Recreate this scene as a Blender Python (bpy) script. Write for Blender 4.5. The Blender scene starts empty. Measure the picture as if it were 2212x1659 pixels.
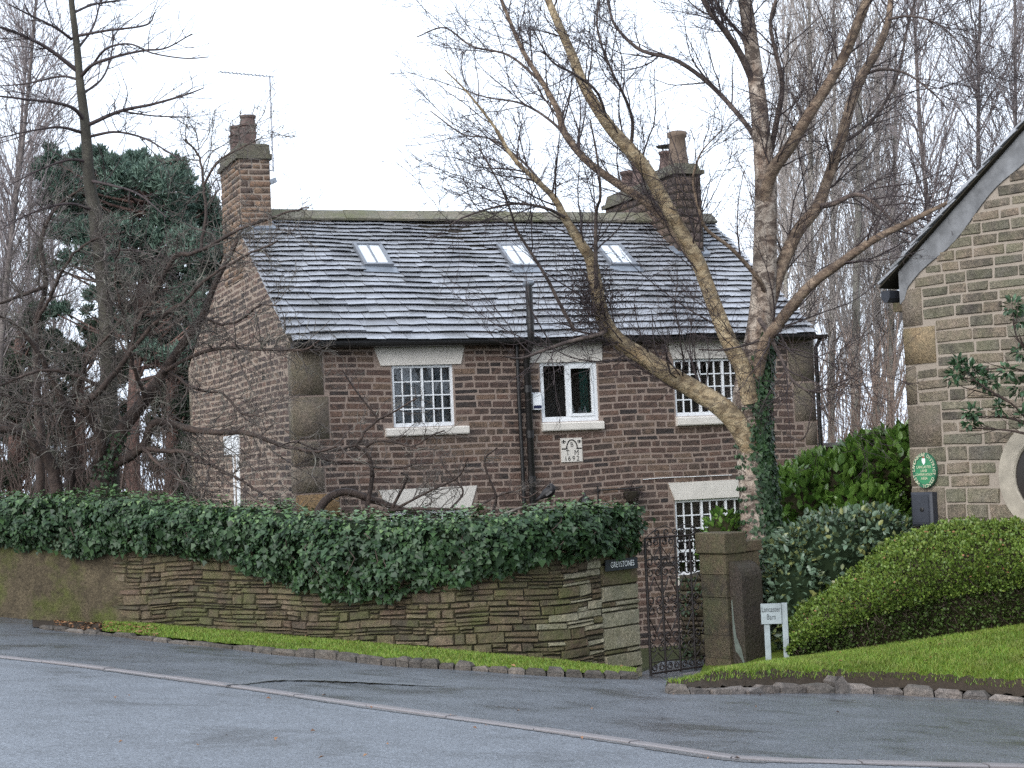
import bpy, math, random
import numpy as np
from mathutils import Vector

random.seed(7)
RNG = np.random.default_rng(11)
scene = bpy.context.scene
COL = scene.collection

# ------------------------------------------------------------------ camera
EYE = 1.9
FPX, PW, PH = 3850.0, 2212.0, 1659.0            # focal length and frame in the units the photo was measured in
PITCH, ROLL = math.radians(2.58), math.atan(0.044)
cF = np.array([0, math.cos(PITCH), math.sin(PITCH)])
_r0 = np.array([1.0, 0, 0]); _u0 = np.array([0, -math.sin(PITCH), math.cos(PITCH)])
cR = math.cos(ROLL) * _r0 - math.sin(ROLL) * _u0
cU = math.sin(ROLL) * _r0 + math.cos(ROLL) * _u0
cC = np.array([0, 0, EYE])
from mathutils import Matrix
cam = bpy.data.cameras.new('camera'); camo = bpy.data.objects.new('camera', cam); COL.objects.link(camo)
cam.sensor_width = 36; cam.lens = FPX / PW * 36; cam.clip_end = 2000; cam.clip_start = 0.1
camo.matrix_world = Matrix(((cR[0], cU[0], -cF[0], cC[0]), (cR[1], cU[1], -cF[1], cC[1]), (cR[2], cU[2], -cF[2], cC[2]), (0, 0, 0, 1)))
scene.camera = camo
scene.render.resolution_x, scene.render.resolution_y = 1024, 768
scene.cycles.use_denoising = False

# ------------------------------------------------------------------ sky, sun, exposure
SUN_EL, SUN_ROT = math.radians(32), math.radians(215)
W = bpy.data.worlds.new('World'); scene.world = W; W.use_nodes = True
nt = W.node_tree; nt.nodes.clear()
sky = nt.nodes.new('ShaderNodeTexSky'); sky.sky_type = 'NISHITA'; sky.sun_disc = False
sky.sun_elevation = SUN_EL; sky.sun_rotation = SUN_ROT
sky.air_density = 1.0; sky.dust_density = 4.0; sky.ozone_density = 1.0
hs = nt.nodes.new('ShaderNodeHueSaturation'); hs.inputs['Saturation'].default_value = 0.22     # cloud veil: nearly white sky
mixs = nt.nodes.new('ShaderNodeMix'); mixs.data_type = 'RGBA'; mixs.inputs['Factor'].default_value = 0.6
mixs.inputs['B'].default_value = (7.3, 8.3, 9.8, 1)
bg = nt.nodes.new('ShaderNodeBackground'); bg.inputs['Strength'].default_value = 0.12
out = nt.nodes.new('ShaderNodeOutputWorld')
nt.links.new(sky.outputs[0], hs.inputs['Color']); nt.links.new(hs.outputs[0], mixs.inputs['A'])
nt.links.new(mixs.outputs['Result'], bg.inputs['Color']); nt.links.new(bg.outputs[0], out.inputs['Surface'])
sl = bpy.data.lights.new('sun', 'SUN'); sl.energy = 0.7; sl.angle = math.radians(40); sl.color = (1.0, 0.96, 0.9)
so = bpy.data.objects.new('sun', sl); COL.objects.link(so)
_sd = Vector((math.sin(SUN_ROT) * math.cos(SUN_EL), math.cos(SUN_ROT) * math.cos(SUN_EL), math.sin(SUN_EL)))
so.rotation_euler = _sd.to_track_quat('Z', 'Y').to_euler(); so.location = (0, 0, 30)
vs = scene.view_settings; vs.view_transform = 'Standard'; vs.look = 'None'; vs.gamma = 1; vs.exposure = 1.15
vs.use_curve_mapping = False

# ------------------------------------------------------------------ projection helpers: photo pixel -> point in the place
def ray(x, y):
    x = np.asarray(x, float)[..., None]; y = np.asarray(y, float)[..., None]; return cF * FPX + cR * (x - PW / 2) - cU * (y - PH / 2)
def at(x, y, Y):
    d = ray(x, y); return cC + d * (Y / d[1])
def on_plane(x, y, P0, N):
    d = ray(x, y); return cC + d * (((P0 - cC) @ N) / (d @ N))

# ------------------------------------------------------------------ object helpers
ORG = {}
def empty(name, loc, label=None, cat=None, group=None, kind=None):
    o = bpy.data.objects.new(name, None); COL.objects.link(o); o.location = tuple(loc); o.empty_display_size = 0.1
    ORG[o.name] = np.array(loc, float)
    tag(o, label, cat, group, kind); return o
def tag(o, label=None, cat=None, group=None, kind=None):
    if label: o['label'] = label
    if cat: o['category'] = cat
    if group: o['group'] = group
    if kind: o['kind'] = kind
    return o
def mesh_obj(name, V, F, mat, parent=None, smooth=False, loc=None, kind=None):
    """V: (n,3) points in the place; F: list of faces, or an (m,3)/(m,4) int array."""
    V = np.asarray(V, float)
    if parent is not None: o0 = ORG[parent.name]
    elif loc is not None: o0 = np.array(loc, float)
    else: o0 = np.zeros(3)
    me = bpy.data.meshes.new(name)
    L = V - o0
    if isinstance(F, np.ndarray):
        k = F.shape[1]; m = F.shape[0]
        me.vertices.add(len(L)); me.vertices.foreach_set('co', L.astype(np.float32).ravel())
        me.loops.add(m * k); me.loops.foreach_set('vertex_index', F.astype(np.int32).ravel())
        me.polygons.add(m); me.polygons.foreach_set('loop_start', np.arange(0, m * k, k, dtype=np.int32))
        me.polygons.foreach_set('loop_total', np.full(m, k, dtype=np.int32))
        me.update(calc_edges=True)
    else:
        me.from_pydata([tuple(p) for p in L], [], F); me.update()
    if smooth: me.polygons.foreach_set('use_smooth', np.ones(len(me.polygons), dtype=bool)); me.update()
    if mat: me.materials.append(mat)
    o = bpy.data.objects.new(name, me); COL.objects.link(o)
    if parent is not None: o.parent = parent
    else: o.location = tuple(o0)
    ORG[o.name] = o0
    if kind: o['kind'] = kind
    return o
class MB:
    """collects shapes into one mesh"""
    def __init__(s): s.V = []; s.F = []; s.n = 0
    def add(s, V, F):
        V = np.asarray(V, float); s.V.append(V); s.F += [tuple(i + s.n for i in f) for f in F]; s.n += len(V); return s
    def build(s, name, mat, parent=None, **k): return mesh_obj(name, np.concatenate(s.V), s.F, mat, parent, **k)
BOXF = [(0, 1, 2, 3), (7, 6, 5, 4), (0, 4, 5, 1), (1, 5, 6, 2), (2, 6, 7, 3), (3, 7, 4, 0)]
def box8(o, a, b, c):
    """box from corner o with edge vectors a, b, c"""
    o, a, b, c = [np.asarray(t, float) for t in (o, a, b, c)]
    return [o, o + b, o + a + b, o + a, o + c, o + b + c, o + a + b + c, o + a + c]
def smooth_path(pts, k):
    """Catmull-Rom through pts (n, d) -> (k, d)"""
    p = np.asarray(pts, float); n = len(p)
    if n == 2:
        t = np.linspace(0, 1, k)[:, None]; return p[0] * (1 - t) + p[1] * t
    q = np.vstack([2 * p[0] - p[1], p, 2 * p[-1] - p[-2]])
    seg = np.linalg.norm(np.diff(p[:, :3], axis=0), axis=1); cum = np.concatenate([[0], np.cumsum(seg)])
    s = np.linspace(0, cum[-1], k); i = np.clip(np.searchsorted(cum, s, 'right') - 1, 0, n - 2)
    t = ((s - cum[i]) / np.maximum(seg[i], 1e-9))[:, None]
    a, b, c, d = q[i], q[i + 1], q[i + 2], q[i + 3]
    return 0.5 * (2 * b + (c - a) * t + (2 * a - 5 * b + 4 * c - d) * t * t + (3 * b - a - 3 * c + d) * t ** 3)
def tubes(P, Rr, sides):
    """P (N,K,3), Rr (N,K) -> verts, quads"""
    P = np.asarray(P, float); Rr = np.asarray(Rr, float); N, K, _ = P.shape
    T = np.gradient(P, axis=1); T /= np.linalg.norm(T, axis=2, keepdims=True) + 1e-12
    mean = P[:, -1] - P[:, 0]; mean /= np.linalg.norm(mean, axis=1, keepdims=True) + 1e-12
    ref = np.where(np.abs(mean[:, 2:3]) > 0.8, np.array([[0, 1.0, 0]]), np.array([[0, 0, 1.0]]))[:, None, :]
    A = np.cross(T, ref); A /= np.linalg.norm(A, axis=2, keepdims=True) + 1e-12
    B = np.cross(A, T)
    th = np.linspace(0, 2 * math.pi, sides, endpoint=False)
    V = P[:, :, None, :] + Rr[:, :, None, None] * (np.cos(th)[None, None, :, None] * A[:, :, None, :] + np.sin(th)[None, None, :, None] * B[:, :, None, :])
    idx = np.arange(N * K * sides).reshape(N, K, sides)
    a = idx[:, :-1, :]; b = np.roll(a, -1, axis=2); c = np.roll(idx[:, 1:, :], -1, axis=2); d = idx[:, 1:, :]
    F = np.stack([a, b, c, d], axis=-1).reshape(-1, 4)
    return V.reshape(-1, 3), F
class NB:
    """collects numpy quads"""
    def __init__(s): s.V = []; s.F = []; s.n = 0
    def add(s, V, F): s.V.append(V); s.F.append(F + s.n); s.n += len(V); return s
    def tube(s, P, R, sides=6):
        V, F = tubes(np.asarray(P)[None], np.broadcast_to(np.asarray(R, float), (len(P),))[None], sides); return s.add(V, F)
    def build(s, name, mat, parent=None, **k): return mesh_obj(name, np.concatenate(s.V), np.concatenate(s.F), mat, parent, **k)
def nrm(v): v = np.asarray(v, float); return v / (np.linalg.norm(v) + 1e-12)
def lathe(c, prof, sides=16, axis=(0, 0, 1)):
    """profile [(r, h)] turned round axis through c"""
    ax = nrm(axis); a = nrm(np.cross(ax, (0, 1, 0.01))); b = np.cross(ax, a); V = []; F = []
    for r, h in prof:
        for i in range(sides):
            t = 2 * math.pi * i / sides; V.append(np.asarray(c) + ax * h + r * (math.cos(t) * a + math.sin(t) * b))
    for j in range(len(prof) - 1):
        for i in range(sides):
            k = (i + 1) % sides; F.append((j * sides + i, j * sides + k, (j + 1) * sides + k, (j + 1) * sides + i))
    F.append(tuple(range(sides))[::-1]); F.append(tuple(range((len(prof) - 1) * sides, len(prof) * sides)))
    return V, F

# ------------------------------------------------------------------ materials
class N:
    def __init__(s, name):
        s.m = bpy.data.materials.new(name); s.m.use_nodes = True; s.t = s.m.node_tree; s.t.nodes.clear()
        s.out = s.new('OutputMaterial'); s.b = s.new('BsdfPrincipled'); s.link(s.b.outputs[0], s.out.inputs[0])
        s.tc = s.new('TexCoord')
    def new(s, t): return s.t.nodes.new('ShaderNode' + t)
    def link(s, a, b): s.t.links.new(a, b)
    def val(s, inp, v):
        if hasattr(v, 'is_output'): s.link(v, inp)
        elif v is not None:
            if inp.type == 'RGBA' and len(v) == 3: v = (*v, 1)
            inp.default_value = v
    def mapped(s, scale=(1, 1, 1), src='Object'):
        mp = s.new('Mapping'); mp.inputs['Scale'].default_value = scale; s.link(s.tc.outputs[src], mp.inputs[0]); return mp.outputs[0]
    def noise(s, scale, detail=3, rough=0.6, vec=None, dist=0.0):
        n = s.new('TexNoise'); n.inputs['Scale'].default_value = scale; n.inputs['Detail'].default_value = detail
        n.inputs['Roughness'].default_value = rough; n.inputs['Distortion'].default_value = dist
        s.link(vec if vec is not None else s.tc.outputs['Object'], n.inputs['Vector']); return n.outputs['Fac']
    def ramp(s, fac, stops, interp='LINEAR'):
        r = s.new('ValToRGB'); r.color_ramp.interpolation = interp; el = r.color_ramp.elements
        while len(el) < len(stops): el.new(0.5)
        for e, (p, c) in zip(el, stops):
            e.position = p; e.color = (c, c, c, 1) if isinstance(c, (int, float)) else (*c, 1)
        s.link(fac, r.inputs[0]); return r.outputs[0]
    def mix(s, f, a, b, mode='MIX'):
        m = s.new('Mix'); m.data_type = 'RGBA'; m.blend_type = mode
        s.val(m.inputs['Factor'], f); s.val(m.inputs['A'], a); s.val(m.inputs['B'], b); return m.outputs['Result']
    def math(s, op, a, b=0.5):
        m = s.new('Math'); m.operation = op; s.val(m.inputs[0], a); s.val(m.inputs[1], b); return m.outputs[0]
    def rand(s):
        """a random number for each piece: per island and per object"""
        g = s.new('NewGeometry'); oi = s.new('ObjectInfo')
        return s.math('FRACT', s.math('ADD', g.outputs['Random Per Island'], oi.outputs['Random']), 0)
    def up(s):
        g = s.new('NewGeometry'); x = s.new('SeparateXYZ'); s.link(g.outputs['Normal'], x.inputs[0]); return x.outputs['Z']
    def set(s, color=None, rough=None, spec=None, metal=None, bump=None, bstr=0.4, bdist=0.01, **k):
        s.val(s.b.inputs['Base Color'], color); s.val(s.b.inputs['Roughness'], rough)
        s.val(s.b.inputs['Specular IOR Level'], spec); s.val(s.b.inputs['Metallic'], metal)
        if bump is not None:
            b = s.new('Bump'); b.inputs['Strength'].default_value = bstr; b.inputs['Distance'].default_value = bdist
            s.link(bump, b.inputs['Height']); s.link(b.outputs[0], s.b.inputs['Normal'])
        for kk, vv in k.items(): s.val(s.b.inputs[kk.replace('_', ' ')], vv)
        return s.m
def stone_mat(name, cols, soot=0.5, sootcol=(0.02, 0.018, 0.017), moss=None, mossamt=0.0, rough=0.75, spec=0.35, grain=60, mod=3.0, patch=5.0):
    n = N(name)
    st = [(i / max(1, len(cols) - 1), c) for i, c in enumerate(cols)]
    c = n.ramp(n.rand(), st)
    big = n.noise(mod, 4, 0.65)
    c = n.mix(n.ramp(big, [(0.3, 0.0), (0.75, 0.55)]), c, n.mix(1.0, c, (1.5, 1.3, 1.15), 'MULTIPLY'))
    fine = n.noise(grain, 3, 0.7); mid = n.noise(grain * .38, 4, 0.75)
    c = n.mix(1.0, c, n.ramp(fine, [(0.25, 0.6), (0.75, 1.35)]), 'MULTIPLY')
    c = n.mix(1.0, c, n.ramp(mid, [(0.3, 0.55), (0.5, 1.0), (0.72, 1.5)]), 'MULTIPLY')
    if soot:
        sm = n.ramp(n.noise(patch, 5, 0.72, dist=0.6), [(0.5 - 0.18 * soot, 0.0), (0.62, 0.9)])
        r2 = n.ramp(n.math('FRACT', n.math('MULTIPLY', n.rand(), 7.31)), [(0.35, 0.25), (0.85, 1.0)])
        c = n.mix(n.math('MULTIPLY', n.math('MULTIPLY', sm, r2), soot), c, sootcol)
    if moss:
        mm = n.ramp(n.noise(2.2, 5, 0.7), [(0.42, 0.0), (0.66, 1.0)])
        c = n.mix(n.math('MULTIPLY', mm, mossamt), c, moss)
    return n.set(c, n.ramp(big, [(0.3, rough - 0.12), (0.8, rough + 0.1)]), spec, bump=n.math('ADD', fine, n.math('MULTIPLY', mid, 2.5)), bstr=0.75, bdist=0.014)
M = {}
M['stone'] = stone_mat('house_stone', [(0.07, 0.046, 0.039), (0.145, 0.092, 0.07), (0.08, 0.053, 0.045), (0.18, 0.125, 0.09), (0.04, 0.031, 0.03), (0.145, 0.10, 0.082), (0.11, 0.068, 0.055)], 1.0, patch=8)
M['chimney_stone'] = stone_mat('chimney_stone', [(0.19, 0.125, 0.08), (0.15, 0.095, 0.065), (0.06, 0.045, 0.04), (0.22, 0.15, 0.10), (0.16, 0.105, 0.075)], 0.8, patch=6)
M['sooty_stone'] = stone_mat('sooty_chimney_stone', [(0.10, 0.075, 0.06), (0.14, 0.10, 0.075), (0.07, 0.055, 0.05), (0.12, 0.08, 0.065)], 0.9, patch=5)
M['cap'] = stone_mat('chimney_cap_stone', [(0.085, 0.08, 0.065), (0.10, 0.09, 0.072)], 0.6, moss=(0.085, 0.09, 0.045), mossamt=.5)
M['mortar'] = (lambda n: n.set(n.mix(n.noise(9, 4), (0.31, 0.245, 0.205), (0.205, 0.155, 0.13)), 0.9, 0.2, bump=n.noise(80), bstr=0.3))(N('lime_mortar'))
M['gmortar'] = (lambda n: n.set(n.mix(n.noise(6, 4), (0.32, 0.26, 0.21), (0.21, 0.165, 0.135)), 0.9, 0.2, bump=n.noise(80), bstr=0.3))(N('ribbon_mortar'))
M['quoin'] = stone_mat('quoin_stone', [(0.18, 0.15, 0.12), (0.145, 0.122, 0.10), (0.16, 0.13, 0.10)], 0.45, sootcol=(0.07, 0.06, 0.052), moss=(0.10, 0.095, 0.05), mossamt=0.5, patch=2.5)
M['quoin_orange'] = stone_mat('orange_quoin', [(0.21, 0.14, 0.07), (0.21, 0.14, 0.07)], 0.5, sootcol=(0.10, 0.075, 0.045), patch=2.0)
M['quoin_tan'] = stone_mat('tan_quoin', [(0.20, 0.155, 0.095), (0.20, 0.155, 0.095)], 0.6, sootcol=(0.10, 0.088, 0.065), moss=(0.13, 0.12, 0.065), mossamt=.5, patch=2.0)
M['bstone'] = stone_mat('barn_stone', [(0.185, 0.165, 0.125), (0.16, 0.15, 0.112), (0.105, 0.096, 0.08), (0.215, 0.175, 0.135), (0.165, 0.142, 0.112)], 0.9, sootcol=(0.035, 0.03, 0.026), moss=(0.10, 0.105, 0.055), mossamt=0.5, patch=7)
M['bmortar'] = (lambda n: n.set(n.mix(n.noise(7, 4), (0.32, 0.275, 0.23), (0.23, 0.195, 0.16)), 0.92, 0.2, bump=n.noise(60), bstr=0.4))(N('barn_mortar'))
M['dry'] = stone_mat('drystone', [(0.085, 0.066, 0.042), (0.12, 0.092, 0.058), (0.06, 0.05, 0.034), (0.105, 0.074, 0.052), (0.145, 0.118, 0.08)], 0.75, sootcol=(0.04, 0.036, 0.026), moss=(0.085, 0.095, 0.03), mossamt=0.75, patch=3)
M['dry_light'] = stone_mat('drystone_lichen', [(0.20, 0.185, 0.135), (0.29, 0.275, 0.21), (0.15, 0.135, 0.095)], 0.4, sootcol=(0.07, 0.065, 0.045), moss=(0.13, 0.135, 0.06), mossamt=0.45, patch=4)
M['joint'] = N('dark_joint').set((0.032, 0.028, 0.021), 0.95, 0.1)
M['pillar'] = stone_mat('pillar_stone', [(0.07, 0.056, 0.036), (0.095, 0.073, 0.047), (0.05, 0.041, 0.028)], 1.0, sootcol=(0.025, 0.022, 0.018), moss=(0.075, 0.085, 0.035), mossamt=0.6, patch=3)
M['guard'] = stone_mat('guard_stone', [(0.034, 0.027, 0.022), (0.034, 0.027, 0.022)], 0.4, moss=(0.04, 0.042, 0.02), mossamt=.4, patch=3, rough=0.6)
n = N('stone_slate')
_r = n.rand(); _b = n.noise(2.0, 4, 0.7); _f = n.noise(40, 3, 0.7)
_c = n.ramp(_r, [(0, (0.22, 0.228, 0.25)), (0.5, (0.34, 0.352, 0.385)), (1, (0.27, 0.277, 0.295))])
_c = n.mix(n.ramp(_b, [(0.45, 0), (0.7, 0.7)]), _c, (0.14, 0.143, 0.14))
_c = n.mix(1, _c, n.ramp(_f, [(0.2, 0.7), (0.8, 1.25)]), 'MULTIPLY')
M['slate'] = n.set(_c, n.ramp(n.noise(1.3, 4, 0.7), [(0.35, 0.18), (0.7, 0.42)]), 0.8, bump=n.math('ADD', _f, n.noise(7, 3)), bstr=0.35, bdist=0.01)
M['ridge'] = stone_mat('ridge_stone', [(0.13, 0.125, 0.10), (0.16, 0.15, 0.12)], 0.3, sootcol=(0.05, 0.05, 0.04), moss=(0.11, 0.115, 0.05), mossamt=0.7, patch=3)
def plain(name, c, rough=0.5, spec=0.4, var=0.12, scale=8, metal=0.0, bstr=0.08):
    n = N(name); f = n.noise(scale, 4, 0.65)
    lo = tuple(x * (1 - var) for x in c); hi = tuple(x * (1 + var) for x in c)
    return n.set(n.ramp(f, [(0.3, lo), (0.7, hi)]), rough, spec, metal, bump=n.noise(scale * 8, 2), bstr=bstr, bdist=0.004)
M['paintstone'] = plain('cream_painted_stone', (0.60, 0.565, 0.515), 0.75, 0.3, 0.10, 3)
M['white'] = plain('white_paint', (0.72, 0.74, 0.76), 0.4, 0.4, 0.05, 5)
M['black_iron'] = plain('black_iron', (0.012, 0.011, 0.011), 0.4, 0.5, 0.3, 20)
M['rusty_iron'] = plain('rusty_iron', (0.016, 0.011, 0.010), 0.5, 0.45, 0.5, 14)
M['lead'] = plain('lead_flashing', (0.15, 0.17, 0.20), 0.45, 0.5, 0.2, 5)
M['pot'] = plain('clay_pot', (0.10, 0.068, 0.06), 0.75, 0.3, 0.35, 5)
M['pot_light'] = plain('buff_pot', (0.13, 0.095, 0.07), 0.75, 0.3, 0.3, 5)
M['alu'] = plain('dull_aluminium', (0.32, 0.33, 0.36), 0.4, 0.5, 0.1, 10, 0.6)
M['room'] = N('room_dark').set((0.16, 0.16, 0.17), 0.9, 0.1)
M['curtain'] = plain('reflection_grey_curtain', (0.40, 0.43, 0.47), 0.9, 0.1, 0.2, 6)  # cloth lightened to stand for the grey reflection in the panes
M['blind'] = plain('brown_blind', (0.30, 0.25, 0.20), 0.9, 0.1, 0.2, 6)
M['teal'] = plain('teal_curtain', (0.03, 0.17, 0.14), 0.9, 0.1, 0.2, 6)
n = N('window_glass'); n.t.nodes.remove(n.b)
_tr = n.new('BsdfTransparent'); _tr.inputs[0].default_value = (0.82, 0.86, 0.86, 1); _gl = n.new('BsdfGlossy'); _gl.inputs['Roughness'].default_value = 0.03
_fr = n.new('Fresnel'); _fr.inputs[0].default_value = 1.85; _mx = n.new('MixShader')
n.link(_fr.outputs[0], _mx.inputs[0]); n.link(_tr.outputs[0], _mx.inputs[1]); n.link(_gl.outputs[0], _mx.inputs[2]); n.link(_mx.outputs[0], n.out.inputs[0])
M['glass'] = n.m
M['skyglass'] = N('rooflight_sky_white').set((0.62, 0.66, 0.70), 0.12, 0.6)  # sky reflection painted into the pane as a near white colour
M['metalframe'] = plain('grey_rooflight_frame', (0.14, 0.15, 0.17), 0.4, 0.5, 0.1, 10)
def bark(name, c1, c2, dark, zs=0.25, scale=9, darkamt=0.6, rough=0.85):
    n = N(name); v = n.mapped((1, 1, zs)); a = n.noise(scale, 5, 0.7, v, 0.4)
    c = n.ramp(a, [(0.38, c1), (0.6, c2)])
    c = n.mix(1, c, n.ramp(n.noise(scale * .25, 3, .6), [(0.3, 0.6), (0.7, 1.3)]), 'MULTIPLY')
    c = n.mix(n.math('MULTIPLY', n.ramp(n.noise(scale * 0.8, 5, 0.75, n.mapped((1, 1, 1.6)), 0.8), [(0.48, 0), (0.56, 1)]), darkamt), c, dark)
    return n.set(c, rough, 0.3, bump=n.math('ADD', a, n.noise(scale * 5, 3)), bstr=0.6, bdist=0.02)
M['birch_red'] = bark('birch_upper_bark', (0.12, 0.082, 0.058), (0.26, 0.195, 0.14), (0.04, 0.028, 0.024), 1.4, 7, 0.6)
M['birch_dark'] = bark('birch_top_bark', (0.055, 0.042, 0.04), (0.13, 0.10, 0.085), (0.03, 0.023, 0.022), 1.0, 7, 0.5)
M['birch'] = bark('birch_bark', (0.26, 0.185, 0.105), (0.41, 0.33, 0.215), (0.05, 0.036, 0.028), 1.6, 7, 0.6)
M['birch_trunk'] = bark('birch_trunk_bark', (0.17, 0.12, 0.09), (0.42, 0.36, 0.30), (0.055, 0.038, 0.03), 0.5, 6, 0.85)
M['twig'] = plain('dark_twig', (0.042, 0.03, 0.03), 0.7, 0.4, 0.3, 3)
M['twig_glare'] = plain('glare_far_twig', (0.33, 0.295, 0.275), 0.8, 0.3, 0.3, 3)  # paler than the wood itself: sky glare painted into the twig colour
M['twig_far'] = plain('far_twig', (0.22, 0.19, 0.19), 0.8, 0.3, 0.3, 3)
M['far_bark'] = bark('far_bark', (0.09, 0.075, 0.072), (0.18, 0.155, 0.145), (0.06, 0.05, 0.048), 0.3, 6, 0.5)
M['twig_brown'] = plain('brown_twig', (0.085, 0.06, 0.05), 0.75, 0.4, 0.3, 3)
M['lichen_twig'] = (lambda n: n.set(n.ramp(n.noise(3.5, 4, 0.7), [(0.35, (0.045, 0.032, 0.029)), (0.52, (0.085, 0.07, 0.06)), (0.68, (0.20, 0.195, 0.16))]), 0.7, 0.45))(N('lichen_twig'))
M['shrub_bark'] = bark('shrub_bark', (0.035, 0.024, 0.02), (0.075, 0.052, 0.042), (0.02, 0.015, 0.014), 0.4, 8, 0.5, 0.7)
M['poplar_bark'] = bark('poplar_bark', (0.20, 0.19, 0.155), (0.33, 0.31, 0.27), (0.13, 0.115, 0.105), 0.3, 6, 0.5)  # trunks lightened like their twigs, with sky glare in the colour
M['grey_bark'] = bark('grey_green_bark', (0.035, 0.032, 0.026), (0.07, 0.065, 0.05), (0.03, 0.026, 0.022), 0.3, 6, 0.5)
M['pine_bark'] = bark('pine_bark', (0.10, 0.055, 0.045), (0.20, 0.125, 0.105), (0.04, 0.03, 0.028), 0.25, 5, 0.6)
def leaf(name, cols, rough=0.4, spec=0.5, dry=0):
    n = N(name); c = n.ramp(n.rand(), [(i / (len(cols) - 1), c) for i, c in enumerate(cols)])
    c = n.mix(1, c, n.ramp(n.noise(1.5, 3), [(0.3, 0.75), (0.7, 1.25)]), 'MULTIPLY')
    if dry: c = n.mix(n.ramp(n.noise(2.3, 5, .7), [(0.5, 0), (0.68, dry)]), c, (0.15, 0.135, 0.04))
    return n.set(c, rough, spec)
M['ivy'] = leaf('ivy_leaf', [(0.014, 0.03, 0.012), (0.022, 0.05, 0.017), (0.016, 0.036, 0.018), (0.036, 0.075, 0.023), (0.03, 0.062, 0.027), (0.02, 0.045, 0.016)], 0.5, 0.35)
M['ivy_pale'] = leaf('ivy_leaf_pale', [(0.05, 0.11, 0.03), (0.08, 0.14, 0.045), (0.04, 0.09, 0.03), (0.10, 0.16, 0.05)], 0.42, 0.5)  # paler leaves for the top and the gate end
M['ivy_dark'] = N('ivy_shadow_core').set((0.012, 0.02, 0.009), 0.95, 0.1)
M['laurel'] = leaf('laurel_leaf', [(0.035, 0.08, 0.014), (0.075, 0.15, 0.025), (0.12, 0.21, 0.04), (0.05, 0.105, 0.02)], 0.3, 0.6)
M['elae'] = leaf('grey_green_leaf', [(0.045, 0.075, 0.04), (0.075, 0.115, 0.07), (0.10, 0.15, 0.10), (0.055, 0.09, 0.05), (0.20, 0.21, 0.07)], 0.38, 0.5)
M['boxleaf'] = leaf('yellow_green_leaf', [(0.075, 0.13, 0.018), (0.12, 0.185, 0.028), (0.055, 0.10, 0.018), (0.155, 0.205, 0.035), (0.09, 0.14, 0.03)], 0.5, 0.4)
M['boxdark'] = leaf('shaded_hedge_leaf', [(0.03, 0.052, 0.012), (0.055, 0.09, 0.018), (0.04, 0.065, 0.014)], 0.55, 0.3)  # darker copy of the hedge leaf: shade on the lower face painted in
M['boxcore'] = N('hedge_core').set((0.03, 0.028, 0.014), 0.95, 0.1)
M['rhodo'] = leaf('rhododendron_leaf', [(0.02, 0.05, 0.022), (0.035, 0.075, 0.035), (0.06, 0.11, 0.055)], 0.35, 0.5)
M['needle'] = leaf('pine_needle', [(0.06, 0.10, 0.078), (0.09, 0.145, 0.11), (0.13, 0.19, 0.15), (0.08, 0.12, 0.09)], 0.6, 0.3)
M['needle_dark'] = leaf('dark_needle', [(0.018, 0.032, 0.022), (0.03, 0.05, 0.03), (0.045, 0.065, 0.038)], 0.6, 0.3)
M['grass'] = leaf('grass_blade', [(0.07, 0.14, 0.014), (0.105, 0.19, 0.018), (0.14, 0.205, 0.024), (0.17, 0.185, 0.04), (0.09, 0.165, 0.017)], 0.55, 0.3, dry=.55)
M['deadleaf'] = leaf('fallen_leaf', [(0.16, 0.07, 0.03), (0.25, 0.13, 0.06), (0.12, 0.06, 0.03)], 0.6, 0.3)
n = N('turf'); _a = n.noise(14, 4, 0.7); _b = n.noise(1.6, 4)
M['turf'] = n.set(n.mix(n.ramp(_b, [(0.35, 0), (0.7, 1)]), n.mix(_a, (0.05, 0.095, 0.01), (0.085, 0.14, 0.014)), n.mix(_a, (0.085, 0.12, 0.014), (0.13, 0.15, 0.02))), 0.9, 0.2, bump=n.noise(90), bstr=0.8, bdist=0.02)
n = N('rough_grass'); M['rough'] = n.set(n.mix(n.noise(0.9, 5, 0.7), (0.03, 0.035, 0.016), (0.06, 0.065, 0.028)), 0.95, 0.2, bump=n.noise(20, 4), bstr=0.8, bdist=0.05)
n = N('soil'); M['soil'] = n.set(n.mix(n.noise(12, 5, 0.7), (0.018, 0.013, 0.009), (0.05, 0.036, 0.024)), 0.9, 0.25, bump=n.noise(30, 4), bstr=0.8, bdist=0.03)
def asphalt(name, c1, c2, r0, r1, coarse, bs, patch=0.4):
    n = N(name); g = n.noise(coarse, 1, 0.5); g2 = n.noise(coarse * .42, 2, 0.7); p = n.noise(0.8, 6, 0.7, None, 0.4); q = n.noise(2.6, 5, 0.7)
    c = n.ramp(g, [(0.3, c1), (0.5, tuple((a + b) / 2 for a, b in zip(c1, c2))), (0.68, c2)]); c = n.mix(1, c, n.ramp(g2, [(0.3, 0.6), (0.7, 1.4)]), 'MULTIPLY')
    c = n.mix(1, c, n.ramp(q, [(0.3, 0.8), (0.7, 1.18)]), 'MULTIPLY')
    c = n.mix(n.ramp(p, [(0.54, 0), (0.64, patch)]), c, (0.03, 0.032, 0.034))
    ro = n.ramp(p, [(0.35, r1), (0.64, r0)])
    return n.set(c, ro, 0.75, bump=n.math('ADD', g, n.math('MULTIPLY', g2, 1.4)), bstr=bs, bdist=0.008)
M['road'] = asphalt('wet_chip_asphalt', (0.055, 0.062, 0.072), (0.185, 0.203, 0.23), 0.34, 0.5, 85, 0.9, 0.45)
M['lane'] = asphalt('wet_smooth_asphalt', (0.045, 0.051, 0.06), (0.135, 0.148, 0.168), 0.20, 0.42, 95, 0.5, 0.7)
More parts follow.
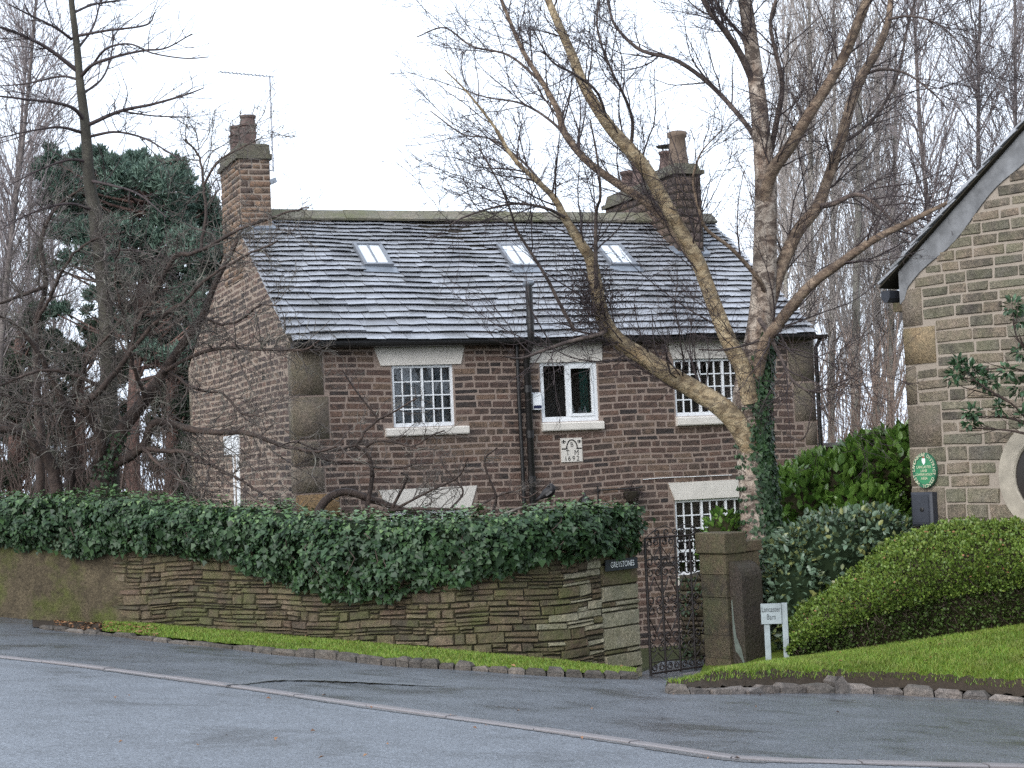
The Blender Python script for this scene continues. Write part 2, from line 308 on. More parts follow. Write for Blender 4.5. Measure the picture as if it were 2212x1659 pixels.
n = N('kerb_concrete'); M['kerb'] = n.set(n.mix(n.noise(25, 4), (0.14, 0.128, 0.13), (0.20, 0.185, 0.188)), n.ramp(n.noise(2), [(0.3, 0.35), (0.7, 0.6)]), 0.5, bump=n.noise(90), bstr=0.3)
M['tar'] = asphalt('dark_tar', (0.05, 0.054, 0.06), (0.14, 0.15, 0.16), 0.4, 0.5, 85, 0.8, 0.3)
M['gutter_wet'] = asphalt('wet_gutter', (0.02, 0.02, 0.02), (0.14, 0.14, 0.145), 0.3, 0.4, 60, 0.8, 0.5)
M['sett'] = stone_mat('granite_sett', [(0.05, 0.045, 0.038), (0.09, 0.08, 0.068), (0.065, 0.058, 0.05), (0.14, 0.125, 0.11)], 0.7, patch=5, rough=0.6)
M['kerbstone'] = stone_mat('kerb_sandstone', [(0.12, 0.105, 0.095), (0.18, 0.16, 0.145), (0.09, 0.08, 0.07), (0.20, 0.18, 0.17)], 0.8, patch=5, rough=0.6)
n = N('mossy_render'); _p = n.noise(1.1, 5, 0.7); _q = n.noise(5, 5, 0.7)
_c = n.ramp(_q, [(0.3, (0.045, 0.036, 0.024)), (0.7, (0.10, 0.08, 0.05))])
_c = n.mix(n.ramp(_p, [(0.48, 0), (0.66, 0.75)]), _c, n.mix(n.noise(9, 3), (0.045, 0.058, 0.012), (0.08, 0.10, 0.018)))
_c = n.mix(1, _c, n.ramp(n.noise(28, 4, .75), [(0.3, .55), (0.7, 1.4)]), 'MULTIPLY')
M['render'] = n.set(_c, 0.9, 0.2, bump=n.math('ADD', _q, n.noise(30, 3)), bstr=0.7, bdist=0.03)
M['signpost'] = plain('pale_grey_paint', (0.25, 0.285, 0.295), 0.55, 0.4, 0.22, 6)
M['lettering'] = N('grey_lettering').set((0.05, 0.06, 0.066), 0.6, 0.3)
M['slatesign'] = plain('dark_slate_sign', (0.03, 0.035, 0.042), 0.45, 0.5, 0.15, 20)
M['whiteletter'] = N('white_lettering').set((0.75, 0.77, 0.78), 0.5, 0.3)
M['blackletter'] = N('black_lettering').set((0.02, 0.02, 0.02), 0.6, 0.3)
M['greenplaque'] = plain('green_enamel', (0.035, 0.19, 0.085), 0.35, 0.5, 0.08, 8)
M['greenrim'] = plain('dark_green_enamel', (0.025, 0.12, 0.065), 0.35, 0.5, 0.08, 8)
M['goldletter'] = N('cream_lettering').set((0.62, 0.58, 0.42), 0.5, 0.3)
M['plastic'] = plain('dark_grey_plastic', (0.03, 0.033, 0.042), 0.4, 0.5, 0.1, 8)
M['navy'] = N('navy_label').set((0.01, 0.014, 0.05), 0.4, 0.5)
M['feather'] = plain('black_feather', (0.009, 0.008, 0.009), 0.55, 0.4, 0.4, 60)
M['feather_pale'] = plain('grey_feather', (0.10, 0.095, 0.095), 0.6, 0.3, 0.2, 60)
M['verge_mortar'] = plain('grey_verge_mortar', (0.155, 0.158, 0.165), 0.85, 0.3, 0.4, 3.5, bstr=.4)
M['garden_stone'] = stone_mat('garden_wall_stone', [(0.12, 0.10, 0.08), (0.16, 0.13, 0.10)], 0.5, moss=(0.08, 0.09, 0.04), mossamt=0.5)
M['coping'] = plain('grey_coping', (0.30, 0.29, 0.28), 0.7, 0.3, 0.2, 4)
M['thicket'] = plain('thicket_brown', (0.24, 0.175, 0.14), 0.85, 0.2, 0.35, 1)
# ------------------------------------------------------------------ terrain
def road_z(X, Y):
    return 0.4795 - 0.09 * X - 0.043 * Y - 0.27 * np.exp(-(((X - 1.9) / 2.2) ** 2 + ((Y - 22.8) / 2.2) ** 2))
def on_road(x, y, dz=0.0):
    d = ray(x, y); s = 15.0
    for _ in range(40):
        p = cC + d * (s / d[1]); zt = road_z(p[0], p[1]) + dz
        s += (p[2] - zt) / max(1e-6, -(d[2] / d[1]) - 0.043) * 0.6
        s = min(max(s, 3), 60)
    return cC + d * (s / d[1])
# foot of the boundary wall: photo x, distance, photo y
WALL = [(-520, 27.3, 1353), (-160, 25.95, 1346), (0, 25.3, 1341), (150, 24.8, 1345), (300, 24.2, 1352), (500, 23.4, 1368), (700, 22.6, 1386), (900, 22.0, 1403), (1050, 21.8, 1417), (1200, 22.1, 1432), (1300, 22.6, 1444), (1386, 23.2, 1456)]
wp = smooth_path([at(x, y, Y) for x, Y, y in WALL], 220)
w_arc = np.concatenate([[0], np.cumsum(np.linalg.norm(np.diff(wp[:, :2], axis=0), axis=1))])
w_px = np.interp(np.linspace(0, 1, 220), np.linspace(0, 1, 220), np.arange(220))
def proj(P):
    q = np.asarray(P, float) - cC; z = q @ cF; return PW / 2 + FPX * (q @ cR) / z, PH / 2 - FPX * (q @ cU) / z
w_x = np.array([proj(p)[0] for p in wp])            # photo x of each wall sample
def wall_pt(a, z, off=0.0):
    """point of the wall face at arc length a, height z, off metres towards the road"""
    x = np.interp(a, w_arc, wp[:, 0]); y = np.interp(a, w_arc, wp[:, 1])
    e = 0.15; tx = np.interp(a + e, w_arc, wp[:, 0]) - np.interp(a - e, w_arc, wp[:, 0]); ty = np.interp(a + e, w_arc, wp[:, 1]) - np.interp(a - e, w_arc, wp[:, 1])
    l = np.hypot(tx, ty) + 1e-9
    return np.stack([x + off * ty / l, y - off * tx / l, z + 0 * x], -1)
def wall_base(a): return np.interp(a, w_arc, wp[:, 2])
def arc_of_px(x): return np.interp(x, w_x, w_arc)
WL = w_arc[-1]
def back_y(X):
    """distance at which the road ends: the wall, the gate and then the bank on the right"""
    xs = np.concatenate([[-60], wp[:, 0], [wp[-1, 0] + 0.3, 3.2, 12, 60]])
    ys = np.concatenate([[wp[0, 1] + 4], wp[:, 1] + 0.12, [24.6, 25.0, 23, 20]])
    return np.interp(X, xs, ys)
GARDEN = -1.48
def ground_z(X, Y):
    b = back_y(X); t = np.clip((Y - b - 0.3) / 3.0, 0, 1); t = t * t * (3 - 2 * t)
    zr = road_z(np.clip(X, -14, 12), np.minimum(Y, b)) - 0.05
    return zr * (1 - t) + (GARDEN - 0.02) * t
xs = np.concatenate([np.linspace(-300, -20, 15), np.linspace(-18, 16, 70), np.linspace(20, 300, 15)])
ys = np.concatenate([np.linspace(-60, 2, 10), np.linspace(3, 45, 90), np.linspace(50, 600, 24)])
gx, gy = np.meshgrid(xs, ys, indexing='ij'); gz = ground_z(gx, gy)
def grid_faces(a, b):
    i = np.arange(a * b).reshape(a, b)
    return np.stack([i[:-1, :-1], i[1:, :-1], i[1:, 1:], i[:-1, 1:]], -1).reshape(-1, 4)
tag(mesh_obj('ground', np.stack([gx, gy, gz], -1).reshape(-1, 3), grid_faces(*gx.shape), M['rough'], smooth=True), kind='structure')

# line of the flush kerb between the main road and the lane
STRIP = [(-200, 1398), (0, 1421), (240, 1449), (500, 1485), (800, 1528), (1100, 1570), (1400, 1612), (1600, 1641), (1800, 1649), (2000, 1655), (2300, 1664), (2800, 1682)]
sp = smooth_path([on_road(x, y) for x, y in STRIP], 400)
def strip_y(X): return np.interp(X, sp[:, 0], sp[:, 1])
X1 = np.linspace(-16, 14, 120)
def sheet(name, f0, f1, k, mat, dz, warp=None):
    t = np.linspace(0, 1, k); Xg = np.repeat(X1[:, None], k, 1); Yg = f0(X1)[:, None] * (1 - t) + f1(X1)[:, None] * t
    Zg = road_z(Xg, Yg) + dz
    if warp is not None: Zg = Zg + warp(Xg, Yg)
    return tag(mesh_obj(name, np.stack([Xg, Yg, Zg], -1).reshape(-1, 3), grid_faces(len(X1), k), mat, smooth=True), kind='structure')
wob = lambda X, Y: 0.008 * np.sin(X * 1.3 + Y * 0.7) + 0.006 * np.sin(X * 2.9 - Y * 2.1)
sheet('main_road', lambda X: X * 0 - 6, lambda X: strip_y(X) - 0.02, 60, M['road'], 0.0)
sheet('lane', lambda X: strip_y(X) + 0.10, back_y, 60, M['lane'], 0.0, wob)
# kerb blocks laid flush, and the wet gutter beside them
strip = empty('flush_kerb', sp[0]); strip['kind'] = 'structure'
s_arc = np.concatenate([[0], np.cumsum(np.linalg.norm(np.diff(sp, axis=0), axis=1))])
def strip_pt(a, off, dz):
    x = np.interp(a, s_arc, sp[:, 0]); y = np.interp(a, s_arc, sp[:, 1]); e = .2
    tx = np.interp(a + e, s_arc, sp[:, 0]) - np.interp(a - e, s_arc, sp[:, 0]); ty = np.interp(a + e, s_arc, sp[:, 1]) - np.interp(a - e, s_arc, sp[:, 1])
    l = math.hypot(tx, ty); X, Y = x - off * ty / l, y + off * tx / l
    return np.array([X, Y, road_z(X, Y) + dz])
a = 0.3; k = 0
while a < s_arc[-1] - 1:
    L = 0.915; V = []; jit = random.uniform(-.006, .006)
    for aa in (a + .006, a + L / 2, a + L - .006):
        for off, dz in ((-.015, -.05), (-.012, .012 + jit), (0.0, .02 + jit), (.118, .02 + jit), (.13, .01 + jit), (.135, -.05)):
            V.append(strip_pt(aa, off, dz))
    F = [(i * 6 + j, i * 6 + j + 1, (i + 1) * 6 + j + 1, (i + 1) * 6 + j) for i in range(2) for j in range(5)] + [(0, 1, 2, 3, 4, 5), (17, 16, 15, 14, 13, 12)]
    mesh_obj('kerb_block', V, F, M['kerb'], strip); a += L
gutter = []
for i, aa in enumerate(np.linspace(.3, s_arc[-1] - .3, 500)):
    w = 0.05 + 0.035 * math.sin(aa * 2.1) + random.uniform(0, .03) + (0.06 if 9.7 < aa < 10.6 else 0)
    gutter += [strip_pt(aa, -.012, .004), strip_pt(aa, -.012 - w, .004)]
F = [(2 * i, 2 * i + 1, 2 * i + 3, 2 * i + 2) for i in range(499)]
tag(mesh_obj('gutter', gutter, F, M['gutter_wet']), kind='structure')
# crumbled wet patches and a tarred seam in the lane
def blotch(name, pts, mat, dz=.012):
    V = [on_road(x, y, dz) for x, y in pts]
    return tag(mesh_obj(name, V, [tuple(range(len(V)))], mat), kind='structure')
seam_c = smooth_path([on_road(x, y, .014) for x, y in [(480, 1482), (510, 1480), (550, 1475), (600, 1470), (680, 1469), (760, 1470), (850, 1473), (960, 1478)]], 60)
V = []
for i, p in enumerate(seam_c):
    w = (0.11 * math.sin(math.pi * min(1, i / 59 * 1.0)) ** .6 + .01) * (0.35 + 1.0 * random.random())
    V += [p + (0, w, 0), p - (0, w, 0)]
for q in V: q[2] = road_z(q[0], q[1]) + .016 + wob(q[0], q[1])
tag(mesh_obj('tar_seam', V, [(2 * i, 2 * i + 1, 2 * i + 3, 2 * i + 2) for i in range(59)], M['tar']), kind='structure')

# ------------------------------------------------------------------ pieces of masonry
def pillow(q, proud, mapf, rng=random, inset=.009, rough=.006):
    """one stone: q = 4 (a, z) corners anticlockwise from lower left; mapf(a, z, off) -> point"""
    (a0, z0), (a1, z1), (a2, z2), (a3, z3) = q
    w = max(.02, (a1 - a0 + a2 - a3) / 2); h = max(.01, (z3 - z0 + z2 - z1) / 2)
    es, et = min(.25, inset / w), min(.3, inset / h)
    S = [0, es, .5, 1 - es, 1]; T = [0, et, 1 - et, 1]; V = []
    for j, t in enumerate(T):
        for i, s in enumerate(S):
            a = (a0 * (1 - s) + a1 * s) * (1 - t) + (a3 * (1 - s) + a2 * s) * t
            z = (z0 * (1 - s) + z1 * s) * (1 - t) + (z3 * (1 - s) + z2 * s) * t
            edge = i in (0, 4) or j in (0, 3)
            off = -.008 if edge else proud + rng.uniform(-rough, rough)
            if not edge: a += rng.uniform(-.3, .3) * inset; z += rng.uniform(-.3, .3) * inset
            V.append(mapf(a, z, off))
    F = [(j * 5 + i, j * 5 + i + 1, (j + 1) * 5 + i + 1, (j + 1) * 5 + i) for j in range(3) for i in range(4)]
    return V, F
def course_stones(a0f, a1f, zs, wmin, wmax, gap, holes=(), jz=.004, rng=random, wave=lambda a: 0.0, split=0.0):
    """rows of stones between the heights zs; holes are (a0, a1, z0, z1)"""
    out = []
    for z0, z1 in zip(zs[:-1], zs[1:]):
        lo, hi = max(a0f(z0), a0f(z1)), min(a1f(z0), a1f(z1)); h = z1 - z0
        if hi - lo < .05: continue
        spans = [(lo, hi)]
        for b0, b1, c0, c1 in holes:
            if min(z1, c1) - max(z0, c0) > .4 * h:
                ns = []
                for s0, s1 in spans:
                    if b1 <= s0 or b0 >= s1: ns.append((s0, s1))
                    else:
                        if b0 - s0 > .03: ns.append((s0, b0))
                        if s1 - b1 > .03: ns.append((b1, s1))
                spans = ns
        for s0, s1 in spans:
            a = s0
            while a < s1 - .02:
                w = rng.uniform(wmin, wmax); b = a + w
                if s1 - b < wmin * .7: b = s1
                parts = [(z0, z1)]
                if split and rng.random() < split:
                    m = z0 + h * rng.uniform(.4, .6); parts = [(z0, m), (m, z1)]
                for p0, p1 in parts:
                    g = gap / 2; j = lambda: rng.uniform(-jz, jz)
                    q = [(a + g + j(), p0 + g + j() + wave(a)), (b - g + j(), p0 + g + j() + wave(b)), (b - g + j(), p1 - g + j() + wave(b)), (a + g + j(), p1 - g + j() + wave(a))]
                    out.append(q)
                a = b
    return out
def lay(stones, parent, mat, mapf, proud, n_single, name='stone', rough=.006, inset=.012, key=None, rest='stonework', matf=None):
    """the n_single stones that show largest become objects, the rest one joined part"""
    built = [(q,) + pillow(q, proud * random.uniform(.5, 1.4), mapf, inset=inset, rough=rough) for q in stones]
    def size(b):
        x = [proj(p) for p in (b[1][0], b[1][4], b[1][19], b[1][15])]
        xs_, ys_ = [t[0] for t in x], [t[1] for t in x]
        if max(xs_) < 0 or min(xs_) > PW or max(ys_) < 0 or min(ys_) > PH: return 0
        s = (max(xs_) - min(xs_)) * (max(ys_) - min(ys_))
        return s * (key(sum(xs_) / 4, sum(ys_) / 4) if key else 1)
    order = sorted(built, key=size, reverse=True); mb = MB()
    for i, (q, V, F) in enumerate(order):
        if i < n_single and size((q, V, F)) > 20: mesh_obj(name, V, F, (matf(q) if matf else mat), parent)
        else: mb.add(V, F)
    if mb.n: mb.build(rest, mat, parent, kind='stuff')

# ------------------------------------------------------------------ boundary wall
bw = empty('boundary_wall', wall_pt(WL / 2, wall_base(WL / 2)), 'mossy drystone garden wall with ivy along its top, beside the wet lane', 'wall')
# hidden body of the wall
aa = np.linspace(0, WL, 60); V = []
def wall_top(a):
    px = np.interp(a, w_arc, w_x)
    y = np.interp(px, [-200, 0, 200, 400, 600, 800, 1000, 1150, 1250, 1386], [1098, 1100, 1098, 1113, 1134, 1143, 1144, 1134, 1120, 1116])
    Y = np.interp(a, w_arc, wp[:, 1]); d = ray(px, y); return EYE + d[2] / d[1] * Y
for a in aa:
    zt = float(wall_top(a)); zb = wall_base(a) - .3
    for off, z in ((-.012, zb), (-.012, zt), (-.42, zt), (-.42, zb)): V.append(wall_pt(a, z, off))
F = [(i * 4 + j, i * 4 + (j + 1) % 4, (i + 1) * 4 + (j + 1) % 4, (i + 1) * 4 + j) for i in range(59) for j in range(4)] + [(3, 2, 1, 0), (236, 237, 238, 239)]
mesh_obj('wall_core', V, F, M['joint'], bw)
a_r0 = float(arc_of_px(290)); a_q = float(arc_of_px(1306))
zs = [-1.15]
while zs[-1] < 1.25: zs.append(zs[-1] + random.choice([.07, .085, .10, .12, .14]))
rw = random.Random(3)
st = course_stones(lambda z: a_r0 - .42 + .12 * math.sin(z * 17), lambda z: a_q, zs, .12, .48, .009, jz=.010, rng=rw, wave=lambda a: .018 * math.sin(a * 1.7) + .012 * math.sin(a * 4.1), split=.55)
st = [q for q in st if q[2][1] > wall_base((q[0][0] + q[1][0]) / 2) - .03 and q[0][1] < float(wall_top(q[0][0])) - .03]
# the end by the gate: large squared blocks and thin pale stones between
zq = -1.05
while zq < 1.0:
    h = rw.choice([.28, .2, .06, .07, .1]); 
    if h > .15: st.append([(a_q + .01, zq + .006), (WL - .005, zq + .006), (WL - .005, zq + h - .006), (a_q + .01, zq + h - .006)])
    else:
        m = a_q + (WL - a_q) * rw.uniform(.35, .65)
        st.append([(a_q + .01, zq + .006), (m - .006, zq + .008), (m - .006, zq + h - .006), (a_q + .01, zq + h - .005)])
        st.append([(m + .006, zq + .006), (WL - .005, zq + .008), (WL - .005, zq + h - .006), (m + .006, zq + h - .005)])
    zq += h
ivy_low = lambda px: np.interp(px, [-200, 0, 200, 300, 400, 500, 600, 650, 750, 850, 900, 1000, 1050, 1150, 1200, 1300, 1386], [1165, 1170, 1195, 1190, 1185, 1205, 1240, 1270, 1285, 1290, 1275, 1255, 1240, 1225, 1205, 1192, 1188])
a_l = float(arc_of_px(1130))
lay(st, bw, M['dry'], lambda a, z, o: wall_pt(a, z, o), .022, 300, rough=.009, inset=.014, key=lambda x, y: 1 if y > ivy_low(x) - 5 else .02,
    matf=lambda q: M['dry_light'] if (q[0][0] > a_l and random.random() < (q[0][0] - a_l) / (WL - a_l) * 1.1) else M['dry'])
# rendered, moss grown stretch on the left
V = []; na, nz = 100, 24
ra = np.random.default_rng(5)
for i in range(na):
    for j in range(nz):
        t = j / (nz - 1); edge = a_r0 - .02 + .16 * math.sin(j * .9) + .12 * math.sin(j * 2.3)
        a = edge * i / (na - 1); zb = wall_base(a) - .12; z = zb + (float(wall_top(a)) - zb) * t
        fade = min(1, (na - 1 - i) / 4)
        V.append(wall_pt(a, z, -.015 + fade * (.05 + .02 * math.sin(a * 3 + z * 5) + ra.uniform(-.008, .008)) + .05 * max(0, .25 - t)))
mesh_obj('render_coat', np.array(V), grid_faces(na, nz), M['render'], bw, smooth=True)

# ------------------------------------------------------------------ grass verge with setts along its edge
VEDGE = [(60, 1352), (150, 1360), (250, 1371), (400, 1386), (500, 1396), (600, 1407), (700, 1417), (800, 1427), (900, 1436), (1000, 1443), (1100, 1450), (1200, 1456), (1300, 1461), (1380, 1464)]
ve = smooth_path([on_road(x, y + 6) for x, y in VEDGE], 160)
v_arc = np.concatenate([[0], np.cumsum(np.linalg.norm(np.diff(ve, axis=0), axis=1))])
setts = empty('sett_kerb', ve[0]); setts['kind'] = 'structure'
a = .2; rs = random.Random(8)
def edge_pt(ed, arc, a, off, dz):
    x = np.interp(a, arc, ed[:, 0]); y = np.interp(a, arc, ed[:, 1]); e = .2
    tx = np.interp(a + e, arc, ed[:, 0]) - np.interp(a - e, arc, ed[:, 0]); ty = np.interp(a + e, arc, ed[:, 1]) - np.interp(a - e, arc, ed[:, 1]); l = math.hypot(tx, ty) + 1e-9
    X, Y = x - off * ty / l, y + off * tx / l
    return np.array([X, Y, road_z(X, Y) + dz])
def rough_block(pf, a0, a1, d0, d1, h, rng, j=.012):
    """a worn block: pf(a, off, dz)"""
    V = []; S = [0, .12, .88, 1]
    for k, (zz, ins) in enumerate(((-.06, 0), (h * .6, 0), (h, .16))):
        for (s, t) in ((0, 0), (1, 0), (1, 1), (0, 1)):
            s2 = ins + s * (1 - 2 * ins); t2 = ins + t * (1 - 2 * ins)
            V.append(pf(a0 + (a1 - a0) * s2 + rng.uniform(-j, j) * .6, d0 + (d1 - d0) * t2 + rng.uniform(-j, j), zz + (rng.uniform(-j, j) if k else 0)))
    F = [(k * 4 + i, k * 4 + (i + 1) % 4, (k + 1) * 4 + (i + 1) % 4, (k + 1) * 4 + i) for k in range(2) for i in range(4)] + [(8, 9, 10, 11)]
    return V, F
while a < v_arc[-1] - .1:
    px = proj(edge_pt(ve, v_arc, a, 0, 0))[0]
    L = rs.uniform(.15, .24) if px > 800 else rs.uniform(.2, .38)
    h = (.085 if px > 600 else .05) * rs.uniform(.75, 1.25)
    V, F = rough_block(lambda x, o, z: edge_pt(ve, v_arc, x, o, z), a + .008, a + L - .008, 0, rs.uniform(.1, .14), h, rs)
    mesh_obj('kerb_stone', V, F, M['sett'], setts); a += L
# turf between setts and wall
na, nt_ = 160, 8; V = []
for i, a in enumerate(np.linspace(0, v_arc[-1], na)):
    p0 = edge_pt(ve, v_arc, a, .09, .055 if i > 20 else .02); px = proj(p0)[0]; aw = float(arc_of_px(px)); p1 = wall_pt(aw, wall_base(aw) + .02, .01)
    for j in range(nt_):
        t = j / (nt_ - 1); p = p0 * (1 - t) + p1 * t; p[2] += .035 * math.sin(math.pi * t) + random.uniform(-.006, .006); V.append(p)
VERGE = np.array(V).reshape(na, nt_, 3)
verge = tag(mesh_obj('grass_verge', VERGE[22:].reshape(-1, 3), grid_faces(na - 22, nt_), M['turf'], smooth=True), kind='structure')
tag(mesh_obj('soil_strip', VERGE[:24].reshape(-1, 3), grid_faces(24, nt_), M['soil'], smooth=True), kind='structure')

# ------------------------------------------------------------------ bank and kerb on the right
RK = [(1441, 1499), (1500, 1501), (1600, 1501), (1700, 1498), (1800, 1497), (1900, 1499), (2000, 1504), (2100, 1510), (2212, 1519), (2330, 1530), (2500, 1548), (3000, 1596)]
rk = smooth_path([on_road(x, y) for x, y in RK], 160); r_arc = np.concatenate([[0], np.cumsum(np.linalg.norm(np.diff(rk, axis=0), axis=1))])
rkerb = empty('bank_kerb', rk[0]); rkerb['kind'] = 'structure'
a = 0.0; rs = random.Random(21); k = 0
while a < r_arc[-1] - .1:
    L = rs.uniform(.2, .42); pxa = proj(edge_pt(rk, r_arc, a, 0, 0))[0]; h = rs.uniform(.06, .1)
    tall = 1795 < pxa < 1822 and k == 0
    if tall: L = .17; h = .17; k = 1
    V, F = rough_block(lambda x, o, z: edge_pt(rk, r_arc, x, o, z), a + .008, a + L - .008, -.03 if tall else rs.uniform(-.02, .02), rs.uniform(.14, .2), h, rs, .018)
    o = mesh_obj('kerb_stone', V, F, M['kerbstone'], rkerb)
    if tall: o['label'] = 'pale upright stone standing proud of the kerb'
    a += L
BK = [(1500, 1478, 21.9), (1560, 1462, 22.3), (1620, 1444, 22.4), (1690, 1429, 22.4), (1800, 1414, 22.2), (1950, 1391, 21.9), (2100, 1369, 21.5), (2260, 1346, 21.1), (2400, 1330, 20.8), (2600, 1310, 20.4), (3150, 1262, 19.2)]
bk = smooth_path([at(x, y, Y) for x, y, Y in BK], 160)
V = []; na, nt_ = 160, 16
for i in range(na):
    a = r_arc[-1] * i / (na - 1); p0 = edge_pt(rk, r_arc, a, .15, .06); p1 = bk[i]
    for j in range(nt_):
        if j < 4: t = (0, .03, .06, .09)[j]; lift = (0, .01, .05, .12)[j]      # cut soil edge under the turf
        elif j < nt_ - 2: t = .09 + .91 * (j - 3) / (nt_ - 6); lift = None
        else: t = 1 + (j - nt_ + 3) * 1.2; lift = None
        tt = min(t, 1); p = p0 * (1 - t) + p1 * t; base = p0[2] + (p1[2] - p0[2]) * tt
        ramp = min(1, i / 14)
        if lift is not None: z = p0[2] + lift * ramp + (p1[2] - p0[2]) * t * .3 + random.uniform(-.02, .02)
        else: z = base + (.16 * (1 - tt) ** 1.3 + .03 * math.sin(math.pi * tt)) * ramp
        p[2] = z + random.uniform(-.008, .008); V.append(p)
BANK = np.array(V).reshape(na, nt_, 3)
tag(mesh_obj('grass_bank', BANK[:, 3:].reshape(-1, 3), grid_faces(na, nt_ - 3), M['turf'], smooth=True), kind='structure')
tag(mesh_obj('soil_edge', BANK[:, :4].reshape(-1, 3), grid_faces(na, 4), M['soil'], smooth=True), kind='structure')
def blades(name, G, per, hmin, hmax, jbounds, mat, seed):
    """grass blades scattered over a grid surface"""
    rng = np.random.default_rng(seed); A, B = G.shape[:2]; j0, j1 = jbounds
    i = rng.integers(0, A - 1, per); j = rng.integers(j0, j1, per); s, t = rng.random(per)[:, None], rng.random(per)[:, None]
    p = (G[i, j] * (1 - s) + G[i + 1, j] * s) * (1 - t) + (G[i, j + 1] * (1 - s) + G[i + 1, j + 1] * s) * t
    h = rng.uniform(hmin, hmax, per)[:, None]; az = rng.uniform(0, 2 * math.pi, per); w = .004 + .003 * rng.random(per)[:, None]
    side = np.stack([np.cos(az), np.sin(az), 0 * az], -1); lean = rng.normal(0, .45, (per, 3)) * h; lean[:, 2] = 0
    V = np.stack([p - side * w, p + side * w, p + lean + np.array([0, 0, 1]) * h], 1).reshape(-1, 3)
    o = mesh_obj(name, V, np.arange(per * 3).reshape(-1, 3), mat); tag(o, kind='stuff'); return o
blades('grass', BANK, 82000, .02, .06, (3, 13), M['grass'], 1)['label'] = 'short green grass on the bank beside the barn sign'
blades('grass', BANK, 1400, .02, .06, (2, 3), M['grass'], 2)['label'] = 'grass hanging over the cut soil edge above the kerb stones'
blades('grass', VERGE[24:], 26000, .015, .045, (0, 7), M['grass'], 3)['label'] = 'narrow strip of grass along the foot of the drystone wall'
def litter(name, pts, size, mat, label, seed):
    rng = np.random.default_rng(seed); n_ = len(pts); P = np.array(pts); V = []; az = rng.uniform(0, 6.28, n_)
    a = np.stack([np.cos(az), np.sin(az), rng.uniform(-.3, .3, n_)], -1); b = np.stack([-np.sin(az), np.cos(az), rng.uniform(-.3, .4, n_)], -1)
    s = rng.uniform(.6, 1.3, n_)[:, None] * size
    V = np.stack([P - a * s, P + b * s * .5 + [0, 0, .012], P + a * s, P - b * s * .5 + [0, 0, .006]], 1).reshape(-1, 3)
    return tag(mesh_obj(name, V, np.arange(n_ * 4).reshape(-1, 4), mat), label, None, None, 'stuff')
rl = np.random.default_rng(4)
pts = [VERGE[int(rl.integers(8, 42)), int(rl.integers(0, 4))] + rl.normal(0, .03, 3) * [1, 1, .1] + [0, 0, .02] for _ in range(260)]
pts += [VERGE[int(rl.integers(40, 158)), int(rl.integers(0, 8))] + [0, 0, .03] for _ in range(26)]
litter('fallen_leaves', pts, .028, M['deadleaf'], 'brown fallen leaves drifted at the left end of the verge', 5)
pts = [BANK[int(rl.integers(15, 150)), int(rl.integers(4, 13))] + [0, 0, .04] for _ in range(40)] + [on_road(rl.uniform(100, 2100), rl.uniform(1500, 1640), .012) for _ in range(26)]
litter('fallen_leaves', pts, .022, M['deadleaf'], 'single brown leaves scattered over the bank and the tarmac', 6)
# ------------------------------------------------------------------ the house
TH = math.radians(20.7)
hu = np.array([math.cos(TH), math.sin(TH), 0]); hv = np.array([-math.sin(TH), math.cos(TH), 0]); hn = -hv
H0 = at(637, 1000, 30.0); H0 = np.array([H0[0], H0[1], 0.0])
def hp(a, b, z): return H0 + hu * a + hv * b + np.array([0, 0, z])
def front(x, y):
    q = on_plane(x, y, H0, hn) - H0; return float(q @ hu), float(q[2])
def gable(x, y):
    q = on_plane(x, y, H0, hu) - H0; return float(q @ hv), float(q[2])
HW, HD, EAVE, RB, RZ = 10.05, 9.4, 4.20, 3.95, 6.84       # width, depth, eaves, ridge position and height
BEAVE = 4.30
house = empty('stone_house', hp(HW / 2, 0, GARDEN), 'old two storey sandstone house with grey stone slate roof behind the wall', 'house')
wins = {'a': (1.76, 2.87, 2.62, 3.69), 'b': (4.50, 5.60, 2.62, 3.68), 'c': (7.13, 8.62, 2.64, 3.69), 'd': (7.02, 8.62, -.26, 1.12), 'e': (1.62, 3.05, .1, 1.17)}
lint = {'a': (1.45, 3.10, 1.56, 3.02, 3.69, 4.02), 'b': (4.34, 5.72, 4.28, 5.70, 3.68, 4.02), 'c': (6.99, 8.80, 7.11, 8.70, 3.69, 4.03),
        'd': (6.90, 8.85, 7.02, 8.72, 1.12, 1.44), 'e': (1.44, 3.22, 1.60, 3.08, 1.17, 1.56)}
sills = {'a': (1.60, 3.10, 2.47, 2.62), 'b': (4.48, 5.66, 2.46, 2.62), 'c': (7.12, 8.75, 2.47, 2.64), 'd': (6.98, 8.7, -.42, -.26), 'e': (1.5, 3.15, -.05, .1)}
plaq = (4.83, 5.235, 1.90, 2.325)
holes = [tuple(w) for w in wins.values()]
lint_h = [(min(l[0], l[2]) + .02, max(l[1], l[3]) - .02, l[4], l[5]) for l in lint.values()] + list(sills.values()) + [plaq]
fmap = lambda a, z, o: hp(a, -o, z)
def wall_sheet(mb, mapf, a0, a1, z0, z1, holes, off=0.0):
    As = sorted({a0, a1, *[h[0] for h in holes], *[h[1] for h in holes]}); Zs = sorted({z0, z1, *[h[2] for h in holes], *[h[3] for h in holes]})
    for i in range(len(As) - 1):
        for j in range(len(Zs) - 1):
            ca, cz = (As[i] + As[i + 1]) / 2, (Zs[j] + Zs[j + 1]) / 2
            if any(h[0] < ca < h[1] and h[2] < cz < h[3] for h in holes): continue
            mb.add([mapf(As[i], Zs[j], off), mapf(As[i + 1], Zs[j], off), mapf(As[i + 1], Zs[j + 1], off), mapf(As[i], Zs[j + 1], off)], [(0, 1, 2, 3)])
    return mb
mb = wall_sheet(MB(), fmap, 0, HW, GARDEN - .3, EAVE - .02, holes)
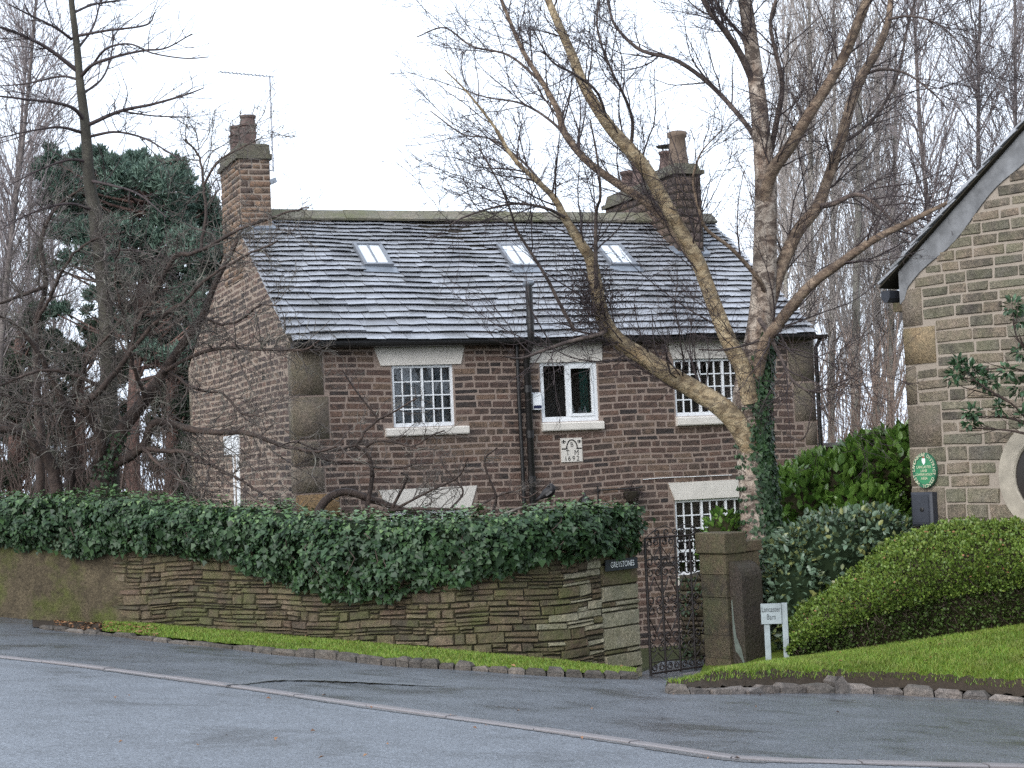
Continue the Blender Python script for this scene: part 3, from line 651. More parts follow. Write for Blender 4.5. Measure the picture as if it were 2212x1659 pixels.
for a0, a1, z0, z1 in holes:                     # window reveals
    d = .16
    for (p, q) in (((a0, z0), (a1, z0)), ((a1, z0), (a1, z1)), ((a1, z1), (a0, z1)), ((a0, z1), (a0, z0))):
        mb.add([fmap(*p, 0), fmap(*q, 0), fmap(*q, -d), fmap(*p, -d)], [(0, 1, 2, 3)])
fw = mb.build('front_wall', M['mortar'], house)
# quoins on both front corners
qz = GARDEN; ql = []; qr = []; rq = random.Random(5); k = 0
orange = None
for z0, z1, w in [(-1.4, -1.0, .5), (-.99, -.5, .42), (-.49, -.1, .6), (-.09, .4, .4), (.41, .80, .62), (.81, 1.13, .55), (1.14, 1.55, .75), (1.56, 2.0, .5), (2.01, 2.45, .42), (2.46, 3.2, .62), (3.21, 3.96, .55), (3.97, 4.15, .4)]:
    ql.append((0.0, w, z0, z1)); qr.append((HW - w * rq.uniform(.6, 1.1), HW, z0 + rq.uniform(-.1, .1), z1))
for i, (a0, a1, z0, z1) in enumerate(ql):
    V, F = pillow([(a0 - .004, z0 + .008), (a1, z0 + .008), (a1, z1 - .008), (a0 - .004, z1 - .008)], .016, fmap)
    mesh_obj('quoin', V, F, M['quoin_orange'] if 1.1 < z0 < 1.2 else M['quoin'], fw, smooth=True)
for i, (a0, a1, z0, z1) in enumerate(qr):
    z0 = qr[i - 1][3] + .01 if i else z0
    V, F = pillow([(a0, z0 + .008), (a1 + .004, z0 + .008), (a1 + .004, z1 - .008), (a0, z1 - .008)], .012, fmap)
    mesh_obj('quoin', V, F, M['quoin'], fw, smooth=True)
qh = ql + [(q[0], q[1], (qr[i - 1][3] if i else q[2]), q[3]) for i, q in enumerate(qr)]
rc = random.Random(17); zs = [GARDEN]
while zs[-1] < EAVE - .17: zs.append(zs[-1] + rc.choice([.098, .108, .115, .122, .13]))
st = course_stones(lambda z: .0, lambda z: HW, zs, .17, .46, .024, [(h[0] - .01, h[1] + .01, h[2] - .01, h[3] + .01) for h in holes + lint_h + qh], jz=.006, rng=rc, wave=lambda a: .02 * math.sin(a * .9 + 1) + .012 * math.sin(a * 2.3))
lay(st, fw, M['stone'], fmap, .006, 300, rough=.003, inset=.009, key=lambda x, y: 1 if y < 1095 or 1390 < x < 1530 else .02, rest='wall_stonework')
# gable wall on the left
gmap = lambda b, z, o: hp(-o, b, z)
def roof_front(b): return EAVE + (RZ - EAVE) * b / RB
def roof_back(b): return RZ - (RZ - BEAVE) * (b - RB) / (HD - RB)
mbg = MB()
for xx in (0, HW):
    mbg.add([hp(xx, 0, GARDEN - .3), hp(xx, HD, GARDEN - .3), hp(xx, HD, BEAVE), hp(xx, RB, RZ), hp(xx, 0, EAVE)], [(0, 1, 2, 3, 4)])
mbg.add([hp(0, HD, GARDEN - .3), hp(HW, HD, GARDEN - .3), hp(HW, HD, BEAVE), hp(0, HD, BEAVE)], [(0, 1, 2, 3)])
gw = mbg.build('gable_wall', M['gmortar'], house)
zs = [GARDEN]
while zs[-1] < RZ: zs.append(zs[-1] + rc.choice([.108, .115, .122, .13]))
ga0 = lambda z: 0.26 if z < EAVE else (z - EAVE) / (RZ - EAVE) * RB + .03
ga1 = lambda z: HD - .25 if z < BEAVE else RB + (RZ - z) / (RZ - BEAVE) * (HD - RB) - .03
gwin = (4.36, 5.75, 2.33, 2.70); gpost = (4.45, 5.0, 1.0, 2.33)
st = course_stones(ga0, ga1, zs, .2, .5, .022, [gwin, gpost], jz=.006, rng=rc, wave=lambda b: .02 * math.sin(b * .8))
lay(st, gw, M['stone'], gmap, .002, 0, rough=.003, inset=.009, rest='gable_stonework')
for i, (a0, a1, z0, z1) in enumerate(ql):
    w = .28 if i % 2 else .2
    V, F = pillow([(-.004, z0 + .008), (w, z0 + .008), (w, z1 - .008), (-.004, z1 - .008)], .012, gmap)
    mesh_obj('quoin', V, F, M['quoin'], gw, smooth=True)
    V, F = pillow([(HD - .22, z0 + .008), (HD, z0 + .008), (HD, z1 - .008), (HD - .22, z1 - .008)], .012, gmap)
    mesh_obj('quoin', V, F, M['quoin'], gw, smooth=True)
# small gable window: white lintel and frame
mesh_obj('lintel', box8(gmap(gwin[0], gwin[2], .03), gmap(gwin[1], gwin[2], .03) - gmap(gwin[0], gwin[2], .03), (0, 0, gwin[3] - gwin[2]), hu * .12), BOXF, M['white'], house)
gwn = mesh_obj('window', box8(gmap(4.47, .95, -.02), hv * .5, (0, 0, 1.38), hu * .05), BOXF, M['room'], house)
for b0, b1, z0, z1 in ((4.45, 4.70, .95, 2.33), (4.92, 5.0, .95, 2.33)):
    mesh_obj('frame', box8(gmap(b0, z0, .02), hv * (b1 - b0), (0, 0, z1 - z0), hu * .06), BOXF, M['white'], gwn)
# lintels and sills
for k, (t0, t1, b0, b1, z0, z1) in lint.items():
    V = [fmap(b0, z0, .03), fmap(b1, z0, .03), fmap(t1, z1, .03), fmap(t0, z1, .03), fmap(b0, z0, -.1), fmap(b1, z0, -.1), fmap(t1, z1, -.1), fmap(t0, z1, -.1)]
    mesh_obj('lintel', V, [(0, 1, 2, 3), (0, 4, 5, 1), (1, 5, 6, 2), (2, 6, 7, 3), (3, 7, 4, 0)], M['paintstone'], house)
for k, (a0, a1, z0, z1) in sills.items():
    V = []
    for a in (a0, a1):
        for o, z in ((.0, z0), (.085, z0), (.095, z0 + .02), (.095, z1 - .035), (.08, z1 - .02), (-.1, z1 + .005)): V.append(fmap(a, z, o))
    F = [(i, i + 1, i + 7, i + 6) for i in range(5)] + [(5, 4, 3, 2, 1, 0), (6, 7, 8, 9, 10, 11)]
    mesh_obj('sill', V, F, M['paintstone'], house)
# windows
def bar(a0, a1, z0, z1, o0, o1): return box8(fmap(a0, z0, o0), fmap(a1, z0, o0) - fmap(a0, z0, o0), (0, 0, z1 - z0), fmap(a0, z0, o1) - fmap(a0, z0, o0))
def sash_window(key, lights, rows, cols, back, label, fw_=.045, tr=None):
    a0, a1, z0, z1 = wins[key]
    mb = MB()
    for b in ((a0, a1, z0, z0 + .07), (a0, a1, z1 - .05, z1)): mb.add(bar(b[0], b[1], b[2], b[3], -.12, -.03), BOXF)
    xs_ = [a0 + (a1 - a0) * t for t in lights]
    for i, x in enumerate(xs_):
        w = fw_ if i in (0, len(xs_) - 1) else fw_ * .8
        lo = x if i == 0 else (x - w if i == len(xs_) - 1 else x - w / 2)
        mb.add(bar(lo, lo + w, z0 + .0702, z1 - .0502, -.119, -.028), BOXF)
    wn = mb.build('window', M['white'], house); wn['label'] = label
    zz0, zz1 = z0 + .07, z1 - .05
    for i in range(len(xs_) - 1):
        l0, l1 = xs_[i] + fw_ * .75, xs_[i + 1] - fw_ * .75; c = cols
        br = .022
        ra = [l0 + (l1 - l0) * t / c for t in range(c + 1)]; rz = [zz0 + (zz1 - zz0) * t / rows for t in range(rows + 1)]
        if tr: rz = [zz0 + (zz1 - zz0) * t for t in tr]
        for t in ra[1:-1]: mesh_obj('glazing_bar', bar(t - br / 2, t + br / 2, zz0, zz1, -.085, -.045), BOXF, M['white'], wn)
        for m, t in enumerate(rz[1:-1]):
            thick = br * (2.2 if tr and m == TRM else 1)
            mesh_obj('glazing_bar', bar(l0, l1, t - thick / 2, t + thick / 2, -.0845, -.043), BOXF, M['white'], wn)
        for p in range(c):
            for r in range(len(rz) - 1):
                tl = random.uniform(-.004, .004); t2 = random.uniform(-.003, .003)
                V = [fmap(ra[p], rz[r], -.066 + tl), fmap(ra[p + 1], rz[r], -.066 - tl), fmap(ra[p + 1], rz[r + 1], -.066 - tl + t2), fmap(ra[p], rz[r + 1], -.066 + tl + t2)]
                mesh_obj('pane', V, [(0, 1, 2, 3)], M['glass'], wn)
    # the room behind
    mb = MB(); d0, d1 = -.161, -1.6; e = .25
    A0, A1, Z0, Z1 = a0 - e, a1 + e, z0 - e, z1 + .1
    for V in ([(A0, Z0, d1), (A1, Z0, d1), (A1, Z1, d1), (A0, Z1, d1)], [(A0, Z0, d0), (A0, Z0, d1), (A0, Z1, d1), (A0, Z1, d0)], [(A1, Z0, d1), (A1, Z0, d0), (A1, Z1, d0), (A1, Z1, d1)], [(A0, Z0, d0), (A1, Z0, d0), (A1, Z0, d1), (A0, Z0, d1)], [(A0, Z1, d1), (A1, Z1, d1), (A1, Z1, d0), (A0, Z1, d0)]):
        mb.add([fmap(*v) for v in V], [(0, 1, 2, 3)])
    mb.build('room', M['room'], wn)
    return wn
def curtain(wn, a0, a1, z0, z1, mat, off=-.24, folds=5, name='curtain'):
    V = []; K = 40
    for i in range(K):
        t = i / (K - 1); a = a0 + (a1 - a0) * t; o = off + .025 * math.sin(t * folds * 6.28)
        V += [fmap(a, z0, o), fmap(a, z1, o)]
    return mesh_obj(name, V, [(2 * i, 2 * i + 2, 2 * i + 3, 2 * i + 1) for i in range(K - 1)], mat, wn, smooth=True)
TRM = 1
w = sash_window('a', [0, .5, 1], 4, 3, 0, 'white sash window of small panes beside the grey corner stones')
curtain(w, 1.70, 2.02, 2.5, 3.8, M['curtain']); curtain(w, 2.62, 2.95, 2.5, 3.8, M['curtain'])
mesh_obj('reflection_curtain', [fmap(1.7, 2.5, -.34), fmap(2.95, 2.5, -.34), fmap(2.95, 3.75, -.34), fmap(1.7, 3.75, -.34)], [(0, 1, 2, 3)], plain('reflection_curtain', (0.34, 0.37, 0.41), .9, .1, .25, 4), w)  # pale sheet added behind the glass in place of its reflection
w = sash_window('c', [0, .36, .68, 1], 4, 3, 0, 'white small paned window behind the birch trunk'); curtain(w, 7.0, 7.35, 2.5, 3.8, M['blind']); curtain(w, 8.0, 8.7, 2.5, 3.8, M['blind'])
w = sash_window('d', [0, .35, .66, 1], 6, 3, 0, 'tall white small paned window beyond the iron gate', tr=[0, .15, .3, .45, .62, .81, 1.0]); 
TRM = 1
curtain(w, 6.95, 8.7, .42, 1.2, M['blind'], folds=9)
w = sash_window('e', [0, .5, 1], 4, 3, 0, 'white small paned window hidden behind the ivy hedge')
# modern two light window with frosted casement
a0, a1, z0, z1 = wins['b']; mb = MB()
for b in ((a0, a1, z0, z0 + .09), (a0, a1, z1 - .06, z1)): mb.add(bar(*b, -.1, -.02), BOXF)
for b in ((a0, a0 + .07, z0 + .0902, z1 - .0602), (a1 - .08, a1, z0 + .0902, z1 - .0602), (a0 + .49, a0 + .555, z0 + .0902, z1 - .0602)): mb.add(bar(*b, -.099, -.018), BOXF)
wn = mb.build('window', M['white'], house); wn['label'] = 'white two light casement window above the date stone'
mb = MB(); s0, s1 = a0 + .556, a1 - .081; t0, t1 = z0 + .0905, z1 - .0605
for b in ((s0, s1, t0, t0 + .05), (s0, s1, t1 - .055, t1)): mb.add(bar(*b, -.095, -.005), BOXF)
for b in ((s0, s0 + .035, t0 + .0502, t1 - .0552), (s1 - .035, s1, t0 + .0502, t1 - .0552)): mb.add(bar(*b, -.094, -.006), BOXF)
mb.build('casement', M['white'], wn)
for b in ((a0 + .07, a0 + .49, z0 + .09, z1 - .06), (s0 + .035, s1 - .035, t0 + .05, t1 - .055)):
    mesh_obj('pane', [fmap(b[0], b[2], -.05), fmap(b[1], b[2], -.05), fmap(b[1], b[3], -.05), fmap(b[0], b[3], -.05)], [(0, 1, 2, 3)], M['glass'], wn)
curtain(wn, 5.33, 5.56, 2.7, 3.7, M['teal'], -.2, 2)
mb = MB(); d0, d1 = -.161, -1.6; e = .25; A0, A1, Z0, Z1 = a0 - e, a1 + e, z0 - e, z1 + .1
for V in ([(A0, Z0, d1), (A1, Z0, d1), (A1, Z1, d1), (A0, Z1, d1)], [(A0, Z0, d0), (A0, Z0, d1), (A0, Z1, d1), (A0, Z1, d0)], [(A1, Z0, d1), (A1, Z0, d0), (A1, Z1, d0), (A1, Z1, d1)], [(A0, Z0, d0), (A1, Z0, d0), (A1, Z0, d1), (A0, Z0, d1)], [(A0, Z1, d1), (A1, Z1, d1), (A1, Z1, d0), (A0, Z1, d0)]):
    mb.add([fmap(*v) for v in V], [(0, 1, 2, 3)])
mb.build('room', M['room'], wn)
for i, (aa_, hh, rr, mt) in enumerate([(5.16, .22, .045, 'white'), (5.30, .17, .05, 'curtain'), (5.40, .19, .045, 'white'), (4.63, .16, .05, 'feather_pale')]):
    V, F = lathe(fmap(aa_, z0 + .075, -.155), [(rr * .8, 0), (rr, hh * .3), (rr * .9, hh * .6), (rr * .4, hh * .78), (rr * .35, hh)], 10)
    tag(mesh_obj('toiletry_bottle', V, F, M[mt], smooth=True, loc=fmap(aa_, z0 + .075, -.155)), ['tall pale bottle on the sill inside the casement window, nearest the mullion', 'middle grey bottle of three inside the right hand light of the casement window', 'pale bottle nearest the green curtain inside the casement window', 'small lilac grey bottle inside the left light of the casement window'][i], 'bottle', 'bottles on the bathroom sill')
# ------------------------------------------------------------------ roof
su = hu; slope = nrm(hv * RB + np.array([0, 0, RZ - EAVE])); rn = nrm(np.cross(hu, slope)); SL = math.hypot(RB, RZ - EAVE)
if rn[2] < 0: rn = -rn
def rp(a, s, o): return hp(a, 0, EAVE) + slope * s + rn * (o + .014 * math.sin(a * 1.1 + .6) + .010 * math.sin(a * 2.7 + s * 1.4) - .03 * math.sin(math.pi * min(max(a / HW, 0), 1)) * s / SL)
mb = MB()
mb.add([rp(-.03, -.18, -.02), rp(HW + .03, -.18, -.02), rp(HW + .03, SL, -.02), rp(-.03, SL, -.02)], [(0, 1, 2, 3)])
q = [hp(-.03, HD + .15, BEAVE - .06), hp(HW + .03, HD + .15, BEAVE - .06)]
mb.add([rp(-.03, SL, -.02), rp(HW + .03, SL, -.02), q[1], q[0]], [(0, 1, 2, 3)])
roof = mb.build('roof', M['joint'], house)
ROOFL = [((755, 522), (824, 522), (852, 574), (786, 576)), ((1070, 526), (1128, 526), (1167, 572), (1108, 574)), ((1291, 531), (1335, 530), (1378, 571), (1322, 576))]
def roof_uv(x, y):
    P = on_plane(x, y, rp(0, 0, .05), rn); q = P - rp(0, 0, .05); return float(q @ hu), float(q @ slope)
rects = []
for c in ROOFL:
    uv = [roof_uv(*p) for p in c]
    a0 = (uv[0][0] + uv[3][0]) / 2; a1 = (uv[1][0] + uv[2][0]) / 2; s0 = (uv[2][1] + uv[3][1]) / 2; s1 = (uv[0][1] + uv[1][1]) / 2
    rects.append((a0, a1, s0, s1))
am = sum(r[1] - r[0] for r in rects) / 3; s0m = sum(r[2] for r in rects) / 3; s1m = sum(r[3] for r in rects) / 3
rects = [((r[0] + r[1]) / 2 - am / 2, (r[0] + r[1]) / 2 + am / 2, s0m, s1m) for r in rects]
CH1 = (0.0, .64, 3.40, 5.2)                     # left chimney footprint a0 a1 b0 b1
rs = random.Random(31); s = -.24; sl = []
row = 0
while s < SL - .12:
    t = max(0, s) / SL; g = (.262 - .115 * t); th = .056 - .020 * t
    a = -.04 + rs.uniform(-.3, 0) * 1
    while a < HW + .03:
        w = rs.uniform(.30, .74) * (1 - .42 * t); a0, a1 = max(a, -.05 - rs.uniform(0, .02)), min(a + w, HW + .04 + rs.uniform(0, .02))
        a += w
        if a1 - a0 < .1: continue
        cut = False
        for r in rects:
            if s + g > r[2] + .02 and s < r[3] - .02 and a1 > r[0] and a0 < r[1]:
                if a0 < r[0] - .08 and a1 > r[0]: a1 = r[0]
                elif a1 > r[1] + .08 and a0 < r[1]: a0 = r[1]
                else: cut = True
        b_ = (s + g) / SL * RB
        if a0 < CH1[1] and b_ > CH1[2] + .02:
            if a1 > CH1[1] + .1: a0 = CH1[1]
            else: cut = True
        if cut: continue
        sl.append((a0, a1, s, min(s + g * 1.55, SL), th * rs.uniform(.75, 1.35), row))
    s += g; row += 1
built = []
for a0, a1, s0, s1, th, row in sl:
    g = .004; j = lambda m=.009: rs.uniform(-m, m)
    o = .012; lift = th + o + rs.uniform(0, .008); sk = rs.uniform(-.012, .012)
    V = [rp(a0 + g, s0 + j() + .075, lift - th), rp(a0 + g, s1, o - .03), rp(a1 - g, s1, o - .03), rp(a1 - g, s0 + j() + .075, lift - th),
         rp(a0 + g + abs(j(.008)), s0 + j() + sk, lift), rp(a0 + g, s1, o - .012), rp(a1 - g, s1, o - .012), rp(a1 - g - abs(j(.008)), s0 + j() - sk, lift + j(.004))]
    m0 = rs.uniform(.35, .65); am_ = a0 + (a1 - a0) * m0; sj = s0 + j(.014)
    V += [rp(am_, sj + .075, lift - th), rp(am_, sj + j(.006), lift + j(.004))]
    F = [(4, 9, 7, 6, 5), (0, 8, 9, 4), (8, 3, 7, 9), (0, 4, 5, 1), (3, 2, 6, 7), (0, 1, 2, 3, 8)]
    A = proj(V[4]); B = proj(V[6]); built.append(((abs(A[0] - B[0])) * abs(A[1] - B[1]), V, F))
built.sort(key=lambda t: -t[0]); mb = MB()
for i, (_, V, F) in enumerate(built):
    if i < 300: mesh_obj('slate', V, F, M['slate'], roof)
    else: mb.add(V, F)
mb.build('upper_slates', M['slate'], roof, kind='stuff')
# ridge stones
a = CH1[1]
while a < HW + .02:
    L = min(rs.uniform(.55, .8), HW + .05 - a); V = []
    for aa_ in (a + .004, a + L - .004):
        r0 = hp(aa_, RB, RZ); k = .0 + rs.uniform(-.008, .008)
        V += [r0 - slope * .26 + rn * .055, r0 - slope * .26 + rn * .10 + [0, 0, k], r0 + np.array([0, 0, .14 + k]), r0 + hv * .2 + np.array([0, 0, -.02]), r0 + hv * .2 + np.array([0, 0, -.1])]
    F = [(i, i + 1, i + 6, i + 5) for i in range(4)] + [(4, 3, 2, 1, 0), (5, 6, 7, 8, 9)]
    mesh_obj('ridge_stone', V, F, M['ridge'], roof); a += L
# rooflights
for (a0, a1, s0, s1) in rects:
    mb = MB(); fwid = .06; H = .10
    for b in ((a0, a1, s0, s0 + fwid), (a0, a1, s1 - fwid, s1)): mb.add(box8(rp(b[0], b[2], 0), hu * (b[1] - b[0]), slope * (b[3] - b[2]), rn * H), BOXF)
    for b in ((a0, a0 + fwid, s0 + fwid + .0005, s1 - fwid - .0005), (a1 - fwid, a1, s0 + fwid + .0005, s1 - fwid - .0005)): mb.add(box8(rp(b[0], b[2], 0), hu * (b[1] - b[0]), slope * (b[3] - b[2]), rn * (H + .004)), BOXF)
    rl_ = mb.build('rooflight', M['metalframe'], roof)
    m = (a0 + a1) / 2
    for b0, b1 in ((a0 + fwid, m - .015), (m + .015, a1 - fwid)):
        mesh_obj('pane', [rp(b0, s0 + fwid, H - .03), rp(b1, s0 + fwid, H - .03), rp(b1, s1 - fwid, H - .03), rp(b0, s1 - fwid, H - .03)], [(0, 1, 2, 3)], M['skyglass'], rl_)
    mesh_obj('glazing_bar', box8(rp(m - .015, s0 + fwid, .03), hu * .03, slope * (s1 - s0 - 2 * fwid), rn * .055), BOXF, M['metalframe'], rl_)
    mesh_obj('flashing', [rp(a0 - .06, s0 - .22, .052), rp(a1 + .06, s0 - .22, .052), rp(a1 + .06, s0, .052), rp(a0 - .06, s0, .052)], [(0, 1, 2, 3)], M['lead'], rl_)
# gutter and dark eaves strip
P = []
gz = EAVE - .13
mb = MB()
prof = [(.075 * math.cos(t), .075 * math.sin(t)) for t in np.linspace(math.pi, 2 * math.pi, 7)]
V = []
for a in np.linspace(-.02, HW + .16, 14):
    c = hp(a, -.23, gz)
    for x, z in prof: V.append(c + hn * x + np.array([0, 0, z]))
    for x, z in prof[::-1]: V.append(c + hn * x * .9 + np.array([0, 0, z * .9 + .002]))
m = 14
F = [(i * m + j, i * m + (j + 1) % m, (i + 1) * m + (j + 1) % m, (i + 1) * m + j) for i in range(13) for j in range(m)] + [tuple(range(m))[::-1], tuple(range(13 * m, 14 * m))]
mesh_obj('gutter', V, F, M['black_iron'], house, smooth=False)
mesh_obj('eaves_strip', box8(hp(0, -.15, EAVE - .2), hu * HW, np.array([0, 0, .12]), hv * .15), BOXF, M['black_iron'], house)  # black strip along the wall head under the slates
# soil pipe climbing past the eaves, with a cowl
pa, pz = front(1143, 1000); nb = NB()
nb.tube([hp(pa, -.10, GARDEN), hp(pa, -.10, 3.7), hp(pa, -.2, 3.86), hp(pa, -.36, 4.0), hp(pa, -.36, 4.3), hp(pa, -.36, 5.02)], .062, 12)
for z in (-.6, .9, 1.55, 2.35, 3.15): nb.tube([hp(pa, -.10, z), hp(pa, -.10, z + .13)], .078, 12)
nb.tube([hp(pa, -.36, 4.35), hp(pa, -.36, 4.47)], .076, 12)
pipe = nb.build('soil_pipe', M['black_iron'], house, smooth=True)
V, F = lathe(hp(pa, -.36, 5.0), [(.06, 0), (.10, .03), (.11, .06), (.09, .1), (.04, .12)], 12); mesh_obj('cowl', V, F, M['lead'], pipe, smooth=True)
nb = NB(); nb.tube([hp(pa - .16, -.08, GARDEN), hp(pa - .16, -.08, 2.2), hp(pa - .17, -.08, 3.0), hp(pa - .17, -.09, 4.02)], .035, 8); nb.build('waste_pipe', M['black_iron'], house, smooth=True)
# flue at the right corner
nb = NB(); nb.tube([hp(HW + .03, -.06, GARDEN), hp(HW + .03, -.06, 3.85), hp(HW + .06, -.2, 4.0)], .04, 8); nb.build('downpipe', M['black_iron'], house, smooth=True)
# verge mortar line on the left gable edge
mb = MB(); mb.add([rp(-.02, -.2, -.05), rp(-.02, SL, -.05), rp(-.02, SL, .0), rp(-.02, -.2, .0)], [(0, 1, 2, 3)])
# ------------------------------------------------------------------ chimneys
def stack(a0, a1, b0, b1, z0, z1, name, mat, mort, rng, parent, ch=.115):
    core = MB().add(box8(hp(a0, b0, z0), hu * (a1 - a0), hv * (b1 - b0), (0, 0, z1 - z0)), BOXF).build(name, mort, parent)
    zs = [z0]
    while zs[-1] < z1 - .05: zs.append(min(z1, zs[-1] + rng.choice([ch * .9, ch, ch * 1.1])))
    s1_ = course_stones(lambda z: a0, lambda z: a1, zs, .16, .42, .022, jz=.006, rng=rng)
    s2_ = course_stones(lambda z: b0, lambda z: b1, zs, .18, .45, .022, jz=.006, rng=rng)
    for q in s1_:
        V, F = pillow(q, .012 * rng.uniform(.5, 1.5), lambda a, z, o: hp(a, b0 - o, z), rng); mesh_obj('stone', V, F, mat, core, smooth=True)
    mb = MB()
    for q in s2_:
        V, F = pillow(q, .012 * rng.uniform(.5, 1.5), lambda b, z, o: hp(a0 - o, b, z), rng); mb.add(V, F)
    mb.build('side_stonework', mat, core, smooth=True, kind='stuff')
    return core
def band(a0, a1, b0, b1, z0, z1, e, parent, name='cap_band', mat=None, top=None):
    t = e if top is None else top
    V = [hp(a0 - e, b0 - e, z0), hp(a1 + e, b0 - e, z0), hp(a1 + e, b1 + e, z0), hp(a0 - e, b1 + e, z0), hp(a0 - t, b0 - t, z1), hp(a1 + t, b0 - t, z1), hp(a1 + t, b1 + t, z1), hp(a0 - t, b1 + t, z1)]
    return mesh_obj(name, V, [(3, 2, 1, 0), (4, 5, 6, 7), (0, 1, 5, 4), (1, 2, 6, 5), (2, 3, 7, 6), (3, 0, 4, 7)], mat or M['cap'], parent)
def square_pot(c, r, h, parent, mat):
    prof = [(1.0, 0), (.94, .02), (.92, .40), (1.0, .41), (1.0, .45), (.9, .46), (.9, .62), (1.08, .64), (1.08, .68), (.9, .70), (.86, .86), (.98, .9), (1.0, .97), (.8, .97), (.8, .6)]
    sides = 16; V = []; F = []
    for k, (f_, hh) in enumerate(prof):
        for i in range(sides):
            t = 2 * math.pi * (i + .5) / sides; cx, cy = math.cos(t), math.sin(t); m_ = max(abs(cx), abs(cy))
            sq = np.clip((.8 - hh) / .1, 0, 1); sc = (1 / m_ * .96) * sq + (1 - sq)
            V.append(np.asarray(c) + r * f_ * sc * (cx * hu + cy * hv) + np.array([0, 0, hh * h]))
    for k in range(len(prof) - 1):
        for i in range(sides): j = (i + 1) % sides; F.append((k * sides + i, k * sides + j, (k + 1) * sides + j, (k + 1) * sides + i))
    return mesh_obj('chimney_pot', V, F, mat, parent)
a0, a1 = -.01, .66
def bz(x, y, b):
    P = on_plane(x, y, hp(0, b, 0), hn); return float((P - H0) @ hu), float(P[2])
b0c, b1c = 3.45, 5.15
_, zt1 = bz(548, 343, b0c); a1 = bz(585, 420, b0c)[0]
_, ztop = bz(548, 309, b0c)
rr = random.Random(77)
c1 = stack(-.012, a1, b0c, b1c, 5.6, zt1, 'chimney', M['chimney_stone'], M['gmortar'], rr, roof)
band(-.012, a1, b0c, b1c, zt1, zt1 + .09, .06, c1); band(-.012, a1, b0c, b1c, zt1 + .0905, ztop - .03, .015, c1, 'cap', M['cap'], .005); band(-.012, a1, b0c, b1c, ztop - .0295, ztop, .005, c1, 'cap', M['cap'], -.045)
for (bb, hh) in ((b0c + .33, .62), (b1c - .42, .60)):
    square_pot(hp(a1 * .45, bb, ztop - .02), .155, hh, c1, M['pot'])
V, F = lathe(hp(a1 * .72, b0c + .22, ztop - .02), [(.05, 0), (.05, .08), (.065, .085), (.065, .13), (.055, .14)], 10); mesh_obj('vent_cap', V, F, M['white'], c1, smooth=True)
mesh_obj('lead_flashing', box8(hp(-.02, b0c - .05, roof_front(b0c) - .03), hu * (a1 + .08), slope * .30, rn * .07), BOXF, M['lead'], c1)
# right chimney: a long stack running back across the ridge, the rear half lower
b0r = 2.55
ar0, _ = bz(1462, 450, b0r); ar1, _ = bz(1516, 450, b0r); _, zr1 = bz(1490, 376, b0r); _, zr2 = bz(1490, 352, b0r)
bm, b1r = b0r + 1.2, b0r + 3.5
zl1 = 7.36
c2 = stack(ar0, ar1, b0r, bm, 5.5, zr1, 'chimney', M['sooty_stone'], M['joint'], rr, roof, .17)
c2b = stack(ar0 + .003, ar1 - .003, bm, b1r, 6.0, zl1, 'rear_stack', M['sooty_stone'], M['joint'], rr, roof, .17)
band(ar0, ar1, b0r, bm, zr1, zr1 + .08, .07, c2); band(ar0, ar1, b0r, bm, zr1 + .0805, zr2, .01, c2, 'cap', M['cap'], -.03)
band(ar0, ar1, bm + .08, b1r, zl1, zl1 + .08, .07, c2b); band(ar0, ar1, bm + .02, b1r, zl1 + .0805, zl1 + .28, .01, c2b, 'cap', M['cap'], -.03)
am_ = (ar0 + ar1) / 2
def round_pot(c, r, h, parent, mat):
    V, F = lathe(c, [(r * 1.25, 0), (r * 1.1, h * .1), (r * .92, h * .5), (r * .86, h * .8), (r * 1.02, h * .84), (r * 1.05, h * .97), (r * .8, h)], 14); return mesh_obj('chimney_pot', V, F, mat, parent, smooth=True)
round_pot(hp(am_ - .02, b0r + .35, zr2 - .02), .19, .72, c2, M['pot_light'])
p2 = round_pot(hp(am_, b0r + .92, zr2 - .02), .16, .42, c2, M['pot'])
V, F = lathe(hp(am_, b0r + .92, zr2 + .48), [(.02, 0), (.2, .0), (.22, .03), (.03, .06)], 10); mesh_obj('cowl', V, F, M['black_iron'], p2)
for t in range(3):
    ang = t * 2.1; e_ = .1 * (math.cos(ang) * hu + math.sin(ang) * hv); nb = NB(); nb.tube([hp(am_, b0r + .92, zr2 + .35) + e_, hp(am_, b0r + .92, zr2 + .5) + e_], .012, 5); nb.build('cowl_leg', M['black_iron'], p2)
round_pot(hp(am_, 4.75, zl1 + .24), .19, .62, c2b, M['pot']); round_pot(hp(am_, 5.4, zl1 + .24), .17, .5, c2b, M['pot'])
mesh_obj('lead_flashing', box8(hp(ar0 - .1, b0r - .05, roof_front(b0r) - .02), hu * (ar1 - ar0 + .2), slope * .35, rn * .07), BOXF, M['lead'], c2)
# ------------------------------------------------------------------ things fixed to the house
am0 = bz(586, 372, b0c); 
mast = empty('tv_aerial', hp(a1 + .05, b0c - .06, bz(586, 372, b0c)[1]), 'thin metal television aerial on a mast beside the left chimney', 'aerial')
zb, zt = bz(587, 372, b0c)[1], bz(584, 164, b0c)[1]; ab = a1 + .05
nb = NB(); nb.tube([hp(ab, b0c - .06, zb), hp(ab - .0, b0c - .06, zt)], .017, 8); nb.build('mast', M['alu'], mast, smooth=True)
at_l = bz(466, 162, b0c); at_r = bz(590, 166, b0c)
e0, e1 = hp(at_r[0], b0c - .06, zt - .03), hp(at_l[0], b0c - .06 - .25, zt - .03)
nb = NB(); nb.tube([e0, e1], .009, 6); nb.build('boom', M['alu'], mast)
dirb = nrm(e1 - e0); perp = nrm(np.cross(dirb, (0, 0, 1)))
for t in np.linspace(.16, .99, 13):
    p = e0 * (1 - t) + e1 * t; nb = NB(); nb.tube([p - perp * .09, p + perp * .09], .007, 5); nb.build('element', M['alu'], mast)
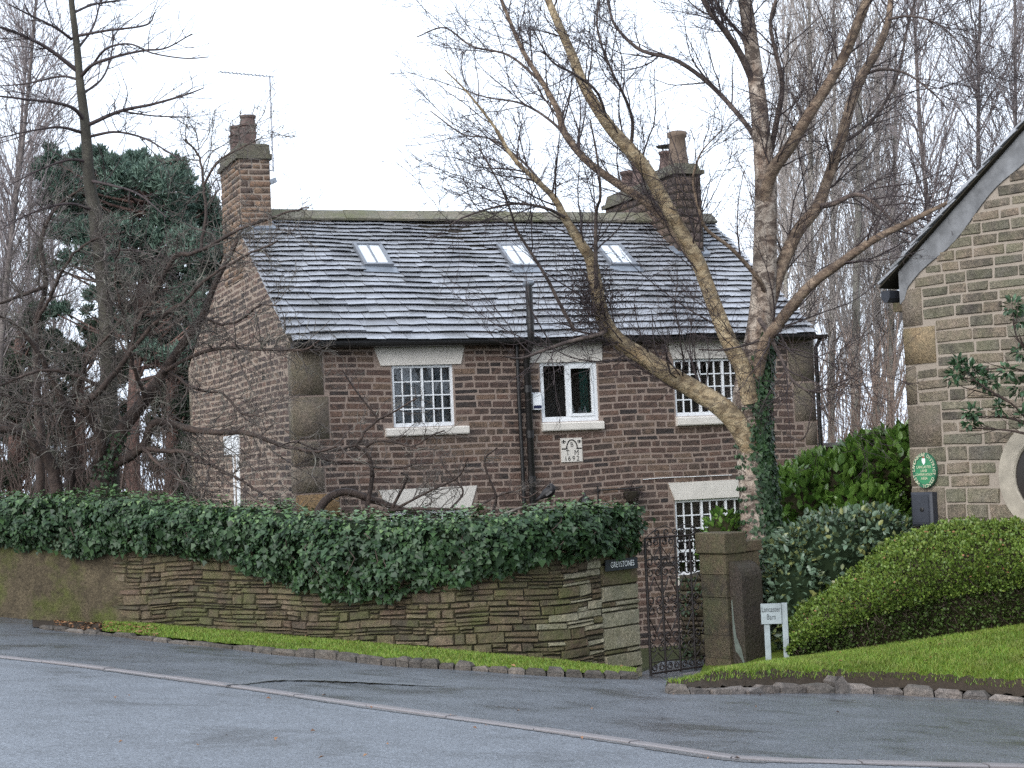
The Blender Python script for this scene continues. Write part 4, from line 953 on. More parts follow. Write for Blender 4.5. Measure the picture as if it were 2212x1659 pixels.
for sgn in (-1, 1):
    p = e0 * .97 + e1 * .03; nb = NB(); nb.tube([p, p + np.array([0, 0, .13 * sgn]) - dirb * .05], .006, 5); nb.tube([p + perp * .12 + np.array([0, 0, .12 * sgn]) - dirb * .05, p - perp * .12 + np.array([0, 0, .12 * sgn]) - dirb * .05], .006, 5); nb.build('reflector', M['alu'], mast)
nb = NB()
for z in (zb + .03, zb + .25): nb.tube([hp(a1 - .02, b0c - .02, z), hp(ab + .02, b0c - .07, z)], .014, 6)
nb.build('bracket', M['lead'], mast)
fl = empty('security_light', hp(a1 + .02, b0c + .1, bz(590, 394, b0c)[1]), 'small grey lamp bracketed to the side of the left chimney', 'lamp')
zc = bz(590, 394, b0c)[1]; mesh_obj('lamp_head', box8(hp(a1 + .01, b0c - .02, zc - .04), hu * .12 + np.array([0, 0, .05]), hv * .12, (-.03, 0, .09)), BOXF, M['lead'], fl)
al = empty('alarm_box', fmap(*front(1157, 868), 0), 'white alarm box with a navy label beside the black soil pipe', 'alarm box')
x0, zt_ = front(1145.5, 848); x1, zb_ = front(1168.5, 886)
V = [fmap(x0, zb_, .0), fmap(x1, zb_, .0), fmap(x1, zt_, .0), fmap(x0, zt_, .0), fmap(x0 + .012, zb_ + .012, .09), fmap(x1 - .012, zb_ + .012, .09), fmap(x1 - .012, zt_ - .03, .075), fmap(x0 + .012, zt_ - .03, .075)]
mesh_obj('cover', V, [(4, 5, 6, 7), (0, 1, 5, 4), (1, 2, 6, 5), (2, 3, 7, 6), (3, 0, 4, 7)], M['white'], al)
mesh_obj('label_strip', box8(fmap(x0 + .02, zb_ + .03, .09), hu * (x1 - x0 - .04), (0, 0, .055), hn * .003), BOXF, M['navy'], al)
# ------------------------------------------------------------------ lettering
def text_mesh(s, size, ox, oz, ex, ez, origin, depth=.003, align='CENTER', sx=1.0):
    """text s laid on the plane origin + x ex + y ez; returns verts, faces"""
    cu = bpy.data.curves.new('t', 'FONT'); cu.body = s; cu.size = size; cu.align_x = align; cu.align_y = 'CENTER'; cu.resolution_u = 3
    ob = bpy.data.objects.new('t', cu); COL.objects.link(ob); bpy.context.view_layer.update()
    me = bpy.data.meshes.new_from_object(ob.evaluated_get(bpy.context.evaluated_depsgraph_get()))
    nn = np.cross(ex, ez); V = [np.asarray(origin) + ex * (v.co.x * sx + ox) + ez * (v.co.y + oz) + nn * depth for v in me.vertices]; F = [tuple(p.vertices) for p in me.polygons]
    bpy.data.objects.remove(ob); bpy.data.curves.remove(cu); bpy.data.meshes.remove(me); return V, F
UPZ = np.array([0, 0, 1.0])
ds = empty('date_stone', fmap((plaq[0] + plaq[1]) / 2, plaq[2], 0), 'white carved date stone marked 1692 on the house front', 'plaque')
mesh_obj('slab', box8(fmap(plaq[0], plaq[2], -.02), hu * (plaq[1] - plaq[0]), (0, 0, plaq[3] - plaq[2]), hn * .045), BOXF, M['paintstone'], ds)
oc = fmap((plaq[0] + plaq[1]) / 2, (plaq[2] + plaq[3]) / 2, .025); k_ = (plaq[1] - plaq[0]) / 740.0
def pt(x, y): return oc + hu * ((x - 705) * k_) + UPZ * ((800 - y) * k_)
for s_, x, y, sz in (('B', 718, 640, 190), ('T', 562, 900, 210), ('M', 870, 900, 210), ('1', 490, 1090, 200), ('6', 610, 1090, 200), ('9', 760, 1090, 200), ('2', 910, 1090, 200)):
    V, F = text_mesh(s_, sz * k_ * 1.15, (x - 705) * k_, (800 - y) * k_, hu, UPZ, oc, sx=.9); mesh_obj('letter', V, F, M['blackletter'], ds)
V = []; 
arch = [(360, 765), (560, 765)]
path = [(520, 760), (535, 690), (560, 610), (600, 540), (650, 490), (715, 475), (780, 490), (840, 540), (880, 610), (905, 690), (915, 760)]
W_ = 20
for i, (x, y) in enumerate(path):
    tx, ty = np.gradient(np.array(path, float), axis=0)[i]; l = math.hypot(tx, ty); V += [pt(x - W_ * ty / l, y + W_ * tx / l) + hn * .003, pt(x + W_ * ty / l, y - W_ * tx / l) + hn * .003]
mesh_obj('carved_arch', V, [(2 * i, 2 * i + 1, 2 * i + 3, 2 * i + 2) for i in range(len(path) - 1)], M['blackletter'], ds)
for x0_, x1_ in ((345, 570), (870, 1062)): mesh_obj('carved_line', [pt(x0_, 782) + hn * .0035, pt(x1_, 782) + hn * .0035, pt(x1_, 742) + hn * .0035, pt(x0_, 742) + hn * .0035], [(0, 1, 2, 3)], M['blackletter'], ds)
for cx in (432, 983):
    mb = MB()
    mb.add([pt(cx, 450) + hn * .003, pt(cx + 26, 510) + hn * .003, pt(cx, 580) + hn * .003, pt(cx - 26, 510) + hn * .003], [(0, 3, 2, 1)])
    for sg in (-1, 1):
        pth = [(cx + sg * 8, 570), (cx + sg * 30, 520), (cx + sg * 55, 505), (cx + sg * 68, 530), (cx + sg * 58, 560)]
        V = []
        for i, (x, y) in enumerate(pth):
            tx, ty = np.gradient(np.array(pth, float), axis=0)[i]; l = math.hypot(tx, ty); V += [pt(x - 9 * ty / l, y + 9 * tx / l) + hn * .003, pt(x + 9 * ty / l, y - 9 * tx / l) + hn * .003]
        mb.add(V, [(2 * i, 2 * i + 1, 2 * i + 3, 2 * i + 2) for i in range(len(pth) - 1)])
    mb.add([pt(cx - 40, 585) + hn * .0032, pt(cx + 40, 585) + hn * .0032, pt(cx + 40, 568) + hn * .0032, pt(cx - 40, 568) + hn * .0032], [(0, 1, 2, 3)])
    mb.build('carved_lily', M['blackletter'], ds)
# wall lantern and hanging basket bracket
la, lz = front(1254, 1083)
ln = empty('wall_lantern', fmap(la, lz - .3, .2), 'black lantern with a pointed top on the house wall above the hedge', 'lantern')
V, F = lathe(fmap(la, lz - .32, .2), [(.05, 0), (.055, .03), (.085, .26)], 6); mesh_obj('lamp_glass', V, F, M['room'], ln)
V, F = lathe(fmap(la, lz - .06, .2), [(.14, 0), (.145, .02), (.075, .13), (.03, .16), (.02, .2), (.008, .23)], 6); mesh_obj('lamp_top', V, F, M['black_iron'], ln)
nb = NB(); nb.tube([fmap(la, lz - .3, .0), fmap(la, lz - .38, .1), fmap(la, lz - .33, .2)], .012, 6); nb.build('bracket', M['black_iron'], ln)
b0_, bz_ = front(1290, 1059); b1_, _ = front(1376, 1057); bc_, _ = front(1355, 1065)
hb = empty('hanging_basket', fmap(bc_, bz_ - .25, .2), 'dark withered hanging basket under an iron bracket on the house front', 'basket')
nb = NB(); nb.tube([fmap(b0_, bz_, .03), fmap((b0_ + b1_) / 2, bz_ + .005, .16), fmap(b1_ - .05, bz_ + .01, .22), fmap(b1_, bz_ + .04, .24)], .014, 6); nb.tube([fmap(b0_, bz_ - .25, .02), fmap(b0_, bz_ + .08, .02)], .012, 6); nb.build('bracket', M['black_iron'], hb)
V, F = lathe(fmap(bc_, bz_ - .26, .2), [(.04, 0), (.1, .04), (.14, .12), (.155, .2), (.13, .22)], 12); mesh_obj('bowl', V, F, M['joint'], hb)
rb_ = np.random.default_rng(3); k = 160; p0 = fmap(bc_, bz_ - .06, .2) + rb_.normal(0, .06, (k, 3)); d_ = rb_.normal(0, 1, (k, 3)); d_[:, 2] -= .4; d_ /= np.linalg.norm(d_, axis=1, keepdims=True)
V, F = tubes(np.stack([p0, p0 + d_ * .08, p0 + d_ * .14 + [0, 0, -.03]], 1), np.full((k, 3), .004), 3); mesh_obj('dry_stems', V, F, M['twig'], hb, kind='stuff')
nb = NB(); pth = [fmap(*front(x, y), .016) for x, y in ((1388, 1036), (1420, 1033), (1455, 1031), (1490, 1030), (1530, 1028), (1580, 1026))]
nb.tube(pth, .006, 5); tag(nb.build('mortar_line', M['whiteletter'], loc=pth[0]), 'thin white mortar line along a course above the lower window', 'mortar line')  # thin raised tube stands for a white mortar line
# ------------------------------------------------------------------ leaves
IVY_T = np.array([(0, 0, 0), (.5, .18, .10), (.30, .48, .05), (0, 1, 0), (-.30, .48, .05), (-.5, .18, .10)])
OVAL_T = np.array([(0, 0, 0), (.26, .28, .08), (.24, .66, .08), (0, 1, -.05), (-.24, .66, .08), (-.26, .28, .08)])
def leaves(P, Nn, size, axis, rng, tmpl=OVAL_T, spread=.6):
    """P, Nn (n,3): leaf bases and facings; axis: general direction the blades point"""
    n_ = len(P); Nn = Nn + rng.normal(0, spread * .6, Nn.shape); Nn /= np.linalg.norm(Nn, axis=1, keepdims=True)
    A = np.broadcast_to(np.asarray(axis, float), P.shape) + rng.normal(0, spread, P.shape)
    A = A - (A * Nn).sum(1, keepdims=True) * Nn; A /= np.linalg.norm(A, axis=1, keepdims=True) + 1e-9
    S = np.cross(A, Nn); sz = (size * rng.uniform(.65, 1.3, n_))[:, None, None]
    V = P[:, None, :] + sz * (tmpl[None, :, 0:1] * S[:, None, :] + tmpl[None, :, 1:2] * A[:, None, :] + tmpl[None, :, 2:3] * Nn[:, None, :])
    i = np.arange(n_)[:, None] * 6
    F = np.stack([i + [0, 1, 2, 3], i + [0, 3, 4, 5]], 1).reshape(-1, 4)
    return V.reshape(-1, 3), F
# ------------------------------------------------------------------ ivy along the wall top
ivy_top = lambda px: np.interp(px, [-200, 0, 100, 200, 300, 400, 500, 600, 700, 800, 900, 1000, 1080, 1150, 1220, 1290, 1340, 1392], [1078, 1078, 1073, 1074, 1078, 1090, 1099, 1109, 1116, 1120, 1122, 1121, 1117, 1107, 1100, 1094, 1092, 1098])
def z_at(px, y, Y): d = ray(px, y); return EYE + d[..., 2] / d[..., 1] * Y
ivy = empty('ivy_hedge', wall_pt(WL / 2, float(wall_top(WL / 2))), 'dense dark green ivy trailing over the top of the drystone wall', 'ivy')
def ivy_profile(a, t):
    """t 0..1 up the face, 1..1.6 back over the top"""
    px = np.interp(a, w_arc, w_x); Y = np.interp(a, w_arc, wp[:, 1])
    zt = z_at(px, ivy_top(px), Y - .1); zl = z_at(px, ivy_low(px), Y - .1)
    up = np.clip(t, 0, 1); bulge = .05 + .24 * np.sin(np.pi * np.clip(up * .62 + .10, 0, 1)) ** 1.2
    bulge = bulge * np.interp(a, [WL - .9, WL], [1, .35])
    wob_ = .07 * np.sin(a * 2.3 + t * 4) + .05 * np.sin(a * 6.3 - t * 6) + .03 * np.sin(a * 13 + t * 11)
    off = np.where(t <= 1, bulge + wob_ * np.sin(np.pi * np.clip(t, .05, 1)), bulge - (t - 1) / .6 * .9)
    z = np.where(t <= 1, zl + (zt - zl) * (up - .06 * np.sin(np.pi * up)), zt + .03 * np.sin((t - 1) * 5) + .3 * wob_)
    return wall_pt(a, z, off), zl, zt
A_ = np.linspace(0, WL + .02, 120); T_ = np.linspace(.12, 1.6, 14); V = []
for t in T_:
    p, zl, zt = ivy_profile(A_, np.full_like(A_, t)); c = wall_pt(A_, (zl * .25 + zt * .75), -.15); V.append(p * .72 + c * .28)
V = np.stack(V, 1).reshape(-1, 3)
mesh_obj('leaf_shade_core', V, grid_faces(120, 14), M['ivy_dark'], ivy, smooth=True)  # solid dark core paints in the shade between the leaves
def ivy_leaves(n_, lo, hi, size, mat, seed, dens=None, name='foliage'):
    rng = np.random.default_rng(seed); a = rng.uniform(0, WL + .03, n_); t = rng.uniform(lo, hi, n_)
    t = np.where(t < .12, t * rng.uniform(-.4, 1, n_), t)
    p, zl, zt = ivy_profile(a, t); p2, _, _ = ivy_profile(a, t + .03); p3, _, _ = ivy_profile(a + .03, t)
    nn = np.cross(p3 - p, p2 - p); nn /= np.linalg.norm(nn, axis=1, keepdims=True) + 1e-9
    nn = np.where((nn @ np.array([0, -1, .3]))[:, None] < 0, -nn, nn)
    ph_ = np.random.default_rng(3).uniform(0, 6.28, 8); tt = t * 1.1
    c = np.sin(a * 5.1 + ph_[0] + 2 * np.sin(tt * 4)) * np.sin(tt * 7.7 + ph_[1] + a) + .8 * np.sin(a * 11.3 + tt * 6 + ph_[2]) * np.sin(tt * 13 - a * 3 + ph_[3]) + .5 * np.sin(a * 23 + ph_[4]) * np.sin(tt * 21 + ph_[5])
    keep = rng.random(n_) < np.clip(.72 + .42 * c, .12, 1)
    p = p + nn * (.055 * c + rng.uniform(-.10, .035, n_))[:, None] + rng.normal(0, .02, p.shape)
    p, nn = p[keep], nn[keep]; size = size * np.exp(rng.normal(0, .25, len(p)))
    nn2 = nn + np.array([0, 0, .4])
    V, F = leaves(p, nn2, size, (0, 0, -1), rng, IVY_T, .6); return mesh_obj(name, V, F, mat, ivy, kind='stuff')
ivy_leaves(34000, -.03, 1.02, .058, M['ivy'], 1)
ivy_leaves(11500, .86, 1.6, .05, M['ivy_pale'], 2, name='top_foliage')
# right end face of the ivy mass
rng = np.random.default_rng(9); k = 1500; e_px = 1386
zt_ = z_at(1386, ivy_top(1386), 23.2); zl_ = z_at(1386, ivy_low(1386), 23.2)
tt = rng.random(k); off = rng.uniform(-.45, .08, k) * np.sqrt(np.clip(1 - (2 * tt - 1.1) ** 2, .1, 1)); p = wall_pt(np.full(k, WL), zl_ + (zt_ - zl_) * tt, off) + rng.normal(0, .03, (k, 3))
tdir = nrm(wall_pt(WL, 0) - wall_pt(WL - .2, 0)); V, F = leaves(p - tdir * .07, np.broadcast_to(tdir + np.array([0, -.6, .4]), (k, 3)), .065, (0, 0, -1), rng, IVY_T); mesh_obj('end_foliage', V, F, M['ivy_pale'], ivy, kind='stuff')
# some bare stems
nb = NB()
for i in range(26):
    a = rng.uniform(.5, WL - .2); t = np.linspace(rng.uniform(.15, .4), rng.uniform(.6, .95), 6); aa_ = a + np.cumsum(rng.normal(0, .07, 6)); p, _, _ = ivy_profile(aa_, t); nb.tube(p + rng.normal(0, .012, p.shape), .006, 4)
nb.build('stems', M['twig_brown'], ivy, kind='stuff')
# ------------------------------------------------------------------ slate name sign on the wall end
a0_, a1_ = float(arc_of_px(1311)), float(arc_of_px(1379)); am_ = (a0_ + a1_) / 2; Ym = float(np.interp(am_, w_arc, wp[:, 1]))
zt_, zb_ = z_at(1345, 1206, Ym), z_at(1345, 1230, Ym); p0 = wall_pt(a0_, zb_, .045); p1 = wall_pt(a1_, zb_, .045); ex = nrm(p1 - p0); en = np.cross(ex, UPZ)
sg = empty('name_sign', p0, 'dark slate house sign reading GREYSTONES on the wall end by the gate', 'sign')
mesh_obj('plate', box8(p0, p1 - p0, (0, 0, zt_ - zb_), en * .03), BOXF, M['slatesign'], sg)
c = (p0 + p1) / 2 + UPZ * (zt_ - zb_) / 2 + en * .0305; V, F = text_mesh('GREYSTONES', .104, 0, 0, ex, UPZ, c, sx=.78); mesh_obj('lettering', V, F, M['whiteletter'], sg)
# ------------------------------------------------------------------ iron gate
ga_ = math.radians(38); gd = np.array([math.cos(ga_), math.sin(ga_), 0]); gn = np.array([math.sin(ga_), -math.cos(ga_), 0])
G0 = at(1399, 1300, 23.3); G0 = np.array([G0[0], G0[1], 0])
def gpt(x, y): q = on_plane(x, y, G0, gn) - G0; return float(q @ gd), float(q[2])
GWd = gpt(1527, 1290)[0]; gz0 = gpt(1425, 1458)[1]; gz1 = gpt(1400, 1163)[1]
gate = empty('garden_gate', G0 + gd * GWd / 2 + UPZ * gz0, 'black wrought iron scroll gate between the wall end and the stone pillar', 'gate')
def gp(g, z, o=0): return G0 + gd * g + UPZ * z + gn * o
def gbar(name, pts, r=.011, sides=6):
    nb = NB(); nb.tube([gp(*p) for p in pts], r, sides); return nb.build(name, M['rusty_iron'], gate)
NBAY = 4; gx_ = [GWd * i / NBAY for i in range(NBAY + 1)]
for i, g in enumerate(gx_): gbar('stile' if i in (0, NBAY) else 'upright', [(g, gz0), (g, gz1)], .019 if i in (0, NBAY) else .015)
gbar('rail', [(0, gz1), (GWd, gz1)], .014); gbar('rail', [(0, gz0 + .03), (GWd, gz0 + .03)], .014); gbar('rail', [(0, gz0 + .17), (GWd, gz0 + .17)], .008)
def spiral(g, z, r, start, sgn, name='scroll'):
    th = np.linspace(0, 2.6 * math.pi, 26); rad = r * (1 - .26 * th / math.pi * .95 / 1); rad = np.maximum(rad, r * .22)
    pts = [(g + rr_ * math.cos(start + sgn * t), z + rr_ * math.sin(start + sgn * t)) for rr_, t in zip(rad, th)]; nb = NB(); nb.tube([gp(a, b) for a, b in pts], .0085, 4); nb.build(name, M['rusty_iron'], gate)
Hh = gz1 - gz0; rows_ = [.785, .505, .235]
bw_ = GWd / NBAY; r_ = bw_ * .235
for fr_ in rows_:
    zc = gz0 + Hh * fr_
    for i in range(NBAY):
        for sx in (-1, 1):
            for sz in (-1, 1): spiral((gx_[i] + gx_[i + 1]) / 2 + sx * bw_ * .25, zc + sz * r_ * 1.02, r_, math.pi / 2 * -sz, sx * sz)
for i in range(NBAY):
    for sx in (-1, 1): spiral((gx_[i] + gx_[i + 1]) / 2 + sx * bw_ * .25, gz0 + .1, .05, math.pi / 2, sx)
    m = (gx_[i] + gx_[i + 1]) / 2
    spiral(m - bw_ * .22, gz1 - .06, .045, math.pi / 2, -1); spiral(m + bw_ * .22, gz1 - .06, .045, math.pi / 2, 1)
zl = [gz0 + .17] + [gz0 + Hh * f_ for f_ in rows_[::-1]] + [gz1]
for k in range(4):
    zb_, zt_ = zl[k] + (2 * r_ if k else 0), zl[k + 1] - (2 * r_ if k < 3 else .1)
    for i in range(NBAY):
        m = (gx_[i] + gx_[i + 1]) / 2
        up_ = (k % 2 == 0)
        for sx in (0, 1):
            x_b = gx_[i + sx]; gbar('diagonal', [(x_b, zb_ if not up_ else zt_ if False else zb_), (m, zt_)] if up_ else [(m, zb_), (x_b, zt_)], .0075, 4)
top = [(0.0, gz1 + .0), (GWd * .1, gz1 + .06), (GWd * .2, gz1 + .12), (GWd * .34, gz1 + .15), (GWd * .45, gz1 + .10)]
gbar('crest', top, .007, 5); gbar('crest', [(GWd - g, z) for g, z in top], .007, 5)
for g, s_ in ((.2, 1), (.36, -1), (.5, 1), (.64, -1), (.8, 1)): spiral(GWd * g, gz1 + .06, .05, -math.pi / 2, s_)
# threshold
th0 = gp(-.05, gz0 - .06, .12); tag(mesh_obj('threshold', box8(th0, gd * (GWd + .1), UPZ * .035, -gn * .3), BOXF, M['kerb'], loc=th0), 'pale stone threshold under the iron gate', 'step')
# ------------------------------------------------------------------ gate pillar
Pc = at(1572, 1300, 23.42); Pc = np.array([Pc[0], Pc[1], 0])
def ppt(w, d, z): return Pc + gd * w - gn * d + UPZ * z
pz0 = z_at(1575, 1462, 23.4); pzt = z_at(1570, 1150, 23.5); pzt2 = z_at(1635, 1166, 23.7); pj = z_at(1575, 1196, 23.45)
pillar = empty('gate_pillar', ppt(.3, .25, pz0), 'weathered square sandstone gate pillar with a rounded guard stone at its foot', 'pillar')
PWd, PDp = .62, .50
rp_ = random.Random(12)
def block(w0, w1, d0, d1, z0, z1, mat, name='block', e=.006):
    V = []; g = .002
    for k, (z, i_) in enumerate(((z0 + g, e), (z0 + g + e, 0), (z1 - g - e, 0), (z1 - g, e))):
        for (s, t) in ((0, 0), (1, 0), (1, 1), (0, 1)):
            V.append(ppt((w0 + i_) + s * (w1 - w0 - 2 * i_) + rp_.uniform(-.006, .006), (d0 + i_) + t * (d1 - d0 - 2 * i_) + rp_.uniform(-.006, .006), z + rp_.uniform(-.004, .004)))
    F = [(k * 4 + i, k * 4 + (i + 1) % 4, (k + 1) * 4 + (i + 1) % 4, (k + 1) * 4 + i) for k in range(3) for i in range(4)] + [(3, 2, 1, 0), (12, 13, 14, 15)]
    return mesh_obj(name, V, F, mat, pillar)
hz = [pz0 - .3, pz0 + .22, pz0 + .52, pz0 + 1.02, pz0 + 1.32, pj]
for i in range(len(hz) - 1): 
    i2 = rp_.uniform(.0, .015); block(i2, PWd - i2, i2, PDp - i2, hz[i], hz[i + 1], M['pillar'])
block(-.03, .36, -.03, PDp + .02, pj + .001, pzt, M['pillar'], 'cap', .012); block(.362, PWd + .05, -.01, PDp + .03, pj + .001, pzt2, M['pillar'], 'cap', .012)
# rounded guard stone against the front face
gzt = z_at(1610, 1214, 23.2); V = []; prof = [(0.0, pz0 - .3), (.235, pz0 - .3), (.225, gzt - .22)] + [(.225 * math.cos(t) if t < math.pi / 2 else 0, gzt - .22 + .22 * math.sin(t)) for t in np.linspace(.15, math.pi / 2, 7)] + [(.0, gzt)]
for wq in (.05, .42):
    for o, z in prof: V.append(ppt(wq, -o - .003, z))
m = len(prof); F = [(i, (i + 1) % m, m + (i + 1) % m, m + i) for i in range(m)] + [tuple(range(m))[::-1], tuple(range(m, 2 * m))]
mesh_obj('guard_stone', V, F, M['guard'], pillar)
V = [ppt(.048, -.02 - o, pz0 + z) for o, z in ((.0, .98), (.012, 1.0), (.03, .75), (.06, .52), (.14, .36), (.19, .18), (.2, .1), (.15, .2), (.09, .28), (.03, .33), (.0, .6))]
mesh_obj('lichen_streak', V, [tuple(range(len(V)))], plain('pale_lichen', (.11, .13, .115), .9, .2, .3, 9), pillar)
# mossy retaining wall beyond the gate
rw0 = empty('retaining_wall', at(1500, 1440, 25.3), 'dark mossy low stone wall seen through the iron gate', 'wall')
c0 = at(1468, 1245, 25.6); c1_ = at(1640, 1240, 25.0); zb_ = -1.5; dv = c1_ - c0; dv[2] = 0
mesh_obj('wall_core', box8([c0[0], c0[1] + .05, zb_], dv, UPZ * (c0[2] - zb_ - .02), np.array([.9, 2.6, 0])), BOXF, M['joint'], rw0)
dn = nrm(np.cross(nrm(dv), UPZ)); zs = [zb_]
while zs[-1] < c0[2]: zs.append(zs[-1] + random.choice([.1, .14, .18]))
for q in course_stones(lambda z: 0, lambda z: float(np.linalg.norm(dv)), zs, .18, .45, .012, jz=.01, split=.3):
    V, F = pillow(q, .03, lambda a, z, o: np.array([c0[0], c0[1] + .05, 0]) + nrm(dv) * a + dn * o + UPZ * z, rough=.012); mesh_obj('stone', V, F, M['pillar'], rw0, smooth=True)
rng = np.random.default_rng(12); k = 900; p = np.array([c0[0], c0[1], 0]) + np.outer(rng.random(k), dv) + np.outer(rng.uniform(zb_, c0[2], k), UPZ) + dn * rng.uniform(0, .12, k)[:, None]
p = p[np.sin(p[:, 0] * 9) + np.cos(p[:, 2] * 5) + rng.normal(0, .5, k) > .2]; V, F = leaves(p, np.broadcast_to(dn, p.shape), .05, (0, 0, -1), rng, IVY_T); mesh_obj('ivy_leaves', V, F, M['ivy'], rw0, kind='stuff')
# ------------------------------------------------------------------ Lancaster Barn sign
s0 = at(1645, 1348, 22.45); s1 = at(1689, 1346.5, 22.4); sx = nrm((s1 - s0) * [1, 1, 0]); sn = np.cross(sx, UPZ); wd = float(np.linalg.norm((s1 - s0)[:2])); hh = .25
sgn_ = empty('barn_sign', at(1668, 1436, 22.45), 'pale grey post sign reading Lancaster Barn on the grass bank', 'sign')
mesh_obj('board', box8(s0 + sn * .02, sx * wd, UPZ * hh, -sn * .07), BOXF, M['signpost'], sgn_)
for x0_, up_ in ((s0 + sx * .03, 0.0), (s0 + sx * (wd + .004), hh + .004)):
    mesh_obj('post', box8(x0_ - UPZ * .62, sx * .07, UPZ * (.62 + up_ - (.001 if not up_ else 0)), -sn * .07), BOXF, M['signpost'], sgn_)
for s_, dz in (('Lancaster', .055), ('Barn', -.04)):
    V, F = text_mesh(s_, .098, 0, 0, sx, UPZ, s0 + sx * wd / 2 + UPZ * (hh / 2 + dz) + sn * .0205, sx=.62); mesh_obj('lettering', V, F, M['lettering'], sgn_)
# ------------------------------------------------------------------ barn on the right
ph = math.radians(52); bu = np.array([math.cos(ph), -math.sin(ph), 0]); bn = np.array([-math.sin(ph), -math.cos(ph), 0]); bi = -bn
B0 = at(1966, 970, 24.0); B0 = np.array([B0[0], B0[1], 0])
def bp(c, z, o=0.0): return B0 + bu * c + bn * o + UPZ * z
def barnpt(x, y): q = on_plane(x, y, B0, bn) - B0; return float(q @ bu), float(q[2])
bz0 = -1.2; e0 = barnpt(1940, 590); e1 = barnpt(2212, 283); pit = (e1[1] - e0[1]) / (e1[0] - e0[0])
BWd = 7.0; bez = e0[1] + pit * (0 - e0[0]); brz = bez + pit * BWd / 2
barn = empty('stone_barn', bp(BWd / 2, bz0), 'gable end of a coursed stone barn at the right edge, half hidden by hedges', 'barn')
wc, wz = barnpt(2212, 1030); wc += .36; WR = .72; WRI = .47
mb = MB(); mb.add([bp(0, bz0), bp(BWd, bz0), bp(BWd, bez), bp(BWd / 2, brz), bp(0, bez)], [(0, 1, 2, 3, 4)])
mb.add([bp(0, bz0), bp(0, bz0) + bi * 9, bp(0, bez) + bi * 9, bp(0, bez)], [(0, 1, 2, 3)]); mb.add([bp(BWd, bz0), bp(BWd, bz0) + bi * 9, bp(BWd, bez) + bi * 9, bp(BWd, bez)], [(3, 2, 1, 0)])
gw2 = mb.build('gable_wall', M['bmortar'], barn)
zs = [bz0]; rbn = random.Random(41)
while zs[-1] < brz: zs.append(zs[-1] + rbn.choice([.135, .15, .165] if zs[-1] > 2.0 else [.17, .19, .21]))
bq = []
for x0_, y0_, x1_, y1_ in ((1972, 622, 1994, 705), (1958, 708, 2024, 790), (1968, 790, 1983, 876), (1967, 876, 2036, 968), (1975, 968, 2004, 1052), (1978, 1052, 2046, 1142)):
    c0_, zt_ = barnpt(x0_, y0_); c1b, zb_ = barnpt(x1_, y1_); bq.append((0.0, max(.16, c1b), zb_, zt_))
for i in range(len(bq)): bq[i] = (bq[i][0], bq[i][1], (bq[i + 1][3] if i + 1 < len(bq) else bq[i][2]), bq[i][3])
vm = .34
st = course_stones(lambda z: max(0, (z - bez + vm - .06) / pit), lambda z: BWd - max(0, (z - bez + vm - .06) / pit), zs, .26, .66, .02, [(q[0], q[1] + .01, q[2], q[3]) for q in bq], jz=.009, rng=rbn, wave=lambda a: .012 * math.sin(a * 2.1))
st = [q for q in st if math.hypot((q[0][0] + q[1][0]) / 2 - wc, (q[0][1] + q[2][1]) / 2 - wz) > WR - .05]
bmapf = lambda c, z, o: bp(c, z, o)
lay(st, gw2, M['bstone'], bmapf, .018, 290, rough=.008, inset=.016)
for i, (a0, a1, z0, z1) in enumerate(bq):
    V, F = pillow([(a0 - .004, z0 + .01), (a1, z0 + .01), (a1, z1 - .01), (a0 - .004, z1 - .01)], .02, bmapf); mesh_obj('quoin', V, F, M['quoin_tan'] if i == 1 else M['quoin'], gw2, smooth=True)
# pale verge mortar under the roof edge
V = [bp(-.02, bez - .42, .026), bp(.25, bez - .30 + .02, .026)]
pts_lo = [(c_, bez + pit * c_ - vm - .02 + .05 * math.sin(c_ * 5)) for c_ in np.linspace(.12, BWd / 2, 30)]; pts_hi = [(c_, bez + pit * c_ - .005) for c_ in np.linspace(BWd / 2, -.02, 30)]
ring = [(-.02, bez - .46), (.06, bez - .40)] + pts_lo + pts_hi; V = [bp(c_, z, .024) for c_, z in ring] + [bp(c_, z, -.02) for c_, z in ring]; m = len(ring)
F = [(i, (i + 1) % m, m + (i + 1) % m, m + i) for i in range(m)]
half = len(pts_lo); F += [(2 + i, 3 + i, 2 + 2 * half - 2 - i, 2 + 2 * half - 1 - i) for i in range(half - 1)] + [(0, 1, 2, m - 1)]
mesh_obj('verge_mortar', V, F, M['verge_mortar'], gw2)
# roof: slates seen edge on along the verge
rdir = nrm(bu * 1 + UPZ * pit); rup = nrm(np.cross(bi, rdir)); rup = rup if rup[2] > 0 else -rup
mb = MB(); mb.add(box8(bp(-.3, bez - .3 * pit) + bn * .1, rdir * (BWd / 2 + .3) * math.hypot(1, pit), bi * 9, rup * .02), BOXF)
rd2 = nrm(-bu + UPZ * pit); mb.add([bp(BWd / 2, brz) + bn * .1, bp(BWd + .3, bez - .3 * pit) + bn * .1, bp(BWd + .3, bez - .3 * pit) + bi * 9, bp(BWd / 2, brz) + bi * 9], [(0, 1, 2, 3)])
broof = mb.build('roof', M['joint'], barn)
s_ = -.34; rr = random.Random(2)
while s_ < (BWd / 2) * math.hypot(1, pit):
    g_ = rr.uniform(.2, .3); depth_ = 0.0; k = 0
    while depth_ < 2.4:
        wd_ = rr.uniform(.35, .6); o = bp(0, bez) + rdir * s_ + bn * (.13 + rr.uniform(-.02, .02)) + bi * depth_ + rup * (.045 + rr.uniform(0, .012)); th = rr.uniform(.02, .035)
        mesh_obj('slate', box8(o, rdir * g_ * 1.4 - rup * .03, bi * (wd_ - .008), rup * th), BOXF, M['slate'], broof); depth_ += wd_
        if rr.random() < .0: break
        if depth_ > .9: break
    s_ += g_
